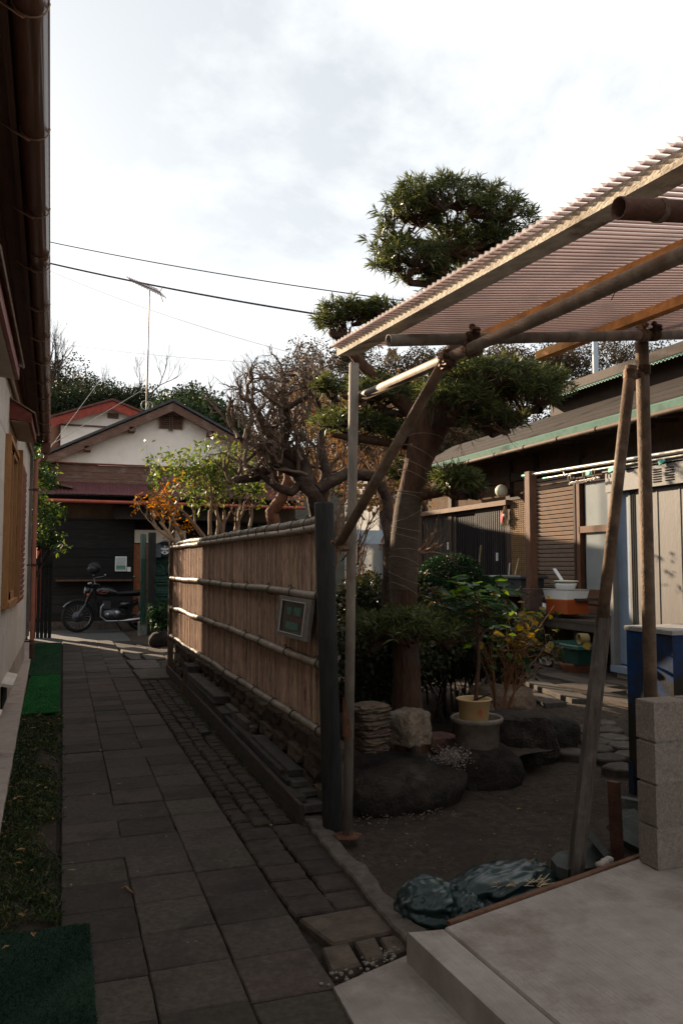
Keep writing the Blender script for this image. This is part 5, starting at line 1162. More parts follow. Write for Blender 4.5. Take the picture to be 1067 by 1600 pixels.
# woven reed screen
ya, yb_ = X(798, 800).y, X(836, 800).y; zt_ = X(820, 778).z
rs_t = thing('reed_screen', 'woven reed screen covering the wall between the entrance and the shutter', 'screen', (XH - .05, (ya + yb_) / 2, .4))
ncol = int(abs(ya - yb_) / .035); mb = MB()
for k in range(ncol): y = ya + (yb_ - ya) * (k + .5) / ncol; mb.box((XH - .045 + .006 * (k % 2), y, (zt_ + .35) / 2), (.008, .026, zt_ - .35))
mb.build('reed_stem', M('reed', (.30, .19, .095), .8, .35, 14, .4, 60, stretch=(3, 3, .4)), rs_t, kind='stuff')
nrow = 62; mb = MB()
for k in range(nrow): z = .4 + (zt_ - .4) * k / nrow; mb.box((XH - .053, (ya + yb_) / 2, z), (.008, abs(ya - yb_), .012 + .006 * (k % 3 == 0)))
mb.build('reed_weft', M('reed_dark', (.13, .08, .045), .85, .4, 20, .4), rs_t, kind='stuff')
for z in (zt_ + .01, .36): mb = MB(); mb.box((XH - .05, (ya + yb_) / 2, z), (.04, abs(ya - yb_) + .04, .05)); mb.build('screen_rail', m_dkw, rs_t)
# louvred shutter
ya, yb_ = X(843, 800).y, X(905, 800).y; zt_, zb_s = X(843, 748).z, X(843, 924).z
mb = MB(); mb.box((XH - .02, (ya + yb_) / 2, (zt_ + zb_s) / 2), (.03, abs(ya - yb_), zt_ - zb_s)); sh = mb.build('louvred_shutter', m_dkw, rh_)
m_lou = M('beige_louvre', (.29, .21, .16), .5, .12, 6, .1, 50, rnd=.04)
for k in range(27):
    z = zb_s + (zt_ - zb_s) * (k + .5) / 27; mb = MB(); mb.box((XH - .06, (ya + yb_) / 2, z), (.012, abs(ya - yb_) - .03, (zt_ - zb_s) / 27 * .76), Matrix.Rotation(-.45, 3, 'Y')); mb.build('slat', m_lou, sh)
for y in (ya, yb_): mb = MB(); mb.box((XH - .07, y, (zt_ + zb_s) / 2), (.06, .045, zt_ - zb_s + .05)); mb.build('shutter_stile', m_dkw, sh)
# frosted window
ya, yb_ = X(911, 800).y, X(965, 800).y; zt_, zb_w = X(911, 756).z, X(911, 920).z
mb = MB()
for (y0, y1, z0, z1) in ((ya - .02, ya + .10, zb_w - .1, zt_ + .1), (yb_ - .1, yb_ + .02, zb_w - .1, zt_ + .1), (yb_, ya, zb_w - .1, zb_w), (yb_, ya, zt_, zt_ + .1), (yb_, ya, X(925, 829).z - .03, X(925, 829).z + .07)): mb.box((XH - .05, (y0 + y1) / 2, (z0 + z1) / 2), (.08, y1 - y0, z1 - z0))
wn = mb.build('frosted_window', m_brw, rh_)
m_fg = M('frosted_glass', (.22, .24, .24), .22, .08, 3, .08, 30, spec=.5)
zm = X(925, 829).z
for (z0, z1) in ((zb_w, zm - .03), (zm + .07, zt_)): mb = MB(); mb.box((XH - .035, (ya + yb_) / 2, (z0 + z1) / 2), (.012, ya - yb_ - .2, z1 - z0)); mb.build('pane', m_fg, wn)
for k in range(3): mb = MB(); mb.box((XH - .05 - .03 * k, yb_ + .1 + .5, zb_w - .16 - .14 * k), (.14, 1.6, .12)); mb.build('sill_board', m_brw, rh_)
# globe lamp over the entrance
c = X(783, 767, XH - .30); mb = MB(); mb.ball(c, .112, 24, 16); gl = mb.build('globe_lamp', M('opal_glass', (.58, .54, .40), .3, .03, 3, 0), rh_)
mb = MB(); mb.tube([c + Vector((.09, 0, 0)), c + Vector((.22, 0, .0))], .045, 12); mb.build('lamp_bracket', m_dkw, gl)
# new year ornament
c = X(789, 802, XH - .12); orn = thing('straw_ornament', 'straw wreath ornament with red paper hanging beside the entrance', 'ornament', c + Vector((0, 0, -.2)))
random.seed(5); mb = MB(); 
for k in range(26): a_ = rnd(-.5, .5); mb.tube([c + Vector((0, rnd(-.02, .02), .2)), c + Vector((rnd(-.03, .03), math.sin(a_) * .1, .02)), c + Vector((rnd(-.03, .03), math.sin(a_) * .16, -rnd(.1, .25)))], .006, 4)
mb.build('straw', M('ornament_straw', (.28, .19, .10), .9, .3, 9), orn)
mb = MB(); mb.prism([c + Vector((-.05, .03, .06)), c + Vector((-.05, .10, -.08)), c + Vector((-.05, .05, -.20)), c + Vector((-.05, .0, -.05))], (.01, 0, 0)); mb.build('red_paper', M('red_paper', (.5, .03, .03), .6, .1, 5, 0), orn)
mb = MB(); mb.ball(c + Vector((-.04, -.03, -.04)), .03, 10, 8); mb.build('white_bead', MATS['paper_white'], orn)
# eaves: lower roof with green edge and gutter
Ye0, Ye1 = 5.0, X(640, 742, 6.85).y
EZ = (X(700, 724, 6.85).z + X(1067, 627, 6.85).z) / 2; EX = 6.85
mb = MB(); mb.prism([(EX, Ye0, EZ + .04), (EX + .22, Ye0, EZ + .13), (EX + .22, Ye0, EZ + .11), (EX, Ye0, EZ + .02)], (0, Ye1 - Ye0, 0)); mb.build('green_eave_sheet', m_geave, rh_)
mb = MB(); mb.prism([(EX - .015, Ye0, EZ + .045), (EX, Ye0, EZ + .045), (EX, Ye0, EZ - .05), (EX - .015, Ye0, EZ - .05)], (0, Ye1 - Ye0, 0)); mb.build('green_fascia', m_geave, rh_)
n_e = 150; vs = []; fs = []; mb = MB()
mb.tube([(EX - .05, Ye0, EZ - .085), (EX - .05, Ye1, EZ - .085)], .032, 10); g_ = mb.build('gutter', M('pale_brown_gutter', (.10, .065, .045), .7, .2, 6, .1), rh_)
y = Ye0 + .4
while y < Ye1: mb = MB(); mb.tube([(EX - .05 + math.cos(a_) * .038, y, EZ - .085 + math.sin(a_) * .038) for a_ in np.linspace(0, 2 * PI, 10)], .006, 5); mb.build('gutter_hook', m_dkw, g_); y += .9
mb = MB(); mb.prism([(EX, Ye0, EZ - .06), (XH + .05, Ye0, EZ + .02), (XH + .05, Ye0, EZ + .05), (EX, Ye0, EZ - .03)], (0, Ye1 - Ye0, 0)); mb.build('eave_soffit', m_dkw, rh_)
y = Ye0 + .2
while y < Ye1: mb = MB(); mb.bar((EX + .02, y, EZ - .085), (XH + .05, y, EZ - .01), .045, .05); mb.build('rafter', m_dkw, rh_); y += .455
for k in range(4):
    mb = MB(); xx = EX + .20 + k * .2; zz = EZ + .125 + k * .12; mb.prism([(xx, Ye0, zz), (xx + .24, Ye0, zz + .125), (xx + .24, Ye0, zz + .15), (xx, Ye0, zz + .025)], (0, Ye1 - Ye0, 0)); mb.build('roof_board', M('brown_roof_boards', (.022, .015, .011), .85, .4, 8, .5, 50, stretch=(4, .5, 4), rnd=.2), rh_)
UX = 7.75; UZ = (X(894, 607, UX).z + X(1067, 560, UX).z) / 2
Yu1 = X(868, 616, UX).y + .6
mb = MB(); mb.box((UX + .35, (4 + Yu1) / 2, (EZ + UZ) / 2 + .3), (.1, Yu1 - 4, UZ - EZ)); mb.build('clerestory_wall', m_dkw, rh_)
def corry(x0, z0, x1, z1, y0, y1, pitch, amp, name, mat, parent):
    n = int((y1 - y0) / pitch * 6); vs = []; fs = []
    for i in range(n + 1):
        y = y0 + (y1 - y0) * i / n; w_ = math.sin(2 * PI * (y - y0) / pitch) * amp
        vs += [(x0, y, z0 + w_), (x1, y, z1 + w_), (x1, y, z1 + w_ - .008), (x0, y, z0 + w_ - .008)]
        if i: o = (i - 1) * 4; fs += [(o + k, o + 4 + k, o + 4 + (k + 1) % 4, o + (k + 1) % 4) for k in range(4)]
    m_ = MB(); m_.add(vs, fs); return m_.build(name, mat, parent)
corry(UX - .03, UZ, UX + .25, UZ + .11, 5, Yu1, .076, .014, 'green_roof_edge', M('green_corrugated', (.05, .16, .09), .5, .2, 8, .2), rh_)
corry(UX + .22, UZ + .11, UX + 3.6, UZ + 1.5, 5, Yu1, .09, .012, 'upper_roof', M('brown_grey_roofing', (.03, .021, .016), .85, .3, 5, .4, 40), rh_)
mb = MB(); mb.prism([(UX, Yu1 - .02, UZ - .1), (UX + 3.6, Yu1 - .02, UZ + 1.4), (UX + 3.6, Yu1 - .02, UZ + 1.48), (UX, Yu1 - .02, UZ + .0)], (0, .03, 0)); mb.build('roof_barge', m_dkw, rh_)
c = gx(930, 580, 9.6); mb = MB(); mb.tube([(9.6, c.y, c.z - .6), (9.6, c.y, gx(930, 545, 9.6).z + .4)], .055, 12); mb.build('vent_pipe', M('pale_blue_pipe', (.45, .50, .55), .4, .05, 5, 0), rh_)
# fascia wood of lower wall above entrance
mb = MB(); mb.box((XH - .01, 11, EZ - .35), (.05, 12.2, .16)); mb.build('head_beam', m_dkw, rh_)
# veranda deck
DZ = .72
dk = thing('veranda_deck', 'weathered grey wooden deck below the shutter and frosted window', 'deck', (7.1, 10, 0))
for k in range(6):
    mb = MB(); mb.box((6.55 + k * .165, 9.9, DZ - .02), (.158, 3.6, .04), bev=.003); mb.build('deck_board', M('deck_grey', (.06, .047, .037), .85, .35, 10, .5, 60, stretch=(4, .5, 4), rnd=.2), dk)
mb = MB(); mb.box((6.5, 9.9, DZ - .08), (.04, 3.6, .12)); mb.build('deck_fascia', M('deck_edge', (.06, .048, .038), .85, .3, 10), dk)
for y in (8.3, 9.2, 10.1, 11.0, 11.6): mb = MB(); mb.box((6.6, y, (DZ - .1) / 2), (.1, .1, DZ - .1)); mb.build('deck_leg', m_dkw, dk)
# laundry posts and poles
lx = 6.3; lt_, lb_ = gx(828, 737, lx), gx(828, 940, lx)
lp = thing('laundry_rack', 'brown timber laundry post carrying two long drying poles before the veranda', 'laundry rack', (lx, lt_.y, 0))
mb = MB(); mb.box((lx, lt_.y, (lt_.z + .2) / 2), (.12, .12, lt_.z - .2), bev=.004); mb.build('timber_post', m_brw, lp)
mb = MB(); mb.box((lx, lt_.y, .55), (.2, .2, 1.15), bev=.01); mb.build('post_sleeve', M('sleeve_wood', (.07, .045, .035), .8, .4, 10, .5), lp)
mb = MB(); mb.box((lx, lt_.y - 4.6, (lt_.z + .2) / 2), (.12, .12, lt_.z - .2)); mb.build('timber_post', m_brw, lp)
pw = M('pole_white_metal', (.42, .39, .34), .25, .05, 5, 0, metal=.2); pt_ = M('teal_pole_cap', (.10, .42, .34), .4, .05, 5, 0)
a_, b_ = gx(821, 743, lx), gx(1067, 704, lx); d = (b_ - a_); mb = MB(); mb.tube([a_, a_ + d * 1.6], .021, 10); mb.build('drying_pole', pw, lp); mb = MB(); mb.tube([a_ - d.normalized() * .08, a_], .023, 10); mb.build('pole_cap', pt_, lp)
a_, b_ = gx(852, 747, lx + .02), gx(1067, 711, lx + .02); d = (b_ - a_); mb = MB(); mb.tube([a_, a_ + d * 1.6], .013, 8); mb.build('drying_pole', pw, lp); mb = MB(); mb.tube([a_ - d.normalized() * .06, a_ + d.normalized() * .03], .016, 8); mb.build('pole_cap', pt_, lp)
for px in (930, 968, 985, 1040): p = a_ + d * ((px - 852) / 215.) ; mb = MB(); mb.box(p + Vector((0, 0, -.03)), (.02, .10, .05), Matrix.Rotation(rnd(-.5, .5), 3, 'X')); tag(mb.build('clothes_peg', pt_), {930: 'teal peg just right of the chain hanger', 968: 'teal peg left of the leaning strut on the drying pole', 985: 'teal peg behind the leaning strut', 1040: 'teal peg at the right on the thin drying pole'}[px], 'peg')
# chain hanger
hx = thing('chain_hanger', 'white plastic chain hanger on the thin drying pole', 'hanger', gx(912, 752, lx - .03))
for k in range(15):
    c = gx(890 + k * 3.2, 755.5 - k * .6, lx - .03); mb = MB(); rg = [c + Vector((rnd(-.004, .004), math.cos(t) * .018, math.sin(t) * .014 + (.006 if k % 2 else 0))) for t in np.linspace(0, 2 * PI, 9)]; mb.tube(rg, .005, 5, cap=False); mb.build('link', pw, hx)
for px, py in ((889, 747), (912, 741), (926, 738)):
    c = gx(px, py, lx - .03); mb = MB(); mb.tube([c + Vector((0, math.cos(t) * .03, math.sin(t) * .04)) for t in np.linspace(-.6, 3.6, 10)], .006, 5); mb.tube([c + Vector((0, 0, -.03)), c + Vector((0, 0, -.09))], .005, 5); mb.build('hook', pw, hx)
mb = MB(); c = gx(880, 738, lx - .02); mb.tube([c + Vector((0, .04, .05)), c, c + Vector((0, -.03, .05))], .007, 5); mb.tube([c + Vector((0, .03, -.05)), c, c + Vector((0, -.04, -.05))], .007, 5); tag(mb.build('cross_clip', pw), 'white cross shaped clip left of the chain hanger', 'clip')
# tub and crate on a bench, bins, bag
bench = thing('low_bench', 'low bench board under the white tub and orange crate', 'bench', gx(860, 945, 6.75))
c = gx(872, 930, 6.75); mb = MB(); mb.box((6.75, c.y + .3, .86 + .12), (.35, 2.0, .03)); mb.build('bench_top', MATS['deck_grey'], bench)
for dy in (-.55, .9): mb = MB(); mb.box((6.75, c.y + .3 + dy, .86), (.3, .05, .24)); mb.build('bench_leg', m_brw, bench)
oc = gx(885, 947, 6.62); mb = MB(); mb.box((6.62, oc.y, oc.z), (.34, .50, .20), bev=.012)
tag(mb.build('orange_crate', M('orange_plastic', (.28, .06, .015), .4, .08, 5, 0)), 'orange plastic crate on the deck under the white tub', 'crate')
tc_ = gx(883, 929, 6.62); t = thing('wash_tub', 'white rectangular wash tub stacked on the orange crate', 'tub', (6.62, tc_.y, tc_.z - .09))
m_wp = M('white_plastic', (.70, .70, .68), .4, .05, 5, 0)
def tub(c, sx, sy, h, name, mat, parent, fl=.86):
    mb = MB(); vs = []
    for (z, k, k2) in ((0, fl, fl), (h, 1, 1), (h + .012, 1.06, 1.06), (h + .012, .96, .96), (.02, fl * .93, fl * .93)):
        for (x, y) in ((-1, -1), (1, -1), (1, 1), (-1, 1)): vs.append((c[0] + x * sx / 2 * k, c[1] + y * sy / 2 * k2, c[2] + z))
    fs = [(r_ * 4 + i, r_ * 4 + (i + 1) % 4, (r_ + 1) * 4 + (i + 1) % 4, (r_ + 1) * 4 + i) for r_ in range(4) for i in range(4)] + [(3, 2, 1, 0), (16, 17, 18, 19)]
    mb.add(vs, fs); return mb.build(name, mat, parent)
tub((6.62, tc_.y, tc_.z - .085), .36, .58, .15, 'tub_body', m_wp, t)
mb = MB(); mb.lathe([(.12, 0), (.15, .06), (.155, .09), (.14, .09), (.11, .02)], (6.60, tc_.y - .03, tc_.z + .07), 24); tag(mb.build('wash_bowl', m_wp), 'round white bowl lying in the wash tub', 'bowl')
mb = MB(); mb.lathe([(.10, 0), (.165, .015), (.17, .03), (.1, .035), (.001, .04)], (6.60, tc_.y - .05, tc_.z + .165), 24); tag(mb.build('pot_lid', M('cream_lid', (.60, .58, .46), .5, .05, 5, 0)), 'cream lid topping the pile in the wash tub', 'lid')
mb = MB(); mb.lathe([(.10, 0), (.17, .004), (.175, .014), (.1, .016)], (6.60, tc_.y + .04, tc_.z + .148), 24); tag(mb.build('green_dish', M('green_plastic', (.03, .22, .08), .4, .1, 5, 0)), 'green rim of a dish under the cream lid', 'dish')
mb = MB(); q_ = Vector((6.58, tc_.y + .06, tc_.z + .20)); mb.bar(q_ + Vector((0, -.04, 0)), q_ + Vector((0, .14, .16)), .05, .018, 0, .004); tag(mb.build('scoop_handle', m_wp), 'white handle sticking out of the pile in the wash tub', 'handle')
c = gx(851, 952, 6.6); mb = rock(c + Vector((0, 0, .0)), (.2, .34, .16), 5, .5, 3); tag(mb.build('plastic_bag', MATS['paper_white']), 'crumpled white plastic bag left of the orange crate', 'bag')
for px, w_, col, lab, cat in ((783, .42, (.10, .115, .125), 'grey lidded bin at the left of the pair by the entrance', 'bin'), (815, .62, (.035, .038, .04), 'darker lidded bin at the right, beside the laundry post', 'bin')):
    c = gx(px, 902, 7.0); t = thing('lidded_bin', lab, cat, (7.0, c.y, 0), 'two lidded bins by the entrance')
    m_ = M('bin_' + str(col[0]), col, .5, .1, 6, .1); tub((7.0, c.y, .35), .42, w_, c.z - .38, 'bin_body', m_, t, .8)
    mb = MB(); mb.box((7.0, c.y, c.z + .01), (.50, w_ + .1, .05), bev=.02); mb.build('lid', M('bin_lid_' + str(col[0]), tuple(v * 1.5 for v in col), .4, .1, 6, .1), t)
for px, y0, y1, lab in ((797, 880, 905, 'short pale broom handle leaning behind the bins'), (806, 872, 905, 'slanted pale stick behind the bins')):
    a_, b_ = gx(px - 3, y1, 7.2), gx(px + (4 if px > 800 else -1), y0, 7.25); mb = MB(); mb.tube([a_, b_], .012, 6); tag(mb.build('broom_stick', pw if px < 800 else MATS['straw']), lab, 'stick')
a_, b_ = gx(746, 905, 6.4), gx(751, 852, 6.4); mb = MB(); mb.tube([Vector((6.4, a_.y, .2)), a_, b_], .014, 6); tag(mb.build('bamboo_cane', M('cane', (.25, .19, .1), .6, .3, 12)), 'thin upright bamboo cane before the black sliding door', 'cane')
# things under the deck
random.seed(12)
gb = gx(905, 1020, 6.35); t = thing('green_crate', 'dark green lidded plastic box set on pots under the deck edge', 'box', (6.3, gb.y, gb.z - .15))
tub((6.3, gb.y, gb.z - .12), .36, .58, .2, 'box_body', M('dark_green_plastic', (.014, .045, .035), .45, .1, 6, 0), t, .88)
mb = MB(); mb.box((6.3, gb.y, gb.z + .10), (.42, .66, .05), bev=.012)
for k in range(6): mb.box((6.3, gb.y - .25 + k * .1, gb.z + .13), (.36, .025, .02))
mb.build('ribbed_lid', M('green_lid', (.03, .08, .065), .45, .1, 6, 0), t)
mb = MB(); mb.lathe([(.07, -.2), (.16, -.10), (.21, .02), (.22, .05), (.2, .05), (.18, .0)], (6.3, gb.y + .0, gb.z - .17), 22); tag(mb.build('terracotta_bowl', M('terracotta', (.16, .065, .035), .7, .2, 8, .3)), 'round terracotta bowl under the green box', 'pot')
mb = MB(); mb.lathe([(.07, -.06), (.075, .06), (.06, .06), (.055, -.06)], (6.25, gb.y - .22, gb.z + .20), 16, axis=(-1, .2, 0)); tag(mb.build('yellow_cup', M('yellow_cup', (.2, .15, .06), .5, .1, 5, 0)), 'yellow cup lying on the ribbed green lid', 'cup')
for k in range(9):
    c = gx(868 + (k % 3) * 8, 1040 - (k // 3) * 20, 6.4); mb = rock((6.4 + rnd(-.1, .1), c.y + rnd(-.1, .1), c.z - .12), (.3, .42, .13), 30 + k, .35, 2, 0, .4)
    tag(mb.build('folded_sheet', M('sheeting_' + str(k % 3), ((.20, .17, .15), (.10, .12, .17), (.22, .12, .08))[k % 3], .6, .3, 8, .5)), 'crumpled folded sheet in the pile left of the green box', 'sheeting', 'crumpled sheets piled under the deck')
mb = MB(); mb.box((6.42, gx(885, 1075, 6.4).y, .12), (.3, .25, .26)); tag(mb.build('support_block', m_concold), 'dark block supporting the pile under the deck', 'block')
# stepping planks and paving before the deck
for k, (xa, ya, xb, yb, w_) in enumerate(((815, 1060, 912, 1096, .26), (857, 1055, 952, 1076, .28), (884, 1071, 962, 1084, .34), (934, 1086, 1000, 1101, .26), (800, 1076, 868, 1102, .22), (950, 1066, 1010, 1078, .24))):
    p0, p1 = gz(xa, ya, .10), gz(xb, yb, .10); mb = MB(); mb.bar(p0, p1, w_, .05, rnd(-.03, .03), .006)
    tag(mb.build('stepping_plank', MATS['deck_grey']), ('long plank running from the shrub towards the leaning strut', 'farthest plank, below the deck edge', 'wide plank before the shed corner', 'plank nearest the blue cabinet', 'short plank at the boulder end', 'short plank by the foot of the grey shed')[k], 'plank', 'planks laid on the ground before the deck')
# flagstones between boulders and cabinet, irregular
random.seed(15)
cr_ = [gz(x, y, .06) for (x, y) in ((925, 1150), (990, 1140), (995, 1205), (930, 1185))]
pvg = thing('flagstone_patch', 'irregular crazy paving of flat stones between the boulders and the blue cabinet', 'paving', (3.9, 5.3, .0))
for i in range(5):
    for j in range(6):
        x = 3.45 + i * .26 + rnd(-.04, .04) + (j % 2) * .1; y = 4.75 + j * .27 + rnd(-.05, .05)
        if x < 3.95 - (y - 4.7) * .0 - .35: continue
        pts = [(x + math.cos(t) * .135 * rnd(.8, 1.12), y + math.sin(t) * .14 * rnd(.8, 1.12)) for t in np.linspace(0, 2 * PI, 8)[:-1]]
        polyslab('flagstone', pts, .035 + rnd(0, .015), .1, m_flag, pvg)
# ------------------------------------------------------------------ grey storage shed
sc_ = Vector((6.42, 8.25, 0)); st = thing('storage_shed', 'light grey steel storage shed with ribbed doors in front of the veranda', 'shed', (6.8, 7, 0))
m_sg = M('shed_grey', (.15, .142, .135), .5, .1, 4, .15, 40, rnd=.03); m_sb = M('shed_blue_grey', (.17, .21, .27), .55, .1, 5, .1)
m_sd = M('shed_door', (.14, .128, .118), .5, .1, 3, .2, 30, stretch=(3, 3, .4), rnd=.03)
SX = 6.42; Y1 = 8.25; Y0 = 4.4; Zt = 2.60; Zb = .16
mb = MB(); mb.box((SX + .62, (Y0 + Y1) / 2, (Zb + Zt) / 2 - .02), (1.1, Y1 - Y0, Zt - Zb - .05)); mb.build('body', m_sb, st)
mb = MB(); mb.box((SX + .60, (Y0 + Y1) / 2, Zt + .03), (1.35, Y1 - Y0 + .12, .05)); mb.build('roof_panel', m_sg, st)
mb = MB(); mb.box((SX - .01, (Y0 + Y1) / 2, Zt - .13), (.10, Y1 - Y0 + .04, .24), bev=.006); hd = mb.build('header_band', m_sg, st)
for y in (7.35, 7.15, 6.05, 5.9):
    for k in range(6): mb = MB(); mb.box((SX - .063, y + .0, Zt - .06 - k * .028), (.012, .13, .012)); mb.build('vent_slot', m_dark, hd)
mb = MB(); mb.box((SX + .0, (Y0 + Y1) / 2, Zb + .03), (.12, Y1 - Y0, .08)); mb.build('bottom_rail', m_sb, st)
mb = MB(); mb.box((SX + .0, Y1 - .035, (Zb + Zt) / 2), (.10, .07, Zt - Zb)); mb.build('corner_post', m_sg, st)
yd = 7.95
for k in range(4):
    y1_ = yd - k * .93; mb = MB(); dx_ = .03 + .022 * (k % 2); vs = [];
    mb.box((SX + dx_, y1_ - .46, (Zb + Zt) / 2 - .08), (.02, .92, Zt - Zb - .36)); dr = mb.build('door_panel', m_sd, st)
    for r_ in (.05, .085, .12, .50, .86): mb = MB(); mb.box((SX + dx_ - .012, y1_ - r_, (Zb + Zt) / 2 - .08), (.012, .012 if r_ < .5 else .02, Zt - Zb - .38)); mb.build('rib', m_dark if r_ < .2 else m_sd, dr)
mb = MB(); mb.box((SX + .05, Y1 - .2, (Zb + Zt) / 2 - .08), (.03, .28, Zt - Zb - .34)); mb.build('end_panel', m_sb, st)
for y in (8.1, 6.9): mb = MB(); mb.box((SX + .15, y, .09), (.3, .2, .16)); mb.build('foot_block', MATS['concrete'], st)
# distant buildings seen past the tree trunk
fb_ = thing('far_white_building', 'pale building seen in the gap between the front pole and the tree trunk', 'building', gd(612, 900, 24))
a_, b_ = gy(592, 742, 21.5), gy(690, 905, 21.5)
mb = MB(); mb.box(((a_.x + b_.x) / 2, 23, (a_.z) / 2), (b_.x - a_.x, 3, a_.z)); mb.build('wall', M('pale_wall', (.26, .26, .255), .8, .06, 3), fb_)
a2, b2 = gy(600, 765, 21.4), gy(690, 792, 21.4); mb = MB(); mb.prism([(a2.x, 21.45, b2.z), (b2.x, 21.45, b2.z), (b2.x, 21.45, a2.z + .3), (a2.x + .9, 21.45, a2.z)], (0, -.5, 0)); mb.build('dark_roof', M('slate_roof', (.06, .065, .075), .6, .2, 6), fb_)
for px in (601, 640): p = gy(px, 790, 21.4); mb = MB(); mb.box((p.x, 21.42, 1.6), (.08, .06, 3.4)); mb.build('wall_post', m_dkw, fb_)
p0, p1 = gy(560, 828, 21.3), gy(640, 850, 21.3); mb = MB(); mb.box(((p0.x + p1.x) / 2, 21.4, (p0.z + p1.z) / 2), (p1.x - p0.x, .05, p0.z - p1.z)); mb.build('window', M('sky_glass', (.35, .42, .46), .15, .1, 4, 0), fb_)
# ================================================================== garden: boulders and stones
m_bould = M('dark_boulder', (.028, .021, .017), .88, .5, 14, 1.0, 60, wear=(.075, .06, .048), wscale=6, wamt=.3, rnd=.25, bdist=.02)
m_brock = M('brown_rock', (.11, .075, .052), .9, .4, 8, .9, 35, wear=(.17, .135, .11), wscale=5, wamt=.3, rnd=.2, bdist=.02)
def bould(lab, c, size, seed, flat=.35, amp=.26, mat=m_bould, name='boulder', cube=.1, grp='boulders edging the planting bed', cat='boulder', rz=0):
    mb = rock((0, 0, 0), size, seed, amp, 4, flat, cube, 1.1)
    q_ = Matrix.Rotation(rz, 3, 'Z'); mb.v = [tuple(q_ @ Vector(v) + Vector(c)) for v in mb.v]
    return tag(mb.build(name, mat), lab, cat, grp)
bould('largest dark boulder, broad and low, right beside the foot of the front pole', (2.02, 4.78, .05), (1.0, .85, .56), 1, .5, .2, cube=.15, rz=.15)
bould('domed smooth boulder directly before the grey plant pot', (2.70, 4.93, .04), (.62, .5, .50), 2, .7, .12, cube=.05)
bould('squat angular boulder right of the domed one', (3.30, 5.38, .10), (.64, .5, .60), 3, .72, .2, cube=.4)
bould('brown boulder with a flat top behind the squat one', (3.48, 5.95, .20), (.6, .5, .60), 4, .8, .25, m_brock, cube=.2)
bould('small egg shaped stone between the plant pot and the squat boulder', (2.98, 5.30, .13), (.24, .24, .30), 5, 1, .1, cube=0)
bould('upright rounded stone behind the egg shaped one', (3.10, 5.75, .15), (.3, .3, .38), 6, 1, .12)
bould('low boulder at the flagstone end of the row', (3.72, 5.55, .07), (.42, .4, .40), 7, .8, .2)
bould('reddish flat rock behind the domed boulder and the dried flowers', (2.48, 5.20, .20), (.40, .3, .20), 8, .4, .2, M('red_brown_rock', (.10, .05, .04), .9, .3, 8, .8, 40), cube=.4)
bould('tiny pale stone lodged on the squat boulder', (3.17, 5.62, .32), (.12, .1, .10), 9, 1, .3, m_brock)
bould('second small pale stone lodged behind the squat boulder', (3.44, 5.62, .30), (.14, .12, .12), 10, 1, .3, m_brock)
bould('dark rock half hidden left of the tree trunk', (1.98, 5.9, .16), (.5, .4, .42), 11, .6, .2)
bould('low mossy rock behind the stack of flat stones', (2.15, 6.4, .22), (.7, .4, .3), 12, .6, .2)
# raised bed soil
bed = relief('planting_bed', 1.6, 3.35, 4.95, 10.5, 50, 120, .12, .05, m_earth, 3)
# stack of flat stones and leaning block
stn = [(.30, .24, .05), (.32, .26, .055), (.30, .25, .05), (.34, .25, .06), (.33, .27, .05), (.36, .26, .055), (.35, .28, .05)]
zz = .29; c0 = gd(583, 1195, 4.62)
for k, (sx, sy, h) in enumerate(stn[:6]):
    mb = rock((0, 0, 0), (sx * .76, sy * .8, h), 60 + k, .12, 3, 0, .88, 1.5); q_ = Matrix.Rotation(rnd(-.2, .2) + .3, 3, 'Z'); mb.v = [tuple(q_ @ Vector(v) + Vector((1.82 + .012 * (6 - k) * .3 + rnd(-.012, .012), 4.72 + rnd(-.01, .01), zz + h / 2))) for v in mb.v]
    tag(mb.build('flat_stone', m_brock), ('lowest slab in the stack of flat brown stones behind the front pole', 'second slab from the bottom in the stack of flat brown stones', 'third slab from the bottom in the stack of flat brown stones', 'third slab from the top in the stack of flat brown stones', 'second slab from the top in the stack of flat brown stones', 'topmost slab in the stack of flat brown stones')[k], 'stone', 'stack of flat brown stones'); zz += h * .92
bould('pale squarish rock leaning right of the stack of flat stones', (2.14, 4.80, .40), (.26, .24, .27), 14, 1, .14, M('pale_tan_rock', (.18, .135, .095), .9, .35, 9, .9, 40, wear=(.25, .21, .17), wscale=6, bdist=.02), cube=.6, grp=None, rz=.4)
# dried flower tuft
rs = np.random.default_rng(9); c = np.array(gd(705, 1182, 5.0)); P_ = c + rs.normal(size=(900, 3)) * np.array([.05, .05, .025]); D = unit(rs.normal(size=(900, 3)) + np.array([0, 0, .6])); V, Fq = leaves(P_, D, rs.uniform(.008, .02, 900), .008, .2)
o = npmesh('dried_flowers', V, Fq, leafmat('dried_petals', (.10, .07, .06), (.32, .27, .24), trans=.1, rough=.8), kind='stuff'); tag(o, 'tuft of pale dried flowers wedged between the two largest boulders', 'dried flowers')

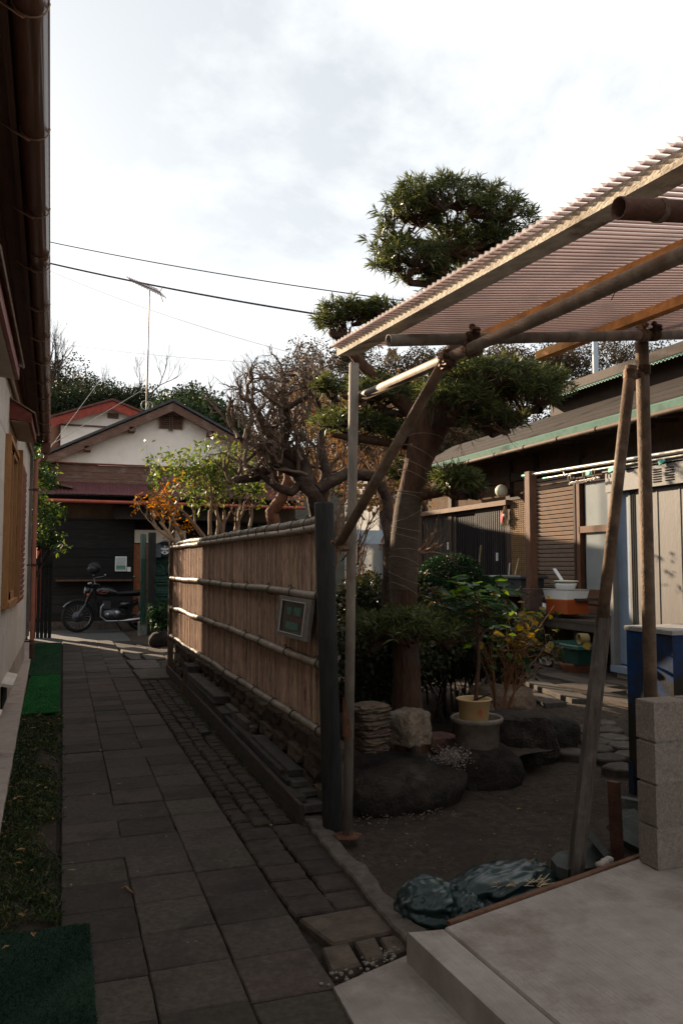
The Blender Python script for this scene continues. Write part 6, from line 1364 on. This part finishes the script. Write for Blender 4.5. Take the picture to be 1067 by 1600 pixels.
# ------------------------------------------------------------------ potted plant with large leaves
pc = gd(745, 1165, 5.45); px_, py_ = pc.x, pc.y
gp = thing('grey_plant_pot', 'large old grey concrete pot holding the yellow pot', 'plant pot', (px_, py_, .12))
zr = gd(745, 1122, 5.45).z; mb = MB(); mb.lathe([(.13, .10), (.135, .12), (.158, zr - .03), (.175, zr - .025), (.18, zr), (.172, zr + .012), (.155, zr), (.145, zr - .07), (.001, zr - .08)], (px_, py_, 0), 36); mb.build('pot_body', M('grey_pot', (.22, .18, .14), .85, .3, 10, .6, 60, wear=(.12, .095, .075), wscale=4), gp)
yp = thing('yellow_plant_pot', 'yellow plastic pot with red printed marks standing in the grey pot', 'plant pot', (px_ - .015, py_, zr - .06))
zy = gd(739, 1092, 5.45).z; cxp = px_ - .02
mb = MB(); mb.lathe([(.085, zr - .07), (.088, zr - .06), (.112, zy - .012), (.121, zy - .008), (.123, zy), (.117, zy + .004), (.108, zy - .004), (.10, zy - .05), (.001, zy - .045)], (cxp, py_, 0), 36); mb.build('pot_body', M('yellow_plastic', (.46, .31, .14), .45, .08, 6, .05), yp)
mr = M('red_print', (.5, .03, .02), .5, .1, 5, 0); tocam = (Vector((EYE.x, EYE.y, 0)) - Vector((cxp, py_, 0))).normalized(); side = Vector((-tocam.y, tocam.x, 0))
zc_ = (zr + zy) / 2 - .015
def onpot(u, v):   # u along the rim in metres, v up
    r_ = .085 + (.112 - .085) * ((zc_ + v) - (zr - .07)) / (zy - zr + .058) + .0012; a_ = u / .1; d = (tocam * math.cos(a_) + side * math.sin(a_)); return Vector((cxp, py_, 0)) + d * r_ + Vector((0, 0, zc_ + v))
for st_ in (((.030, .018), (.052, .02)), ((.041, .026), (.041, -.03)), ((.028, .004), (.056, .006)), ((.030, -.012), (.052, -.01)), ((.029, .016), (.027, -.012)), ((.054, .018), (.055, -.014)), ((.032, -.02), (.026, -.03)), ((.050, -.02), (.056, -.03)), ((.008, .012), (.016, .01)), ((.010, 0), (.016, -.004)), ((.008, -.012), (.017, -.014))):
    p0, p1 = onpot(*st_[0]), onpot(*st_[1]); mb = MB(); mb.bar(p0, p1, .006, .0015, math.pi / 2 * 0); mb.build('red_mark', mr, yp)
mb = MB(); q_ = Vector((cxp + .03, py_ - .04, zy + .01)); mb.bar(q_ + Vector((-.06, 0, -.02)), q_ + Vector((.07, .0, .022)), .018, .008); tag(mb.build('plant_label', m_dark), 'small dark plastic tag stuck in the yellow pot', 'tag')
pl = thing('potted_plant', 'broad leaved plant with dark green and yellowing leaves growing from the yellow pot', 'plant', (cxp, py_, zy - .05))
random.seed(77)
mb = MB(); st_top = gd(748, 930, 5.35); base = Vector((cxp + .01, py_, zy - .06)); mb.tube([base, base.lerp(st_top, .4) + Vector((.012, 0, 0)), base.lerp(st_top, .75), st_top], [.016, .014, .011, .006], 7); sm_b = mb.build('stem', M('plant_stem', (.10, .055, .035), .8, .3, 14, .4), pl)
def broadleaf(mat):
    mb = MB(); vs = []; fs = []; n = 6
    for i in range(n + 1):
        t = i / n; w_ = .30 * math.sin(PI * min(1, t ** .8)) + .004; z = -.22 * t * t
        for j, u in enumerate((-1, -.5, 0, .5, 1)): vs.append((u * w_, t, z + abs(u) * .10 - .01 * (j % 2)))
        if i: o = (i - 1) * 5; fs += [(o + k, o + k + 1, o + 6 + k, o + 5 + k) for k in range(4)]
    mb.add(vs, fs, True); return mb.mesh('leaf', mat)
lg = leafmat('glossy_leaf', (.010, .026, .009), (.024, .052, .016), trans=.25, rough=.45); ly = leafmat('yellow_leaf', (.10, .07, .015), (.26, .17, .03), trans=.45, rough=.4); lyg = leafmat('lime_leaf', (.04, .07, .014), (.08, .12, .02), trans=.45, rough=.35)
ml = [broadleaf(m_) for m_ in (lg, ly, lyg)]
def leafat(p, d, s, which, parent, sx=1.0):
    d = Vector(d).normalized(); q_ = d.to_track_quat('Y', 'Z'); q_ = q_ @ Quaternion((0, 1, 0), rnd(-.6, .6)); o = inst(ml[which], 'leaf', parent, p); o.rotation_mode = 'QUATERNION'; o.rotation_quaternion = q_; o.scale = (s * sx, s, s); return o
for k in range(120):
    a_ = rnd(0, 6.28); h = rnd(0, 1) ** .8; ctr = gd(752 + rnd(-48, 44), 985 - 75 * h + rnd(-12, 12), 5.4 + rnd(-.28, .28))
    d = Vector((math.cos(a_), math.sin(a_), rnd(-.35, .5))); w_ = 0 if random.random() < .86 else (2 if random.random() < .6 else 1); leafat(ctr, d, rnd(.07, .125), w_, pl)
    if k % 4 == 0: mb = MB(); q_ = base.lerp(st_top, rnd(.55, 1)); mb.tube([q_, (q_ + ctr) / 2 + Vector((0, 0, -.02)), ctr], [.005, .004, .003], 4, cap=False); mb.build('twig', MATS['plant_stem'], pl)
# yellow-leaved shrub behind and right of it
ys = thing('yellowing_shrub', 'thin stemmed shrub with round yellow leaves beside the potted plant', 'shrub', gd(785, 1095, 5.9))
random.seed(78); tips = []; mb = MB(); b0 = gd(785, 1105, 5.9)
for k in range(7): p = b0 + Vector((rnd(-.06, .06), rnd(-.06, .06), 0)); grow(mb, p, Vector((rnd(-.4, .5), rnd(-.3, .3), 1)), .34, .011, 3, .35, .2, (2, 3), .72, tips, 5, 3, .7)
mb.build('stem', M('shrub_stem', (.20, .09, .04), .75, .3, 14), ys)
for (p, d) in tips:
    if random.random() < .62: leafat(p, (rnd(-1, 1), rnd(-1, 1), rnd(-.7, .3)), rnd(.04, .075), random.choice((1, 0, 2, 0)), ys, 1.5)
for k in range(34): leafat(gd(rnd(800, 865), rnd(925, 1010), rnd(5.7, 6.2)), (rnd(-1, 1), rnd(-1, 1), rnd(-.7, .3)), rnd(.04, .07), random.choice((1, 1, 2)), ys, 1.5)
mb = MB()
for k in range(14): a_ = b0 + Vector((rnd(-.03, .1), 0, rnd(.2, .5))); q_ = gd(rnd(810, 870), rnd(930, 1030), 5.9); mb.tube([a_, (a_ + q_) / 2 + Vector((0, 0, rnd(-.05, .08))), q_], [.006, .004, .002], 4, cap=False)
mb.build('stem', MATS['shrub_stem'], ys)
c = gd(808, 1080, 5.9); mb = rock((c.x, c.y, .16), (.09, .06, .05), 3, .5, 2, 0, .3); tag(mb.build('white_litter', MATS['paper_white']), 'scrap of white litter on the soil behind the upright stone', 'litter')

# ------------------------------------------------------------------ clipped shrubs, hedge, ferny low leaves
lm_box = leafmat('boxwood', (.008, .018, .008), (.022, .045, .016), trans=.15, rough=.5, scale=6)
def clipped(lab, c, r, n, seed, name='clipped_shrub', cat='shrub', grp=None, mat=lm_box, s=.03):
    rs_ = np.random.default_rng(seed); d = unit(rs_.normal(size=(n, 3))); d[:, 2] = np.abs(d[:, 2]) * 1.0 - .25; d = unit(d)
    k = rs_.uniform(.82, 1.03, (n, 1)); P_ = np.array(c) + d * k * np.array(r); D = unit(d + rs_.normal(size=(n, 3)) * .6); t = thing(name, lab, cat, (c[0], c[1], .0), grp)
    V, Fq = leaves(P_, D, rs_.uniform(.7, 1.3, n) * s, s * .55, .3); npmesh('crown', V, Fq, mat, t)
    mb = MB(); mb.tube([(c[0], c[1], 0), (c[0], c[1], c[2])], .04, 6)
    for q in range(5): a_ = q * 1.25; mb.tube([(c[0], c[1], c[2] * .5), (c[0] + math.cos(a_) * r[0] * .6, c[1] + math.sin(a_) * r[1] * .6, c[2])], .018, 5)
    mb.build('trunk', m_bark, t); return t
p = gd(704, 882, 9.6); clipped('upper clipped cushion shrub domed before the black doors', (p.x, p.y, p.z - .1), (.36, .36, .22), 9000, 1, grp='clipped cushion shrubs')
p = gd(742, 912, 9.5); clipped('lower right clipped cushion shrub under the dome', (p.x, p.y, p.z - .1), (.36, .34, .2), 8000, 2, grp='clipped cushion shrubs')
p = gd(668, 905, 9.4); clipped('lower left clipped cushion shrub beside the trunk', (p.x, p.y, p.z - .06), (.22, .3, .12), 5000, 3, grp='clipped cushion shrubs')
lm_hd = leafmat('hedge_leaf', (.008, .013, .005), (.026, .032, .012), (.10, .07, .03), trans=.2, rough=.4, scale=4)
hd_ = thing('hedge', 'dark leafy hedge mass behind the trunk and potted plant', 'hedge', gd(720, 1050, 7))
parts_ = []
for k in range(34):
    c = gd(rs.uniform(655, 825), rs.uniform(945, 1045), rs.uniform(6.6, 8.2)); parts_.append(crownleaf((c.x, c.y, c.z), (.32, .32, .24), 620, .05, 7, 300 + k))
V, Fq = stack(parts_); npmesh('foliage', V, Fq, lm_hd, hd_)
mb = MB(); random.seed(6)
for k in range(22): c = gd(rnd(660, 810), 1075, rnd(6.6, 8)); grow(mb, Vector((c.x, c.y, .05)), Vector((rnd(-.3, .3), 0, 1)), .35, .014, 2, .3, .2, (2, 2), .7, None, 4, 3, .6)
mb.build('stem', m_bark, hd_)
# ferny growth left of trunk, low
parts_ = []
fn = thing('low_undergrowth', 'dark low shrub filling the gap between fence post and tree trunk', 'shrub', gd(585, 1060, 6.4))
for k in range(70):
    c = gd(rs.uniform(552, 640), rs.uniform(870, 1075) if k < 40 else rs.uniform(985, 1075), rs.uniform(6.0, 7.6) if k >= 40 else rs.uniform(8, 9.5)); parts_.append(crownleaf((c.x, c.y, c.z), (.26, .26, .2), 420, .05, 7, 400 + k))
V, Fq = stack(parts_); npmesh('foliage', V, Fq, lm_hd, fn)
mb = MB()
for k in range(10): c = gd(rnd(560, 640), 1085, rnd(6, 7.2)); grow(mb, Vector((c.x, c.y, .05)), Vector((rnd(-.3, .3), 0, 1)), .35, .014, 2, .3, .2, (2, 2), .7, None, 4, 3, .6)
mb.build('stem', m_bark, fn)

# ------------------------------------------------------------------ podocarpus: the big cloud pruned tree
m_trunk = M('podocarpus_bark', (.08, .04, .024), .9, .4, 9, .9, 26, stretch=(2.4, 2.4, .5), wear=(.075, .06, .048), wscale=3, wamt=.5, rnd=0, bdist=.02)
m_wrap = M('burlap_wrap', (.085, .057, .039), .85, .3, 18, .6, 70, stretch=(1, 1, 3), wear=(.07, .05, .035), wscale=5, wamt=.6)
lm_pod = leafmat('podocarpus_leaf', (.024, .031, .012), (.080, .092, .034), (.14, .145, .045), trans=.28, rough=.38, scale=5)
def podpad(c, r, ncl, seed, Ll=(.055, .10), K=21, flat=0):
    rs_ = np.random.default_rng(seed); d = unit(rs_.normal(size=(ncl, 3))); d[:, 2] = np.where(d[:, 2] < -.25, -d[:, 2], d[:, 2])
    k = rs_.uniform(.55, 1.05, (ncl, 1)); P_ = np.array(c) + d * k * np.array(r)
    P_ += np.array(r) * .1 * rs_.normal(size=(ncl, 3)); ax = unit(d * np.array([1, 1, .6]) + np.array([0, 0, .85]) + rs_.normal(size=(ncl, 3)) * .3)
    Pr = np.repeat(P_, K, axis=0); Ax = np.repeat(ax, K, axis=0); D = unit(Ax * .75 + rs_.normal(size=Pr.shape) * .62); Pr = Pr + Ax * rs_.uniform(-.035, .02, (len(Pr), 1))
    V, Fq = leaves(Pr, D, rs_.uniform(*Ll, len(Pr)), rs_.uniform(.0065, .011, len(Pr)), .35); return V, Fq, P_
def branches(mb, root, targets, r0, seed, up=.0, nseg=5):
    random.seed(seed)
    for t in targets:
        t = Vector(t); d = t - root; mid = root + d * .5 + Vector((rnd(-.08, .08), rnd(-.08, .08), -abs(d.z) * .15 + up)); pts = [root]
        for i in range(1, nseg + 1):
            u = i / nseg; p = root * (1 - u) ** 2 + mid * 2 * u * (1 - u) + t * u * u; pts.append(p + Vector((rnd(-1, 1), rnd(-1, 1), rnd(-1, 1))) * .018 * (1 if i < nseg else 0))
        mb.tube(pts, [r0 * (1 - .8 * i / nseg) for i in range(nseg + 1)], 5, cap=False)
pt = thing('podocarpus_tree', 'tall cloud pruned pine like tree with wrapped trunk in the garden bed', 'tree', gd(638, 1155, 5.5))
TD = 5.5
tp_ = [(640, 1175, 46), (636, 1130, 33), (634, 1060, 27), (632, 980, 26), (630, 900, 26), (632, 840, 25), (640, 770, 25), (653, 720, 30), (668, 672, 38), (680, 640, 40)]
pts = [gd(x, y, TD) for x, y, _ in tp_]; rad = [w_ / F * TD * (.80 if i_ < 6 else .72) for i_, (_, _, w_) in enumerate(tp_)]
def trunk(mb, pts, rad, n=22, gnarl=.14, seed=0):
    # densify
    P_ = []; R_ = []
    for i in range(len(pts) - 1):
        for k in range(6): t = k / 6; P_.append(pts[i].lerp(pts[i + 1], t)); R_.append(rad[i] + (rad[i + 1] - rad[i]) * t)
    P_.append(pts[-1]); R_.append(rad[-1]); o = len(mb.v); mb.tube(P_, R_, n)
    for j in range(len(P_) * n):
        v = Vector(mb.v[o + j]); c = P_[j // n]; d = v - c; a_ = j % n
        k = 1 + gnarl * noise.noise(Vector((d.x * 9, d.y * 9, v.z * 2.0 + seed))) + gnarl * .4 * noise.noise(Vector((d.x * 40, d.y * 40, v.z * 3))); mb.v[o + j] = tuple(c + d * k)
mb = MB(); trunk(mb, pts, rad)
# surface roots
for a_ in (-.6, .3, 1.2, 2.2, 3.4, 4.6): d = Vector((math.cos(a_), math.sin(a_), 0)); b = pts[1]; mb.tube([b + d * .05 + Vector((0, 0, .0)), b + d * .16 + Vector((0, 0, -.14)), b + d * .26 + Vector((0, 0, -.21)), b + d * .36 + Vector((.02, .02, -.26))], [.06, .045, .03, .012], 8)
top = pts[-1]
# main limbs
limbs = [([(676, 645), (700, 600), (712, 540), (705, 480), (690, 430), (700, 385)], TD, (.075, .07, .065, .055, .045, .03)), ([(672, 665), (640, 640), (600, 600), (570, 575), (545, 545), (520, 520)], TD + .1, (.06, .055, .05, .042, .035, .02)),
         ([(676, 650), (720, 655), (760, 645), (800, 650), (840, 640)], TD - .15, (.07, .05, .04, .03, .018)), ([(664, 695), (640, 690), (600, 690), (560, 685), (520, 680)], TD + .15, (.05, .04, .035, .028, .015)),
         ([(650, 775), (680, 770), (715, 765)], TD - .02, (.045, .035, .012)), ([(668, 672), (645, 705), (625, 745)], TD + .25, (.04, .03, .02)),
         ([(700, 590), (740, 570), (780, 560), (815, 575)], TD + .2, (.05, .04, .03, .02)), ([(600, 600), (570, 640), (540, 660)], TD + .3, (.035, .025, .015)), ([(640, 960), (660, 965), (690, 960)], TD - .05, (.03, .025, .012))]
for l_, D_, rr_ in limbs: trunk(mb, [gd(x, y, D_ - .0 * i) for i, (x, y) in enumerate(l_)], list(rr_), 10, .2)
mb.build('trunk', m_trunk, pt)
# burlap band and strings
mb = MB(); wp = [gd(x, y, TD) for x, y in ((630, 920), (630, 880), (632, 840), (636, 800), (641, 768))]; mb.tube(wp, [.0985, .0995, .097, .093, .087], 24, cap=False); mb.build('burlap_band', m_wrap, pt)
mb = MB(); random.seed(9)
for k in range(13):
    y = 690 + k * 19 + rnd(-5, 5); c = None
    for i in range(len(tp_) - 1):
        (xa, ya, wa), (xb, yb, wb) = tp_[i], tp_[i + 1]
        if yb <= y <= ya: t = (ya - y) / (ya - yb); c = gd(xa + (xb - xa) * t, y, TD); r_ = (wa + (wb - wa) * t) / F * TD * .90
    if c is None: continue
    tx, ty = rnd(-.6, .6), rnd(-.3, .3); mb.tube([c + Vector((math.cos(t) * r_, math.sin(t) * r_, (math.cos(t) * tx + math.sin(t) * ty) * r_)) for t in np.linspace(0, 2 * PI, 20)], .0016, 4, cap=False)
mb.build('string', M('pale_string', (.22, .18, .13), .8, .1, 5, 0), pt)
pads = [ # px, py, rx_px, ry_px, depth, clusters
    (700, 330, 92, 48, TD, 150), (640, 340, 55, 40, TD, 60), (785, 345, 55, 40, TD, 75), (640, 415, 68, 30, TD - .1, 100), (745, 395, 60, 28, TD + .1, 60), (700, 440, 60, 22, TD, 45), (720, 385, 70, 30, TD + .1, 45), (790, 385, 44, 22, TD, 26), (608, 375, 30, 22, TD, 18),
    (540, 500, 46, 26, TD + .1, 85), (600, 492, 42, 18, TD + .1, 50),
    (760, 600, 100, 34, TD - .25, 170), (820, 620, 62, 30, TD - .2, 90), (715, 625, 60, 30, TD - .4, 80), (860, 600, 34, 22, TD, 30), (770, 660, 55, 22, TD - .3, 50),
    (600, 620, 62, 26, TD + .15, 90), (555, 665, 62, 26, TD + .25, 100), (628, 680, 40, 18, TD + .15, 45), (520, 610, 30, 18, TD + .4, 30),
    (640, 745, 38, 20, TD + .35, 45), (712, 755, 36, 24, TD - .3, 60), (742, 762, 16, 16, TD - .25, 12),
    (640, 985, 78, 28, TD - .3, 110), (580, 990, 34, 30, TD, 40), (700, 990, 40, 26, TD - .1, 40)]
parts_ = []; mb = MB(); allr = {}
for k, (px, py, rx_, ry_, d_, ncl) in enumerate(pads):
    c = gd(px, py, d_); r = (rx_ / F * d_, rx_ / F * d_ * .85, ry_ / F * d_); v, f, P_ = podpad(c, r, int(ncl * 1.15), 500 + k); parts_.append((v, f))
    root = gd(px, py + ry_ * .9, d_) if k not in (2,) else gd(px - 30, py + 40, d_)
    # nearest limb point as true root
    best = None
    for l_, D_, rr_ in limbs + [([(x, y) for x, y, _ in tp_], TD, None)]:
        for (x, y) in l_:
            q_ = gd(x, y, D_)
            if best is None or (q_ - root).length < (best - root).length: best = q_
    mb.tube([best, (best + root) / 2 + Vector((rnd(-.05, .05), rnd(-.05, .05), -.02)), root], [.035, .028, .022], 7, cap=False)
    sub = P_[::2]; hubs = [Vector(root).lerp(Vector(P_[i]), .5) for i in range(0, len(P_), max(1, len(P_) // 7))]
    for h in hubs: branches(mb, Vector(root), [h], .02, k)
    for i, q_ in enumerate(sub):
        h = min(hubs, key=lambda h: (h - Vector(q_)).length); branches(mb, h, [q_], .010, k * 100 + i, 0, 3)
mb.build('branch', m_trunk, pt)
V, Fq = stack(parts_); npmesh('crown', V, Fq, lm_pod, pt)
# dry lower twigs under the right pad
random.seed(19); mb = MB()
for px, py in ((690, 680), (720, 672), (745, 680), (770, 670), (700, 690)): grow(mb, gd(px, py - 20, TD - .1), Vector((rnd(-.3, .9), rnd(-.5, .3), -.35)), .18, .011, 3, .7, .1, (2, 2), .75, None, 4, 3, .8)
for k in range(4): grow(mb, gd(650 + 3 * k, 865, TD + .1), Vector((1, .2, .35)), .16, .009, 3, .6, .3, (2, 2), .75, None, 4, 3, .7)
mb.build('dry_twigs', M('dry_twig', (.22, .13, .08), .85, .3, 9), pt, kind='stuff')

# ------------------------------------------------------------------ old plum tree, bare
m_plum = M('plum_bark', (.06, .036, .026), .9, .4, 9, .9, 30, rnd=0, wear=(.11, .075, .055), wscale=4, bdist=.02)
pm = thing('bare_plum_tree', 'gnarled leafless plum tree with dense upright shoots behind the bamboo fence', 'tree', gd(505, 1040, 7.4))
random.seed(33); mb = MB(); DP = 7.3
lim = [([(510, 1050), (508, 900), (500, 820), (490, 770), (460, 735), (430, 720), (400, 745), (370, 750)], (.10, .09, .085, .08, .07, .06, .05, .03)), ([(490, 770), (470, 720), (440, 700), (415, 670), (400, 640), (385, 620)], (.07, .065, .055, .045, .03, .02)),
       ([(440, 700), (450, 660), (440, 620), (445, 590)], (.05, .04, .03, .02)), ([(500, 800), (510, 740), (500, 700), (505, 660), (495, 620)], (.06, .05, .04, .03, .018)), ([(430, 720), (435, 690), (410, 700), (380, 690), (365, 672)], (.05, .04, .035, .028, .015)),
       ([(495, 765), (540, 740), (590, 745), (605, 780), (612, 840)], (.055, .055, .05, .05, .05)), ([(480, 745), (455, 770), (430, 760), (400, 735), (380, 725)], (.045, .04, .035, .025, .015)),
       ([(445, 640), (480, 620), (490, 590)], (.03, .02, .012)), ([(612, 1050), (610, 930), (612, 840), (600, 800)], (.09, .08, .07, .05))]
for l_, rr_ in lim:
    trunk(mb, [gd(x, y, DP + .1 * math.sin(i * 1.7 + x)) for i, (x, y) in enumerate(l_)], list(rr_), 9, .25)
mb.build('trunk', m_plum, pm)
mb = MB()
for l_, rr_ in lim[1:5] + [lim[0], lim[6], lim[7]]:
    for i, (x, y) in enumerate(l_):
        if y > 760: continue
        for q in range(3):
            grow(mb, gd(x + rnd(-8, 8), y + rnd(-6, 6), DP + rnd(-.25, .25)), Vector((rnd(-.9, .7), rnd(-.8, .8), rnd(.1, 1.1))), rnd(.16, .27), .019, 3, .95, .28, (2, 3), .72, None, 4, 4, .62, .65)
for k in range(30): grow(mb, gd(rnd(370, 490), rnd(625, 710), DP + rnd(-.3, .3)), Vector((rnd(-.5, .35), rnd(-.4, .4), 1)), rnd(.16, .26), .011, 2, .4, .4, (2, 3), .8, None, 4, 4, .5, .6)
mb.build('shoots', M('plum_twig', (.15, .10, .07), .8, .3, 9, 0), pm)
mb = MB(); trunk(mb, [gd(x, y, 8.3) for x, y in ((462, 890), (432, 830), (425, 800), (440, 780), (452, 750), (450, 700))], [.07, .075, .07, .06, .055, .04], 12, .25)
tag(mb.build('orange_barked_trunk', M('orange_bark', (.17, .075, .04), .85, .45, 12, .9, 40)), 'smooth orange barked crooked trunk just above the bamboo fence', 'tree trunk')
# scrubby reddish bush between (twigs)
random.seed(35); mb = MB(); bt = thing('twiggy_bush', 'tangled brown twiggy bush behind the canopy front pole', 'bush', gd(560, 1000, 7.8))
for k in range(60): grow(mb, gd(rnd(500, 625), rnd(640, 900), rnd(7.6, 8.8)), Vector((rnd(-.7, .7), rnd(-.5, .5), 1)), rnd(.2, .35), .011, 3, .5, .3, (2, 3), .72, None, 4, 3, .7, .6)
mb.build('twigs', M('reddish_twig', (.17, .085, .05), .85, .3, 9, 0), bt)
rs = np.random.default_rng(44); parts_ = []
for k in range(26): c = gd(rs.uniform(470, 640), rs.uniform(600, 780), rs.uniform(9.5, 12)); parts_.append(crownleaf((c.x, c.y, c.z), (.5, .5, .4), 260, .07, 6, 700 + k))
V, Fq = stack(parts_); npmesh('russet_leaves', V, Fq, leafmat('russet_leaf', (.06, .035, .02), (.15, .08, .035), (.06, .07, .025), trans=.35, rough=.7), bt)

# ------------------------------------------------------------------ camellia bush over the fence, orange shrub, left tree
def leafy(t, DPc, stems, cl, mat, nper, s, seed, stemmat, spreadr=.14):
    random.seed(seed); mb = MB(); tips = []
    for (x, y, a_, b_) in stems: grow(mb, gd(x, y, DPc), Vector((a_, rnd(-.3, .3), b_)), .42, .030, 4, .4, .3, (2, 3), .74, tips, 5, 4, .7)
    mb.build('stem', stemmat, t); rs_ = np.random.default_rng(seed); parts_ = []
    for (px, py, rx_, ry_, n) in cl:
        for k in range(n):
            a_ = rs_.uniform(0, 6.28); q = math.sqrt(rs_.random()); c = np.array(gd(px + rx_ * q * math.cos(a_), py + ry_ * q * math.sin(a_), DPc + rs_.normal() * .28)); m_ = nper
            P_ = c + rs_.normal(size=(m_, 3)) * .045; D = unit(rs_.normal(size=(m_, 3)) + np.array([0, 0, .1])); parts_.append(leaves(P_, D, rs_.uniform(.7, 1.25, m_) * s, rs_.uniform(.35, .5, m_) * s, .5))
    for (p, d) in tips:
        m_ = 3; P_ = np.array(p) + rs_.normal(size=(m_, 3)) * .03; parts_.append(leaves(P_, unit(rs_.normal(size=(m_, 3))), rs_.uniform(.7, 1.2, m_) * s, s * .42, .5))
    V, Fq = stack(parts_); npmesh('foliage', V, Fq, mat, t)
lm_cam = leafmat('camellia_leaf', (.035, .055, .014), (.10, .13, .035), (.22, .20, .05), trans=.4, rough=.5, scale=3)
cm = thing('camellia_bush', 'sunlit green leaved bush with bare lower stems over the far end of the fence', 'bush', gd(330, 960, 9.8))
leafy(cm, 9.8, [(330, 850, -.4, 1), (345, 850, 0, 1), (365, 850, .3, 1), (320, 840, -.8, .8), (372, 845, .1, 1), (350, 850, -.2, 1), (385, 850, .2, 1), (340, 850, .1, 1)],
      [(330, 712, 34, 24, 34), (290, 735, 36, 26, 30), (262, 735, 26, 16, 20), (300, 775, 48, 20, 26), (372, 715, 26, 26, 16), (258, 712, 14, 8, 8), (345, 760, 35, 28, 18)], lm_cam, 5, .075, 55, M('camellia_stem', (.24, .16, .10), .8, .3, 10))
om = thing('orange_leaved_shrub', 'low shrub with orange autumn leaves at the far end of the fence', 'shrub', gd(268, 900, 11.0))
leafy(om, 11.0, [(275, 850, -.5, .6), (290, 850, -.3, .8), (270, 845, -1, .5)], [(248, 790, 12, 5, 5), (265, 803, 22, 10, 10), (284, 820, 18, 12, 9)], leafmat('orange_leaf', (.13, .05, .015), (.28, .115, .025), trans=.45, rough=.6), 6, .055, 56, MATS['camellia_stem'])
lt2 = thing('laurel_tree', 'dark glossy leaved tree between the downpipe and the gabled house', 'tree', gd(62, 975, 15.0))
leafy(lt2, 15.0, [(52, 900, .1, 1), (58, 900, .3, 1), (48, 860, -.1, 1), (60, 860, .3, .8)], [(62, 745, 22, 26, 26), (72, 745, 14, 14, 14), (60, 800, 30, 22, 40), (82, 805, 18, 12, 16), (66, 842, 22, 12, 18), (58, 710, 14, 14, 8), (30, 760, 25, 70, 40), (20, 700, 20, 40, 20)], leafmat('laurel_leaf', (.012, .028, .010), (.035, .06, .018), (.14, .16, .03), trans=.35, rough=.6), 16, .10, 57, m_bark)
lm_aspi = leafmat('aspidistra_leaf', (.008, .022, .009), (.022, .045, .015), trans=.2, rough=.75)
rs = np.random.default_rng(58); parts_ = []; ap_ = thing('broad_leaved_plant', 'bushy green plant at the foot of the green gate', 'plant', gd(252, 1000, 14.5))
for k in range(55): c = np.array(gd(rs.uniform(238, 270), rs.uniform(950, 982), 14.5 + rs.normal() * .2)); m_ = 7; parts_.append(leaves(c + rs.normal(size=(m_, 3)) * .06, unit(rs.normal(size=(m_, 3)) + np.array([0, 0, .3])), rs.uniform(.09, .17, m_), .05, .6))
V, Fq = stack(parts_); npmesh('foliage', V, Fq, lm_aspi, ap_); mb = MB(); c = gd(252, 990, 14.5); 
for k in range(8): mb.tube([(c.x + rnd(-.1, .1), c.y, 0), (c.x + rnd(-.25, .25), c.y + rnd(-.1, .1), .35)], .012, 5)
mb.build('stem', m_bark, ap_)
c = gd(255, 1003, 14.2); tag(rock((c.x, c.y, .1), (.5, .4, .4), 22, .2, 3).build('garden_rock', m_bould), 'dark rock under the broad leaved plant by the green gate', 'rock')
